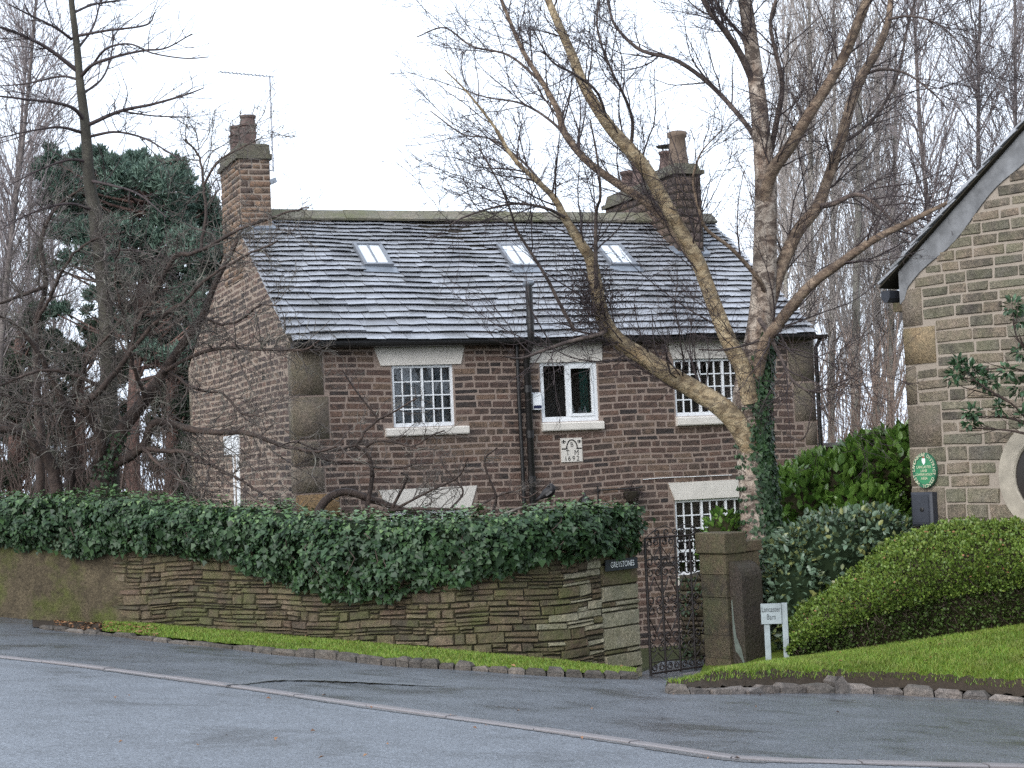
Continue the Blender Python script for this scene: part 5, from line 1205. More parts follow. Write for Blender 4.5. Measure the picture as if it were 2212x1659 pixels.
# gutter end and stone corbel at the eaves
gc = bp(-.2, bez - .36); V = []
for o in (-.1, 1.6):
    for x, z in ((-.08, .1), (-.07, 0), (-.03, -.06), (.03, -.06), (.07, 0), (.08, .1)): V.append(gc + bi * o + bu * x + UPZ * z)
mesh_obj('gutter', V, [(i, (i + 1) % 6, 6 + (i + 1) % 6, 6 + i) for i in range(6)] + [tuple(range(6)), tuple(range(6, 12))[::-1]], M['plastic'], barn)
mesh_obj('corbel', box8(bp(-.16, bez - .55) , bu * .16, UPZ * .12, bi * .3), BOXF, M['pillar'], barn)
# round window with a stone ring
K = 32; V = []; 
for r, o in ((WR, -.01), (WR - .01, .05), (WRI + .02, .05), (WRI, .03), (WRI, -.15)):
    for i in range(K): t = 2 * math.pi * i / K; V.append(bp(wc + r * math.cos(t), wz + r * math.sin(t), o))
F = [(j * K + i, j * K + (i + 1) % K, (j + 1) * K + (i + 1) % K, (j + 1) * K + i) for j in range(4) for i in range(K)]
rwn = mesh_obj('round_window', V, F, plain('dressed_sandstone', (0.32, 0.285, 0.23), .8, .3, .25, 4), barn, smooth=False)
mesh_obj('pane', [bp(wc + WRI * math.cos(2 * math.pi * i / K), wz + WRI * math.sin(2 * math.pi * i / K), .012) for i in range(K)], [tuple(range(K))], N('dark_window').set((.03, .025, .022), .15, .5), rwn)
# ------------------------------------------------------------------ oval plaque and meter box on the barn
pc_ = barnpt(2003, 1016); pw = (barnpt(2028, 1016)[0] - barnpt(1978, 1016)[0]) / 2; phh = (barnpt(2003, 978)[1] - barnpt(2003, 1055)[1]) / 2
op = empty('oval_plaque', bp(pc_[0], pc_[1] - phh, .03), 'green oval conservation area plaque with a lettered rim on the barn corner', 'plaque')
K = 40
def oval(f_, o): return [bp(pc_[0] + pw * f_ * math.cos(2 * math.pi * i / K), pc_[1] + phh * f_ * math.sin(2 * math.pi * i / K), o) for i in range(K)]
rings = [(1, .022), (1, .06), (.97, .07), (.78, .07), (.77, .064)]; V = sum([oval(f_, o) for f_, o in rings], [])
mesh_obj('rim', V, [(j * K + i, j * K + (i + 1) % K, (j + 1) * K + (i + 1) % K, (j + 1) * K + i) for j in range(4) for i in range(K)], M['greenrim'], op)
mesh_obj('panel', oval(.765, .0645), [tuple(range(K))], M['greenplaque'], op)
rim = 'WEST LANCASHIRE DISTRICT COUNCIL '
for i, ch in enumerate(rim):
    if ch == ' ': continue
    t = math.radians(232 - i * 360 / (len(rim) + 1)); px_, pz_ = pw * .875 * math.cos(t), phh * .875 * math.sin(t)
    tx, tz = nrm((pw * math.sin(t), -phh * math.cos(t))); exx = bu * tx + UPZ * tz; ezz = np.cross(bn, exx)
    V, F = text_mesh(ch, .062, 0, 0, exx, ezz, bp(pc_[0] + px_, pc_[1] + pz_, .0705)); mesh_obj('letter', V, F, M['goldletter'], op)
for s_, dz, sz in (('LANCASTER', .045, .05), ('LANE', -.005, .05), ('CONSERVATION', -.055, .045), ('AREA', -.105, .05)):
    V, F = text_mesh(s_, sz, 0, 0, bu, UPZ, bp(pc_[0], pc_[1] + dz, .066), sx=.88); mesh_obj('lettering', V, F, M['goldletter'], op)
V = [bp(pc_[0] + x * .06, pc_[1] + .12 + z * .08, .067) for x, z in ((-.5, .5), (.5, .5), (.45, -.1), (0, -.6), (-.45, -.1))]; mesh_obj('crest', V, [(0, 4, 3, 2, 1)], M['whiteletter'], op)
V = [bp(pc_[0] + x * .06, pc_[1] + .165 + z * .05, .067) for x, z in ((-.3, 0), (.3, 0), (.2, .5), (-.2, .5))]; mesh_obj('crest_top', V, [(0, 1, 2, 3)], plain('crest_red', (.35, .08, .06)), op)
m0 = barnpt(1984, 1136); m1 = barnpt(2026, 1062)
mbx = empty('meter_box', bp((m0[0] + m1[0]) / 2, m0[1], .03), 'dark grey plastic meter box under the green plaque', 'meter box')
V = []
for f_, o in ((0, .022), (0, .12), (.03, .14)):
    for x, z in ((m0[0] + f_, m0[1] + f_), (m1[0] - f_, m0[1] + f_), (m1[0] - f_, m1[1] - f_), (m0[0] + f_, m1[1] - f_)): V.append(bp(x, z, o))
mesh_obj('cover', V, [(k * 4 + i, k * 4 + (i + 1) % 4, k * 4 + 4 + (i + 1) % 4, k * 4 + 4 + i) for k in range(2) for i in range(4)] + [(8, 9, 10, 11)], M['plastic'], mbx)
mesh_obj('door', box8(bp(m0[0] + .05, m0[1] + .05, .141), bu * (m1[0] - m0[0] - .1), UPZ * (m1[1] - m0[1] - .1), bn * .008), BOXF, M['plastic'], mbx)
V, F = lathe(bp((m0[0] + m1[0]) / 2 + .02, (m0[1] + m1[1]) / 2, .149), [(.03, 0), (.03, .012), (.018, .016)], 10, bn); mesh_obj('lock', V, F, M['black_iron'], mbx)
# ------------------------------------------------------------------ garden wall with pale coping beyond the laurel
g0, g1 = at(1762, 958, 36.0), at(1990, 944, 34.5); gdv = (g1 - g0) * [1, 1, 0]; gl = float(np.linalg.norm(gdv)); gdu = gdv / gl; gnn = np.cross(gdu, UPZ)
gwl = empty('garden_wall', [*(g0 + gdv / 2)[:2], GARDEN], 'low garden wall with a pale coping behind the laurel', 'wall')
mesh_obj('wall_core', box8([g0[0], g0[1], GARDEN], gdv, UPZ * (g0[2] - .08 - GARDEN), -gnn * .3), BOXF, M['garden_stone'], gwl)
a = 0.0
while a < gl: 
    L = min(.8, gl - a); mesh_obj('coping_stone', box8(np.array([g0[0], g0[1], g0[2] - .079]) + gdu * (a + .005) + gnn * .06, gdu * (L - .01), UPZ * .08, -gnn * .42), BOXF, M['coping'], gwl); a += .8
for q in course_stones(lambda z: 0, lambda z: gl, list(np.arange(.2, g0[2] - .09, .14)), .2, .45, .015, jz=.008):
    V, F = pillow(q, .02, lambda a, z, o: np.array([g0[0], g0[1], 0]) + gdu * a + gnn * o + UPZ * z); mesh_obj('stone', V, F, M['garden_stone'], gwl, smooth=True)

# ------------------------------------------------------------------ shrubs
def ell_shrub(name, label, cat, blobs, n_, size, mat, core, seed, axis=(0, 0, .2), outb=.8, spread=.6, tmpl=OVAL_T, stemc=None):
    """blobs: (centre, radii); leaves in a bumpy shell over their union"""
    rng = np.random.default_rng(seed); base = np.array(blobs[0][0], float); base[2] = min(b[0][2] - b[1][2] for b in blobs)
    e = empty(name, base, label, cat)
    vol = np.array([b[1][0] * b[1][2] + b[1][1] * b[1][2] for b in blobs]); PP = []; NN = []
    ph_ = rng.uniform(0, 6.28, 9)
    def bump(d): return 1 + .05 * np.sin(d[:, 0] * 7 + ph_[0]) * np.sin(d[:, 2] * 6 + ph_[1]) + .05 * np.sin(d[:, 0] * 13 + d[:, 1] * 9 + ph_[2]) * np.sin(d[:, 2] * 11 + ph_[3])
    for (c, r), w in zip(blobs, vol / vol.sum()):
        k = int(n_ * w); d = rng.normal(0, 1, (k, 3)); d /= np.linalg.norm(d, axis=1, keepdims=True)
        rad = bump(d) * rng.uniform(.86, 1.04, k); p = np.array(c) + d * np.array(r) * rad[:, None]; nn = d / np.array(r); nn /= np.linalg.norm(nn, axis=1, keepdims=True)
        keep = np.ones(k, bool)
        for (c2, r2) in blobs:
            if c2 is c: continue
            keep &= (((p - np.array(c2)) / (np.array(r2) * .86)) ** 2).sum(1) > 1
        PP.append(p[keep]); NN.append(nn[keep])
    P_ = np.concatenate(PP); N_ = np.concatenate(NN)
    V, F = leaves(P_, N_ + np.array([0, 0, .35]), size, axis, rng, tmpl, spread) if outb == 0 else leaves(P_, N_ * .6 + np.array([0, 0, .6]), size, np.array(axis), rng, tmpl, spread)
    if outb: # blades point outward
        A = N_ * outb + np.array(axis); Nn = np.cross(np.cross(A, UPZ), A) + rng.normal(0, .3, A.shape)
        V, F = leaves(P_, Nn, size, (0, 0, 0), rng, tmpl, .01) if False else leaves2(P_, A, Nn, size, rng, tmpl, spread)
    mesh_obj('foliage', V, F, mat, e, kind='stuff')
    mb = MB()
    for c, r in blobs:
        V = []; F = []
        for j in range(9):
            t = math.pi * j / 8
            for i in range(14):
                a = 2 * math.pi * i / 14; d = np.array([math.sin(t) * math.cos(a), math.sin(t) * math.sin(a), math.cos(t)]); V.append(np.array(c) + d * np.array(r) * .84)
        F = [(j * 14 + i, j * 14 + (i + 1) % 14, (j + 1) * 14 + (i + 1) % 14, (j + 1) * 14 + i) for j in range(8) for i in range(14)]; mb.add(V, F)
    mb.build('branch_mass', core, e, smooth=True)
    return e
def leaves2(P, A, Nn, size, rng, tmpl, spread):
    A = A + rng.normal(0, spread, A.shape); A /= np.linalg.norm(A, axis=1, keepdims=True); Nn = Nn - (Nn * A).sum(1, keepdims=True) * A; Nn /= np.linalg.norm(Nn, axis=1, keepdims=True) + 1e-9
    S = np.cross(A, Nn); sz = (size * rng.uniform(.6, 1.3, len(P)))[:, None, None]
    V = P[:, None, :] + sz * (tmpl[None, :, 0:1] * S[:, None, :] + tmpl[None, :, 1:2] * A[:, None, :] + tmpl[None, :, 2:3] * Nn[:, None, :]); i = np.arange(len(P))[:, None] * 6
    return V.reshape(-1, 3), np.stack([i + [0, 1, 2, 3], i + [0, 3, 4, 5]], 1).reshape(-1, 4)
m_ = lambda px, Y: px / FPX * Y                 # photo pixels to metres at distance Y
def blob(x, y, Y, rx, ry, dy): return (at(x, y, Y), (m_(rx, Y), dy, m_(ry, Y)))
ell_shrub('laurel_bush', 'large glossy bright green laurel between the birch and the barn', 'shrub',
    [blob(1800, 1110, 27.2, 120, 120, .9), blob(1720, 1130, 26.8, 80, 110, .7), blob(1880, 1040, 27.4, 90, 80, .8), blob(1940, 1030, 27.3, 70, 90, .8), blob(1850, 1160, 26.7, 120, 110, .8), blob(1770, 1040, 27.4, 60, 55, .5), blob(1905, 975, 27.4, 45, 40, .4), blob(1850, 985, 27.5, 35, 35, .4), blob(1700, 1045, 27.0, 25, 30, .3), blob(1950, 960, 27.4, 30, 35, .3)],
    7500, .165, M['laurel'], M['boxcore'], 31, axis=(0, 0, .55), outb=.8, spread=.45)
ell_shrub('grey_leaved_shrub', 'rounded grey green evergreen shrub behind the Lancaster Barn sign', 'shrub',
    [blob(1800, 1230, 24.1, 130, 125, .8), blob(1730, 1300, 23.8, 85, 110, .6), blob(1880, 1200, 24.2, 110, 105, .7), blob(1720, 1220, 24.0, 70, 70, .5)],
    7500, .095, M['elae'], M['ivy_dark'], 32, axis=(0, 0, .1), outb=.8, spread=.6)
ell_shrub('small_bright_shrub', 'small bright green shrub showing above the gate pillar', 'shrub', [blob(1562, 1150, 25.3, 40, 45, .25), blob(1535, 1190, 25.4, 25, 40, .2)], 620, .10, M['laurel'], M['boxcore'], 33, axis=(0, 0, .6), spread=.45)
# clipped mound hedge
hd = empty('clipped_hedge', at(2000, 1395, 22.2), 'clipped yellow green hedge mound rising to the right edge on the grass bank', 'hedge')
HT = [(1690, 1392), (1702, 1350), (1722, 1318), (1760, 1290), (1800, 1264), (1850, 1226), (1900, 1190), (1950, 1162), (2000, 1142), (2060, 1129), (2130, 1122), (2212, 1118), (2400, 1116)]
HB = [(1690, 1425), (1800, 1408), (1950, 1384), (2100, 1362), (2260, 1338), (2400, 1320)]
HT = np.array(HT, float); HB = np.array(HB, float)
def hedge_pt(px, t):
    """t 0 front foot .. 1 crest .. 1.5 back"""
    yt = np.interp(px, HT[:, 0], HT[:, 1]); yb = np.interp(px, HB[:, 0], HB[:, 1]); Yf = 22.35 - (px - 1700) / 700 * 1.2
    D = 1.5 * np.clip((yb - yt) / 170, .25, 1); Yc = Yf + D; zb = z_at(px, yb, Yf); zt = z_at(px, yt, Yc); z1 = zb + .40 * (zt - zb)
    lo = np.clip(t / .35, 0, 1); th = np.clip((t - .35) / .65, 0, 1) * np.pi / 2
    Y = np.where(t <= .35, Yf + .16 * (1 - lo) ** 1.5, Yf + D * (1 - np.cos(th))); Y = np.where(t > 1, Yc + (t - 1) * 2.2, Y)
    z = np.where(t <= .35, zb + (z1 - zb) * lo, z1 + (zt - z1) * np.sin(th)); z = np.where(t > 1, zt - (t - 1) * .6, z)
    X = np.array([at(a, 1200, b)[0] for a, b in zip(px, Y)])
    return np.stack([X, Y, z], -1)
pxg = np.linspace(1692, 2395, 60); tg = np.linspace(0, 1.5, 14); Vc = np.stack([hedge_pt(pxg, np.full_like(pxg, t)) for t in tg], 1)
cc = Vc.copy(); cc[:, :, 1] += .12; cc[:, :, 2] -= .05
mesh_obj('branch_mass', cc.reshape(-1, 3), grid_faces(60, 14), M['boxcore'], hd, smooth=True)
rng = np.random.default_rng(50)
def hedge_leaves(k, lo, hi, size, mat, nm, inset):
    px = 1692 + (2395 - 1692) * rng.random(k); t = rng.uniform(lo, hi, k); p = hedge_pt(px, t); p2 = hedge_pt(px, t + .02); p3 = hedge_pt(px + 4, t); nn = np.cross(p3 - p, p2 - p); nn /= np.linalg.norm(nn, axis=1, keepdims=True) + 1e-9
    bump = .035 * np.sin(p[:, 0] * 5.3 + 1) * np.sin(p[:, 1] * 6.1 + p[:, 2] * 4) + .04 * np.sin(p[:, 0] * 17) * np.sin(p[:, 1] * 13 + p[:, 2] * 15) + .02 * np.sin(p[:, 0] * 31 + p[:, 2] * 23)
    p = p + nn * (bump - rng.uniform(-.01, inset, k))[:, None] + rng.normal(0, .012, p.shape)
    V, F = leaves2(p, nn + np.array([0, 0, .5]), np.cross(np.cross(nn, UPZ), nn) + rng.normal(0, .7, nn.shape), size, rng, OVAL_T * [1.5, 1, 1], .6); mesh_obj(nm, V, F, mat, hd, kind='stuff')
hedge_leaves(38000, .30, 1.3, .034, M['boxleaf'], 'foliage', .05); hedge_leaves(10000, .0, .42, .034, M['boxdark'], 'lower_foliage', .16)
k = 140; px = 1692 + 690 * rng.random(k); p = hedge_pt(px, rng.uniform(.4, 1.0, k)) + rng.normal(0, .012, (k, 3)); V, F = leaves(p + [0, -.02, .02], np.broadcast_to(np.array([0, -.5, 1.0]), p.shape), .03, (0, 0, -1), rng, OVAL_T * [1.6, 1, 1], .8); mesh_obj('dead_leaves', V, F, M['deadleaf'], hd, kind='stuff')
k = 1500; px = 1692 + 690 * rng.random(k); p = hedge_pt(px, rng.uniform(.05, .6, k)); p[:, 1] += .04; d_ = rng.normal(0, 1, (k, 3)); d_[:, 1] -= .8; d_ /= np.linalg.norm(d_, axis=1, keepdims=True)
V, F = tubes(np.stack([p + [0, .12, 0], p + d_ * .06 + [0, .03, 0], p + d_ * .12], 1), np.tile([.004, .003, .0015], (k, 1)), 3); mesh_obj('twigs', V, F, M['twig_brown'], hd, kind='stuff')
# rhododendron reaching in from the right edge
rh = empty('rhododendron', at(2330, 1330, 21.3), 'sparse rhododendron branches reaching across the barn wall from the right', 'shrub')
nb = NB()
RHB = [[(2300, 1000), (2240, 930), (2180, 868), (2130, 850), (2085, 838)], [(2240, 930), (2190, 905), (2140, 900), (2100, 905)], [(2180, 868), (2140, 845), (2105, 822), (2080, 815)], [(2300, 880), (2230, 812), (2180, 795), (2120, 800)], [(2230, 940), (2180, 930), (2120, 925)], [(2240, 780), (2200, 735), (2190, 700)], [(2300, 1000), (2320, 1180), (2330, 1330)]]
ends = []
for i, pl_ in enumerate(RHB):
    P_ = smooth_path([at(x, y, 21.6 - .1 * (i % 3)) for x, y in pl_], 14); nb.tube(P_, np.linspace(.02, .006, 14), 6); ends.append(P_)
rng = np.random.default_rng(77)
tw = []
for P_ in ends[:6]:
    for _ in range(12):
        k0 = rng.integers(3, 14); d_ = nrm(P_[min(k0, 12) + 1] - P_[min(k0, 12)]) + rng.normal(0, .5, 3); q = P_[k0 if k0 < 14 else 13]; tw.append(np.stack([q, q + d_ * .1, q + d_ * .18 + [0, 0, .02]]))
V, F = tubes(np.array(tw), np.tile([.006, .004, .003], (len(tw), 1)), 4); nb.add(V, F); nb.build('branches', M['shrub_bark'], rh, smooth=True)
CL = [(2072, 790, 26), (2098, 800, 24), (2115, 812, 20), (2065, 812, 22), (2140, 825, 22), (2100, 890, 20), (2095, 912, 16), (2190, 660, 24), (2205, 690, 22), (2160, 880, 18), (2205, 835, 26), (2212, 900, 22), (2175, 800, 16), (2205, 760, 18)]
PP = []; AA = []
for x, y, r in CL:
    c = at(x, y, 21.5); k = int(r * 2.2); d_ = rng.normal(0, 1, (k, 3)); d_ /= np.linalg.norm(d_, axis=1, keepdims=True); PP.append(c + d_ * m_(r, 21.5) * rng.uniform(.3, .8, k)[:, None]); AA.append(d_ + [0, 0, -.1])
PP = np.concatenate(PP); AA = np.concatenate(AA); V, F = leaves2(PP, AA, np.cross(np.cross(AA, UPZ), AA) + rng.normal(0, .4, AA.shape), .085, rng, OVAL_T, .3); mesh_obj('foliage', V, F, M['rhodo'], rh, kind='stuff')
# ------------------------------------------------------------------ trees
def limb(pts, Y0, Y1, w0, w1, k=24, jit=0.0, rng=None, mids=None):
    """pts in photo pixels; distance goes Y0 -> Y1; widths in photo pixels (a list gives one per point)"""
    n_ = len(pts); Ys = np.linspace(Y0, Y1, n_); ws = np.linspace(w0, w1, n_) if mids is None else np.array(mids, float)
    q = np.array([np.append(at(x, y, Y), w / 2 / FPX * Y) for (x, y), Y, w in zip(pts, Ys, ws)])
    s = smooth_path(q, k)
    if jit: s[1:-1, :3] += rng.normal(0, jit, (k - 2, 3))
    return s[:, :3], np.maximum(s[:, 3], .0015)
def spawn(P, R, count, tlo, thi, lmin, lmax, alo, ahi, K, rng, up=0.0, wander=.12, rf=.6, rtip=.0018, rcap=1.0, shorten=.5, bias=None, flat=0.0):
    """count side shoots from the paths P (N,K0,3)"""
    N0, K0, _ = P.shape; L = np.linalg.norm(np.diff(P, axis=1), axis=2).sum(1); i = rng.choice(N0, count, p=L / L.sum()); t = rng.uniform(tlo, thi, count)
    f = t * (K0 - 1); j = np.minimum(f.astype(int), K0 - 2); u = (f - j)[:, None]
    p = P[i, j] * (1 - u) + P[i, j + 1] * u; r = R[i, j] * (1 - u[:, 0]) + R[i, j + 1] * u[:, 0]; T = P[i, j + 1] - P[i, j]; T /= np.linalg.norm(T, axis=1, keepdims=True) + 1e-9
    q = rng.normal(0, 1, (count, 3)); q[:, 1] *= (1 - flat); q -= (q * T).sum(1, keepdims=True) * T; q /= np.linalg.norm(q, axis=1, keepdims=True) + 1e-9
    a = rng.uniform(alo, ahi, count)[:, None]; d = T * np.cos(a) + q * np.sin(a); d[:, 2] += up
    if bias is not None: d += bias
    d /= np.linalg.norm(d, axis=1, keepdims=True); Ls = rng.uniform(lmin, lmax, count) * (1 - shorten * t); st = (Ls / (K - 1))[:, None]
    out = [p]; 
    for k in range(K - 1):
        d = d + rng.normal(0, wander, (count, 3)) + np.array([0, 0, up * .25]); d /= np.linalg.norm(d, axis=1, keepdims=True); out.append(out[-1] + d * st)
    r0 = np.minimum(np.maximum(r * rf, rtip * 1.2), rcap); RR = r0[:, None] * (1 - np.linspace(0, 1, K)[None, :] ** .8) + rtip * np.linspace(0, 1, K)[None, :] ** .8
    return np.stack(out, 1), RR
def resample_all(Ls, K=24):
    return np.stack([smooth_path(p, K) for p, r in Ls]), np.stack([np.interp(np.linspace(0, 1, K), np.linspace(0, 1, len(r)), r) for p, r in Ls])
def twiggery(limbs, specs, seed):
    """specs: list of dicts for successive generations; returns NB with every generation"""
    rng = np.random.default_rng(seed); P, R = resample_all(limbs); nb = NB(); allP = [(P, R)]; cur = (P, R)
    for s in specs:
        s = dict(s); src = s.pop('src', None); sides = s.pop('sides', 3)
        base = cur if src is None else allP[src]; Pn, Rn = spawn(base[0], base[1], rng=rng, **s); V, F = tubes(Pn, Rn, sides); nb.add(V, F); cur = (Pn, Rn); allP.append(cur)
    return nb, allP
def wood(limbs, sides=10, f=1.0):
    nb = NB()
    for p, r in limbs: nb.tube(p, r * f, sides if r[0] > .03 else 6)
    return nb

# the birch by the gate
BY = 25.2
btrunk = [limb([(1646, 1215), (1640, 1150), (1634, 1050), (1625, 960), (1620, 880), (1628, 800), (1642, 720), (1650, 620), (1653, 500), (1654, 400), (1646, 300), (1636, 200), (1622, 90), (1606, -20), (1590, -120)], BY, BY + .3, 0, 0, 60, mids=[100, 84, 76, 74, 78, 72, 62, 54, 50, 48, 40, 37, 33, 28, 22])]
blimbs = [
    limb([(1628, 985), (1600, 925), (1562, 882), (1510, 848), (1450, 812), (1390, 772), (1335, 735), (1303, 690), (1288, 620), (1276, 560), (1258, 532), (1219, 469), (1193, 423), (1112, 345), (1070, 277), (1010, 200), (960, 150)], BY, BY - 1.6, 0, 0, 70, mids=[56, 54, 53, 50, 46, 42, 40, 38, 34, 30, 26, 20, 16, 11, 8, 5, 3]),
    limb([(1622, 870), (1606, 800), (1578, 745), (1547, 670), (1512, 575), (1493, 537), (1460, 480), (1428, 423), (1395, 365), (1362, 325), (1314, 270), (1265, 192), (1240, 130), (1219, 81), (1184, 0), (1150, -90)], BY - .1, BY - 1.0, 0, 0, 60, mids=[46, 44, 42, 38, 36, 34, 34, 34, 33, 34, 30, 26, 24, 22, 17, 12]),
    limb([(1530, 620), (1500, 565), (1480, 537), (1454, 495), (1395, 436), (1330, 394), (1265, 345), (1219, 286), (1206, 241), (1174, 182), (1128, 107), (1083, 0), (1060, -60)], BY - .35, BY + .8, 0, 0, 50, mids=[20, 24, 25, 25, 24, 22, 20, 19, 17, 14, 12, 9, 7]),
    limb([(1650, 470), (1655, 410), (1671, 365), (1707, 316), (1740, 260), (1789, 182), (1824, 120), (1847, 65), (1873, 0), (1900, -80)], BY + .2, BY - 1.2, 0, 0, 40, mids=[30, 34, 34, 32, 30, 28, 27, 26, 24, 18]),
    limb([(1640, 790), (1652, 700), (1672, 620), (1692, 565), (1724, 498), (1766, 446), (1789, 384), (1815, 309), (1837, 228), (1863, 163), (1896, 107), (1919, 42), (1927, -40)], BY, BY + 1.2, 0, 0, 50, mids=[30, 38, 38, 36, 34, 32, 28, 28, 27, 26, 22, 18, 14]),
    limb([(1636, 815), (1648, 752), (1676, 706), (1746, 621), (1817, 567), (1889, 517), (1961, 481), (2032, 445), (2110, 410), (2190, 380)], BY - .1, BY - 1.8, 0, 0, 40, mids=[30, 34, 32, 27, 24, 20, 16, 11, 7, 4]),
    limb([(1652, 630), (1640, 605), (1604, 562), (1573, 531), (1526, 495), (1511, 456), (1497, 392), (1505, 353), (1519, 323), (1560, 280)], BY, BY - 1.2, 14, 3, 30),
    limb([(1640, 330), (1620, 280), (1541, 189), (1460, 130), (1382, 107), (1327, 52), (1314, 0), (1300, -60)], BY + .2, BY + 1.8, 15, 5, 34),
    limb([(1632, 190), (1603, 124), (1574, 78), (1525, 10), (1500, -60)], BY + .25, BY - .6, 20, 12, 24),
    limb([(1615, 110), (1602, 78), (1570, 40), (1545, 0), (1520, -60)], BY + .2, BY + 1.0, 12, 6, 20),
    limb([(1660, 350), (1680, 250), (1690, 180), (1672, 100), (1665, 40), (1690, -40)], BY + .3, BY - .3, 16, 7, 24),
    limb([(1640, 690), (1664, 726), (1690, 781), (1708, 817), (1742, 843), (1780, 845), (1822, 830)], BY - .1, BY - 1.6, 12, 3, 26),
    limb([(1640, 735), (1622, 742), (1588, 751), (1550, 756), (1510, 755)], BY - .2, BY - 1.0, 7, 4, 18),
    limb([(1310, 712), (1295, 722), (1227, 739), (1180, 755), (1125, 774), (1090, 770)], BY - .7, BY - 2.0, 14, 4, 24),
    limb([(1241, 714), (1206, 650), (1181, 600), (1146, 544), (1117, 498), (1104, 459), (1080, 400), (1035, 320)], BY - 1.0, BY - 2.2, 10, 4, 30),
    limb([(1288, 640), (1287, 560), (1288, 459), (1297, 423), (1290, 340), (1275, 260)], BY - .8, BY - 2.2, 12, 4, 26),
    limb([(1219, 469), (1180, 450), (1120, 440), (1060, 450), (1000, 470), (970, 488)], BY - 1.2, BY - 2.4, 9, 4, 24),
    limb([(1193, 423), (1130, 350), (1060, 300), (1000, 290), (930, 240)], BY - 1.2, BY + .4, 7, 3, 24),
    limb([(1265, 345), (1200, 270), (1130, 225), (1050, 210), (990, 190)], BY + .2, BY + 1.6, 9, 3, 24),
    limb([(1174, 182), (1100, 120), (1020, 100), (960, 60), (900, 80)], BY + .5, BY + 1.5, 8, 3, 24),
    limb([(1362, 325), (1366, 260), (1345, 200), (1320, 150), (1290, 60), (1300, -30)], BY - .6, BY - 1.6, 10, 4, 24),
    limb([(1314, 270), (1290, 200), (1240, 160), (1190, 130), (1150, 60)], BY - .6, BY - 2.4, 9, 4, 24),
    limb([(1766, 446), (1800, 440), (1850, 420), (1890, 440), (1930, 480), (1965, 505)], BY + .5, BY - .6, 16, 5, 24),
    limb([(1815, 309), (1850, 290), (1900, 240), (1940, 160), (1960, 60), (1990, -40)], BY + .8, BY + 1.6, 10, 5, 24),
    limb([(1863, 163), (1905, 150), (1960, 160), (2020, 205), (2050, 240)], BY + 1, BY + .2, 9, 3, 24),
    limb([(1919, 42), (1960, 35), (2010, 45), (2060, 80), (2120, 160)], BY + 1, BY + .2, 8, 3, 24),
    limb([(1700, 940), (1724, 950), (1740, 941), (1753, 889), (1760, 843), (1790, 800)], BY - .6, BY - .8, 5, 3, 20),
]
birch = empty('birch_tree', at(1646, 1215, BY), 'leaning multi stemmed birch with golden bark and ivy up its trunk', 'tree')
wood(btrunk, 14).build('trunk', M['birch_trunk'], birch, smooth=True)
[wood([l], 12, .88).build('limb', M['birch'], birch, smooth=True) for l in blimbs[:2]]; [wood([l], 10, .82).build('limb', M['birch_red'], birch, smooth=True) for l in blimbs[2:7]]; wood(blimbs[7:], 8, .85).build('branches', M['birch_dark'], birch, smooth=True, kind='stuff')
nb, gens = twiggery(blimbs + [(btrunk[0][0][30:], btrunk[0][1][30:])], [
    dict(count=380, tlo=.15, thi=1, lmin=.8, lmax=2.3, alo=.35, ahi=1.0, K=9, up=.12, wander=.13, rf=.4, rcap=.014, rtip=.004, sides=4),
    dict(count=3200, tlo=.1, thi=1, lmin=.35, lmax=1.2, alo=.4, ahi=1.0, K=7, up=.02, wander=.15, rf=.55, rcap=.007, rtip=.003),
    dict(count=10500, tlo=.1, thi=1, lmin=.12, lmax=.55, alo=.4, ahi=1.1, K=5, up=-.05, wander=.2, rf=.6, rcap=.0042, rtip=.0024)], 5)
# witches' broom and short epicormic shoots
rng = np.random.default_rng(8); c = at(1282, 655, BY - .8); k = 900; p0 = c + rng.normal(0, 1, (k, 3)) * [.17, .15, .24]; d_ = rng.normal(0, 1, (k, 3)) + [0, 0, .3]; d_ /= np.linalg.norm(d_, axis=1, keepdims=True)
V, F = tubes(np.stack([p0, p0 + d_ * .07, p0 + d_ * .13 + rng.normal(0, .02, (k, 3))], 1), np.tile([.006, .0045, .003], (k, 1)), 3); nb.add(V, F)
nb.build('crown', M['twig'], birch, kind='stuff')
# ivy climbing the right side of the birch trunk
bi_ = empty('trunk_ivy', at(1665, 1200, BY), 'dark ivy climbing the right side of the birch trunk', 'ivy'); k = 4200
tp, tr = btrunk[0]; f = rng.random(k) ** 1.2 * .36 * 59; j = f.astype(int); u = (f - j)[:, None]; pc = tp[j] * (1 - u) + tp[j + 1] * u; rr_ = tr[j] * (1 - u[:, 0]) + tr[j + 1] * u[:, 0]
ang = rng.normal(-.75, .5, k); dirn = np.stack([np.cos(ang), np.sin(ang) * 1.0, 0 * ang], -1); p = pc + dirn * (rr_ * rng.uniform(.95, 1.25, k))[:, None] + rng.normal(0, .012, (k, 3))
V, F = leaves(p, dirn + [0, 0, .3], .068, (0, 0, -1), rng, IVY_T, .5); mesh_obj('foliage', V, F, M['ivy'], bi_, kind='stuff')
k = 380; f = rng.random(k) * .2 * 59; j = f.astype(int); pc = tp[j]; ang = rng.normal(-2.9, .35, k); dirn = np.stack([np.cos(ang), np.sin(ang), 0 * ang], -1); V, F = leaves(pc + dirn * (tr[j] * 1.05)[:, None], dirn + [0, 0, .3], .05, (0, 0, -1), rng, IVY_T, .5); mesh_obj('foliage', V, F, M['ivy'], bi_, kind='stuff')
nb = NB()
for o in (-.5, -.1, .25): nb.tube([pt_ + np.array([math.cos(o), math.sin(o) - .2, 0]) * r_ * .98 for pt_, r_ in zip(tp[2:22:3], tr[2:22:3])], .012, 5)
nb.build('stems', M['twig_brown'], bi_, kind='stuff')

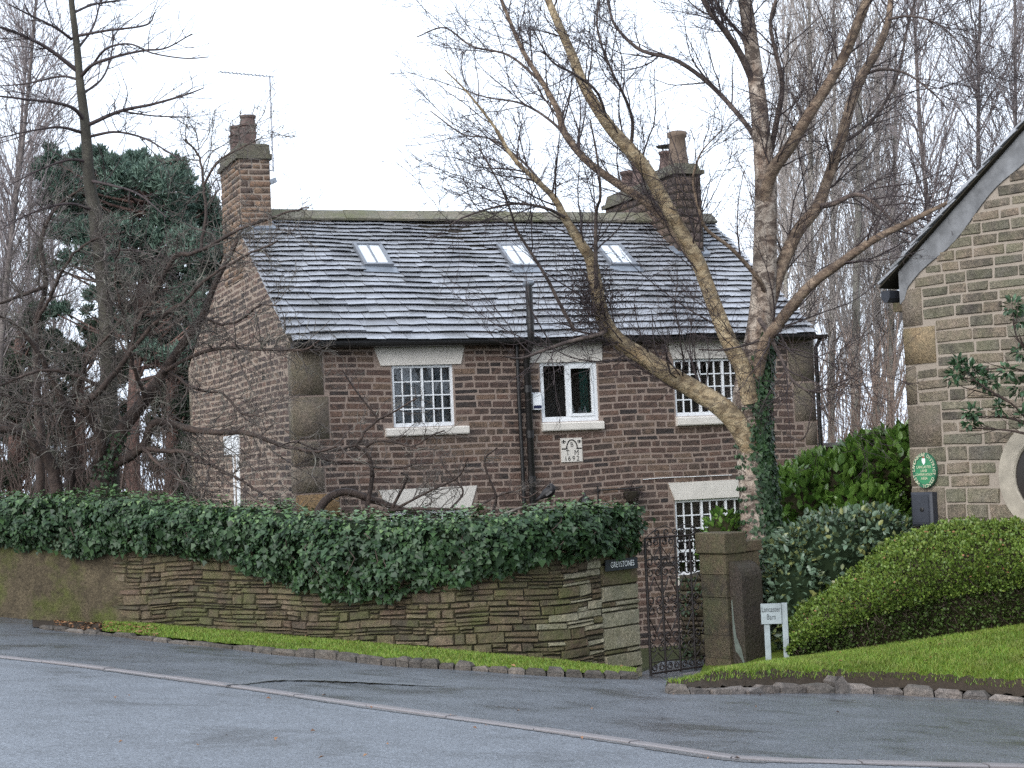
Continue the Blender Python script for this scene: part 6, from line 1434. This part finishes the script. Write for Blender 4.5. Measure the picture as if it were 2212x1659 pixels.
# the slender tree on the left with upswept arms
LY = 27.0
lt = [limb([(236, 1090), (238, 950), (234, 800), (229, 680), (221, 595), (211, 517), (203, 452), (192, 387), (190, 351), (183, 261), (172, 172), (168, 118), (160, 50), (154, 0), (146, -90)], LY, LY, 0, 0, 60, mids=[46, 40, 36, 33, 32, 30, 28, 26, 25, 22, 18, 16, 14, 13, 10])]
arms = [([(175, 165), (200, 140), (251, 122), (311, 109), (358, 104), (415, 73)], -1.2, 9), ([(200, 140), (230, 105), (280, 95), (330, 115), (400, 126), (450, 123)], -1.8, 6), ([(190, 270), (260, 240), (330, 225), (400, 205), (440, 190)], -.9, 10), ([(262, 240), (330, 250), (415, 253)], -1.0, 5),
    ([(193, 295), (250, 285), (310, 298), (350, 320), (390, 345)], -1.6, 7), ([(165, 78), (230, 66), (315, 54), (335, 26)], -1.0, 7), ([(158, 28), (200, 10), (255, 0), (300, -20)], .6, 7), ([(168, 154), (107, 107), (54, 79), (0, 59), (-50, 40)], -.9, 11), ([(183, 262), (160, 235), (120, 222), (60, 215), (0, 208), (-60, 205)], -1.2, 10),
    ([(180, 287), (130, 275), (70, 282), (0, 298)], -1.0, 8), ([(170, 172), (130, 165), (60, 180), (0, 186)], .9, 7), ([(155, 85), (120, 60), (60, 30), (20, 10)], -.8, 7), ([(190, 350), (150, 345), (90, 365), (20, 400)], -.7, 8), ([(193, 390), (240, 400), (300, 420), (360, 470)], -1.1, 8), ([(203, 455), (150, 440), (80, 455), (10, 490)], -1.2, 8), ([(215, 560), (260, 540), (320, 550), (380, 600)], -1.0, 7), ([(165, 110), (200, 60), (215, 10), (225, -40)], .8, 6), ([(176, 205), (220, 170), (240, 120), (245, 60)], .8, 6)]
la_ = [limb(p, LY, LY + dy, w, 2.5, 26) for p, dy, w in arms]
slim = empty('slender_bare_tree', at(236, 1090, LY), 'tall slender bare tree with upswept arms left of the house', 'tree')
wood(lt, 12).build('trunk', M['grey_bark'], slim, smooth=True); nb = wood(la_, 8)
nb2, _ = twiggery(la_, [dict(count=220, tlo=.15, thi=1, lmin=.4, lmax=1.4, alo=.3, ahi=1.0, K=8, up=.05, wander=.16, rf=.5, rcap=.008, rtip=.003, sides=4), dict(count=1100, tlo=.1, thi=1, lmin=.12, lmax=.5, alo=.4, ahi=1.1, K=5, up=0, wander=.2, rf=.6, rcap=.004, rtip=.002)], 15)
for v, f_ in zip(nb2.V, nb2.F): pass
off = 0
[wood([l], 8).build('limb', M['twig'], slim, smooth=True) for l in la_]; nb2.build('crown', M['twig'], slim, kind='stuff')

# the crooked many stemmed tree behind the wall on the left
SY = 26.6
sh = [limb([(210, 1120), (215, 1070), (229, 1005), (265, 927), (315, 862), (358, 798), (394, 744), (437, 683), (465, 612), (501, 544), (520, 500)], SY, SY - .6, 0, 0, 50, mids=[60, 52, 40, 32, 27, 22, 19, 16, 13, 10, 5]),
    limb([(214, 1060), (208, 1005), (222, 962), (193, 898), (186, 873), (222, 837), (265, 783), (286, 740), (300, 690), (340, 640)], SY, SY - 1.4, 26, 5, 44, .008, RNG),
    limb([(225, 1020), (251, 1002), (308, 966), (337, 912), (412, 927), (476, 934), (537, 937), (609, 962), (680, 975), (740, 960)], SY, SY - 1.3, 24, 4, 44, .008, RNG),
    limb([(300, 970), (358, 973), (412, 980), (465, 1009), (537, 1048), (637, 1113)], SY - .4, SY - 1.7, 12, 4, 34, .008, RNG),
    limb([(351, 805), (394, 780), (447, 758), (501, 751), (555, 755), (601, 755), (659, 755), (690, 735)], SY - .4, SY - 1.8, 10, 4, 34),
    limb([(150, 1120), (154, 952), (143, 891), (122, 837), (100, 791), (70, 740), (30, 700), (-20, 670)], SY + .3, SY - .8, 24, 5, 40, .008, RNG),
    limb([(146, 900), (168, 844), (179, 805), (200, 760), (240, 720), (300, 640)], SY + .2, SY - .8, 14, 4, 30, .008, RNG),
    limb([(85, 1120), (88, 960), (82, 862), (77, 769), (78, 697), (99, 619), (88, 530), (104, 473), (135, 436), (190, 400)], SY + .6, SY + .9, 22, 4, 46, .008, RNG),
    limb([(130, 1110), (107, 998), (79, 970), (47, 934), (0, 927), (-60, 930)], SY - .2, SY - .8, 30, 14, 30, .008, RNG),
    limb([(99, 619), (40, 640), (0, 655), (-60, 660)], SY + .7, SY, 10, 4, 20), limb([(78, 697), (110, 640), (150, 560), (200, 520), (270, 500)], SY + .7, SY - .2, 9, 4, 24, .008, RNG),
    limb([(265, 783), (330, 700), (400, 650), (450, 600), (520, 560), (600, 520)], SY - 1.0, SY - 2.0, 11, 4, 30, .01, RNG),
    limb([(378, 551), (433, 541), (515, 497), (580, 473), (617, 459), (668, 448)], SY - 1.4, SY - 1.9, 10, 3, 26, .006, RNG), limb([(300, 690), (340, 620), (378, 551)], SY - 1.2, SY - 1.4, 12, 10, 12),
    limb([(433, 541), (445, 470), (440, 400), (430, 340), (400, 300)], SY - 1.5, SY - 1.2, 8, 4, 20, .006, RNG), limb([(440, 400), (470, 350), (520, 320), (560, 300)], SY - 1.4, SY - 1.7, 6, 3, 18),
    limb([(437, 683), (480, 700), (520, 690), (560, 660), (600, 660)], SY - .6, SY - 1.7, 8, 3, 20, .006, RNG), limb([(222, 837), (160, 810), (100, 800), (30, 820), (-30, 850)], SY - .5, SY - 1.4, 10, 4, 26, .008, RNG),
    limb([(193, 898), (140, 880), (60, 870), (0, 850)], SY - .3, SY - 1.2, 10, 4, 24, .008, RNG), limb([(308, 966), (340, 1000), (380, 1030), (410, 1060), (440, 1085)], SY - .5, SY - 1.4, 9, 4, 20, .006, RNG),
    limb([(315, 862), (290, 800), (270, 700), (250, 600), (260, 520)], SY - .3, SY - 1.4, 10, 4, 26, .01, RNG), limb([(358, 798), (420, 840), (480, 850), (520, 890), (560, 900)], SY - .4, SY - 1.6, 8, 3, 24, .008, RNG)]
shr = empty('crooked_bare_tree', at(212, 1110, SY), 'crooked many stemmed bare tree spreading behind the ivy hedge on the left', 'tree')
[wood([l], 12).build('trunk', M['shrub_bark'], shr, smooth=True) for l in sh[:1] + sh[5:9:2]]; [wood([l], 8).build('limb', M['shrub_bark'], shr, smooth=True) for l in sh[1:5] + sh[6:7] + sh[8:]]
nb2, _ = twiggery(sh, [dict(count=420, tlo=.2, thi=1, lmin=.5, lmax=1.7, alo=.5, ahi=1.2, K=10, up=.03, wander=.3, rf=.5, rcap=.013, rtip=.004, sides=4), dict(count=2600, tlo=.1, thi=1, lmin=.25, lmax=.9, alo=.5, ahi=1.2, K=8, up=.05, wander=.3, rf=.55, rcap=.0075, rtip=.003, sides=4), dict(count=8000, tlo=.1, thi=1, lmin=.08, lmax=.4, alo=.5, ahi=1.3, K=5, up=.05, wander=.3, rf=.6, rcap=.0045, rtip=.002)], 25)
nb2.build('crown', M['lichen_twig'], shr, kind='stuff')
rng = np.random.default_rng(18); k = 500; tpp, trr = sh[0]; f = (rng.random(k) * 14).astype(int); ang = rng.uniform(-3.1, 0, k); dirn = np.stack([np.cos(ang), np.sin(ang), 0 * ang], -1)
V, F = leaves(tpp[f] + dirn * (trr[f] * 1.1)[:, None] + rng.normal(0, .03, (k, 3)), dirn, .05, (0, 0, -1), rng, IVY_T); mesh_obj('ivy_leaves', V, F, M['ivy'], shr, kind='stuff')

# small bare tree in front of the house
OY = 26.2
orn = [limb([(676, 1135), (683, 1115), (705, 1080), (745, 1062), (800, 1078), (860, 1098), (930, 1115), (960, 1130)], OY, OY + .2, 0, 0, 34, mids=[20, 19, 18, 17, 15, 12, 10, 8]), limb([(800, 1130), (791, 1108), (803, 1039), (801, 1000), (791, 977), (768, 962), (781, 947), (788, 931), (814, 908), (804, 889), (768, 843), (740, 800)], OY, OY - .3, 11, 3, 44),
    limb([(791, 965), (817, 952), (860, 957), (892, 964), (931, 941), (960, 930)], OY - .1, OY - .6, 7, 3, 24), limb([(806, 1009), (837, 1011), (876, 1009), (900, 1000)], OY, OY - .5, 7, 3, 20), limb([(843, 1105), (873, 1048), (879, 1029), (866, 1022)], OY, OY - .2, 7, 3, 20),
    limb([(765, 1112), (876, 1100), (973, 1100), (1019, 1097), (1060, 1080)], OY, OY - .2, 9, 4, 24), limb([(1062, 1125), (1065, 1107), (1071, 1071), (1052, 1022), (1048, 990), (1074, 967)], OY, OY - .2, 8, 3, 24), limb([(768, 962), (700, 975), (640, 955), (600, 965)], OY - .2, OY - .8, 6, 3, 22), limb([(801, 1000), (740, 1000), (680, 990), (640, 1005)], OY, OY - .6, 5, 3, 22),
    limb([(1019, 1097), (1080, 1070), (1110, 1062), (1140, 1075), (1190, 1040)], OY, OY - .3, 5, 2.5, 22), limb([(843, 1105), (930, 1060), (990, 1030), (1010, 990)], OY, OY - .6, 6, 3, 22), limb([(973, 1100), (1000, 1060), (960, 1010), (950, 985)], OY, OY + .3, 5, 3, 22), limb([(814, 908), (850, 890), (900, 860)], OY - .3, OY - .8, 5, 3, 18)]
orno = empty('twisted_ornamental_tree', at(683, 1135, OY), 'small twisted bare tree showing over the ivy in front of the house', 'tree')
[wood([l], 8).build('limb', M['shrub_bark'], orno, smooth=True) for l in orn]
nb2, _ = twiggery(orn, [dict(count=110, tlo=.2, thi=1, lmin=.3, lmax=1.0, alo=.5, ahi=1.2, K=9, up=.08, wander=.28, rf=.5, rcap=.008, rtip=.003, sides=4), dict(count=450, tlo=.1, thi=1, lmin=.12, lmax=.5, alo=.5, ahi=1.2, K=6, up=.05, wander=.28, rf=.6, rcap=.005, rtip=.0025), dict(count=700, tlo=.1, thi=1, lmin=.05, lmax=.2, alo=.5, ahi=1.2, K=4, up=.05, wander=.28, rf=.6, rcap=.003, rtip=.002)], 35)
nb2.build('crown', M['lichen_twig'], orno, kind='stuff')
# ------------------------------------------------------------------ bird on a bare branch above the hedge
brp = [at(x, y, 25.4) for x, y in ((1085, 1112), (1143, 1091), (1180, 1088), (1214, 1086))]
nb = NB(); nb.tube(smooth_path(brp, 12), np.linspace(.022, .014, 12), 6); nb.build('perch_branch', M['lichen_twig'], orno, smooth=True)
by = 25.38; bird = empty('bird', at(1187, 1086, by), 'hunched dark bird with a pale wing patch perched above the hedge', 'bird')
sp_ = [(1158, 1081, 2.2, 1.2), (1166, 1076, 4, 2), (1173, 1071, 7, 6), (1180, 1066, 10.5, 10), (1187, 1062, 11.5, 11), (1191, 1057, 10, 10), (1192, 1052, 7.5, 8), (1189, 1048, 5.5, 6), (1187, 1047, 2, 2)]
Pb = np.array([at(x, y, by) for x, y, _, _ in sp_]); V = []; K = 12
for i, p in enumerate(Pb):
    t = nrm(Pb[min(i + 1, 8)] - Pb[max(i - 1, 0)]); s1_ = np.array([0, 1.0, 0]); s2_ = nrm(np.cross(t, s1_)); a, b = m_(sp_[i][2], by) , m_(sp_[i][3], by)
    for j in range(K): th = 2 * math.pi * j / K; V.append(p + s2_ * a * math.cos(th) + s1_ * b * math.sin(th))
F = [(i * K + j, i * K + (j + 1) % K, (i + 1) * K + (j + 1) % K, (i + 1) * K + j) for i in range(8) for j in range(K)] + [tuple(range(K))[::-1], tuple(range(8 * K, 9 * K))]
mesh_obj('body', V, F, M['feather'], bird, smooth=True)
V, F = lathe(at(1186, 1049, by - .03), [(m_(2.6, by), 0), (m_(1.6, by), m_(4, by)), (.001, m_(8, by))], 6, nrm(at(1176, 1056, by) - at(1186, 1049, by))); mesh_obj('beak', V, F, M['black_iron'], bird)
wv = [at(x, y, by - .088) for x, y in ((1178, 1069), (1184, 1063), (1191, 1060), (1193, 1063), (1187, 1068), (1181, 1072))]; wv = [w + np.array([0, .02 if i in (0, 5) else 0, 0]) for i, w in enumerate(wv)]
mesh_obj('wing_patch', wv, [tuple(range(6))], M['feather_pale'], bird)
for dx in (0, 5): nb = NB(); nb.tube([at(1184 + dx, 1072, by), at(1184 + dx, 1080, by - .01), at(1184 + dx, 1087, by + .01)], .006, 5); nb.build('leg', M['black_iron'], bird)

# ------------------------------------------------------------------ background trees
def conifer(name, label, trunk, clumps, Y, seed, mat, bark_, n_per=3.2, nl=.16):
    """pine: a reddish trunk and tufts of needles"""
    rng = np.random.default_rng(seed); e = empty(name, at(*trunk[0], Y), label, 'tree')
    lm = [limb(trunk, Y, Y, 34, 14, 30)]; wood(lm, 10).build('trunk', bark_, e, smooth=True)
    PP = []; AA = []; br = []
    for x, y, r in clumps:
        c = at(x, y, Y + rng.uniform(-1.6, 1.6)); R_ = m_(r, Y); k = max(6, int(r * r * .030 * n_per))
        d = rng.normal(0, 1, (k, 3)); d /= np.linalg.norm(d, axis=1, keepdims=True); q = c + d * R_ * (rng.random(k) ** .45)[:, None] * [1, 1, .8]
        for _ in range(11): PP.append(q + rng.normal(0, .02, q.shape)); a = rng.normal(0, .55, q.shape) + d * .35 + [0, 0, .8]; AA.append(a)
        br.append((c, R_))
    PP = np.concatenate(PP); AA = np.concatenate(AA); V, F = leaves2(PP, AA, rng.normal(0, 1, AA.shape), nl, rng, OVAL_T * [.36, 1, .4], .1); mesh_obj('crown', V, F, mat, e, kind='stuff')
    nb = NB(); tpt = lm[0][0]
    for c, R_ in br:
        i = int(np.argmin(np.abs(tpt[:, 2] - (c[2] - .8)))); s = tpt[i]; nb.tube(smooth_path([s, (s + c) / 2 + [0, 0, -.15], c], 8), np.linspace(.05, .015, 8), 5)
    nb.build('limbs', bark_, e, smooth=True, kind='stuff'); return e
rc_ = random.Random(4)
cl = []
outl = [(95, 372, 30), (112, 345, 20), (130, 385, 36), (165, 350, 26), (150, 400, 40), (200, 335, 22), (205, 370, 34), (240, 360, 28), (255, 390, 38), (290, 355, 26), (300, 345, 18), (320, 385, 38), (345, 365, 26), (380, 360, 20), (370, 400, 40), (395, 385, 26), (415, 430, 34), (445, 440, 26), (465, 470, 28), (480, 520, 26), (430, 480, 44), (370, 460, 50), (300, 440, 56), (230, 440, 54), (160, 450, 46), (110, 430, 30), (135, 500, 36), (190, 510, 46), (260, 510, 54), (340, 520, 56), (410, 530, 50), (460, 560, 36), (300, 570, 44), (370, 580, 44), (240, 570, 34), (430, 600, 38), (180, 560, 24), (330, 640, 30), (400, 650, 40), (440, 650, 24), (250, 640, 26), (290, 700, 30), (350, 700, 36), (430, 720, 30), (200, 640, 20), (320, 760, 26), (400, 770, 30), (108, 322, 12), (125, 350, 12), (180, 335, 12), (222, 330, 11), (268, 350, 12), (290, 338, 11), (312, 336, 11), (335, 352, 12), (372, 345, 11), (392, 362, 12), (410, 395, 13), (440, 415, 13), (460, 440, 12), (475, 490, 12), (90, 350, 12)] + [(rc_.uniform(235, 470), rc_.uniform(570, 790), rc_.uniform(18, 32)) for _ in range(26)] + [(rc_.uniform(70, 230), rc_.uniform(540, 680), rc_.uniform(12, 22)) for _ in range(10)]
conifer('pine_tree', 'broad dark green pine crown with a reddish trunk left of the gable', [(288, 1075), (287, 950), (292, 800), (305, 640), (318, 520), (330, 420)], outl, 42, 1, M['needle'], M['pine_bark'])
conifer('dark_conifer', 'dark conifer with drooping boughs between the pine and the gable', [(372, 1080), (372, 900), (368, 700), (366, 560)], [(rc_.uniform(315, 425), y, rc_.uniform(20, 36)) for y in range(640, 1060, 11)] + [(rc_.uniform(330, 450), rc_.uniform(700, 900), 24) for _ in range(8)], 46, 2, M['needle_dark'], M['pine_bark'])
conifer('dark_conifer', 'dark conifer at the left edge behind the crooked tree', [(30, 1080), (34, 900), (40, 760), (46, 660)], [(rc_.uniform(-30, 105), y, rc_.uniform(20, 34)) for y in range(680, 1060, 9)], 47, 3, M['needle_dark'], M['pine_bark'])
conifer('dark_conifer', 'dark conifer low behind the crooked tree trunk', [(170, 1080), (172, 950), (176, 780)], [(rc_.uniform(90, 280), y, rc_.uniform(18, 30)) for y in range(690, 1060, 9)], 50, 6, M['needle_dark'], M['pine_bark'])
def upright(name, label, x0, ytop, Y, seed, w, n1, n2, n3, spread, mat, bk, lean=0, base=1060, l1=(2.5, 6), up=.35, cat='tree', rr=(.02, .006), ang=(.25, .7), start=.12):
    rng = np.random.default_rng(seed); tr_ = [limb([(x0, base), (x0 + lean * .3 + rng.uniform(-4, 4), base - (base - ytop) * .35), (x0 + lean * .7 + rng.uniform(-6, 6), base - (base - ytop) * .7), (x0 + lean, ytop)], Y, Y, w, 4, 30)]
    e = empty(name, at(x0, base, Y), label, cat, 'bare trees behind the house'); wood(tr_, 8).build('trunk', bk, e, smooth=True)
    nb2, _ = twiggery(tr_, [dict(count=n1, tlo=start, thi=.97, lmin=l1[0], lmax=l1[1], alo=ang[0], ahi=ang[1], K=10, up=up, wander=.08, rf=.45, rcap=rr[0] * 2, rtip=.006, shorten=.55, sides=4), dict(count=n2, tlo=.08, thi=1, lmin=.7, lmax=2.2, alo=.25, ahi=.7, K=6, up=up * .6, wander=.1, rf=.5, rcap=rr[0] * .7, rtip=.005), dict(count=n3, tlo=.05, thi=1, lmin=.3, lmax=1.1, alo=.25, ahi=.8, K=4, up=up * .3, wander=.15, rf=.6, rcap=rr[1], rtip=.0035)], seed + 100)
    nb2.build('crown', mat, e, kind='stuff'); return e
wordy = ['leftmost of the bare poplars, rising just right of the birch stem', 'second bare poplar from the birch stem behind the roof end', 'third bare poplar behind the house, thick and greenish', 'fourth bare poplar in the row behind the laurel', 'fifth bare poplar in the row, left of the barn eaves', 'rightmost bare poplar, partly behind the barn roof']
for i, (x, yt, Y, w, ln_) in enumerate([(1698, 60, 52, 15, 4), (1752, -120, 48, 22, -6), (1795, -60, 55, 17, 6), (1848, -100, 50, 24, 4), (1890, 40, 56, 17, 8), (1925, 100, 53, 20, 10)]):
    upright('poplar_tree', wordy[i], x, yt, Y, 60 + i, w, 52, 700, 2400, 0, M['twig_glare'], M['poplar_bark'], ln_)
for i, (x, yt, Y, w, ln_, lb) in enumerate([(2040, -120, 44, 17, -70, 'purple brown bare tree leaning left above the barn verge'), (2110, -150, 46, 15, 10, 'bare tree rising behind the middle of the barn verge'), (2185, -150, 45, 15, 6, 'bare tree at the upper right corner behind the barn roof')]):
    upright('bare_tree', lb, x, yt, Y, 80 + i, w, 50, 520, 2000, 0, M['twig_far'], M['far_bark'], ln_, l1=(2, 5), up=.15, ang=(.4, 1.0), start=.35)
for i, (x, yt, Y, w, ln_, lb) in enumerate([(-20, -150, 40, 16, 110, 'bare tree leaning in from the upper left corner'), (-30, 60, 42, 13, 90, 'second bare tree leaning in at the left edge, lower than the first'), (60, 330, 56, 12, 10, 'thin distant bare tree at the left edge above the hedge'), (120, 450, 60, 12, -8, 'thin distant bare tree left of the pine trunk'), (-260, 40, 46, 16, 20, 'bare tree standing beyond the left edge of the view')]):
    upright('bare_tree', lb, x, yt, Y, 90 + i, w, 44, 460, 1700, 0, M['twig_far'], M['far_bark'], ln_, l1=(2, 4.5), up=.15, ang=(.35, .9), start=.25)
# thicket closing the view low behind the laurel and behind the left hedge
rng = np.random.default_rng(44)
def thicket(name, label, x0, x1, y0, y1, Y0, Y1, n_, L, seed, mat):
    rng = np.random.default_rng(seed); x = rng.uniform(x0, x1, n_); Y = rng.uniform(Y0, Y1, n_); P0 = np.array([at(a, 1040, b) for a, b in zip(x, Y)]); P0[:, 2] = GARDEN; zt = np.array([z_at(a, rng.uniform(y0, y1), b) for a, b in zip(x, Y)])
    d = rng.normal(0, .18, (n_, 3)); K = 6; t = np.linspace(0, 1, K); P = P0[:, None, :] + d[:, None, :] * [1, 1, 0] * (t[None, :, None] * (zt - GARDEN)[:, None, None]); P[:, :, 2] = GARDEN + t[None] * (zt - GARDEN)[:, None]; P[:, 1:] += rng.normal(0, .05, (n_, K - 1, 3))
    R = np.tile(np.linspace(.022, .006, K), (n_, 1)); nb = NB(); V, F = tubes(P, R, 4); nb.add(V, F)
    P2, R2 = spawn(P, R, n_ * 9, .15, 1, .3, L, .4, 1.1, 5, rng, .1, .2, .5, .004, .01); V, F = tubes(P2, R2, 3); nb.add(V, F); P3, R3 = spawn(P2, R2, n_ * 22, .1, 1, .15, L * .6, .4, 1.1, 4, rng, .1, .2, .6, .0035, .006); V, F = tubes(P3, R3, 3); nb.add(V, F)
    return tag(nb.build(name, mat), label, None, None, 'stuff')
thicket('thicket', 'brown leafless thicket low behind the laurel and garden wall', 1700, 2060, 640, 960, 40, 52, 150, 1.6, 1, M['thicket'])
thicket('thicket', 'dark leafless undergrowth low behind the ivy hedge on the left', -420, 460, 700, 1020, 38, 50, 420, 1.5, 2, M['twig_brown'])
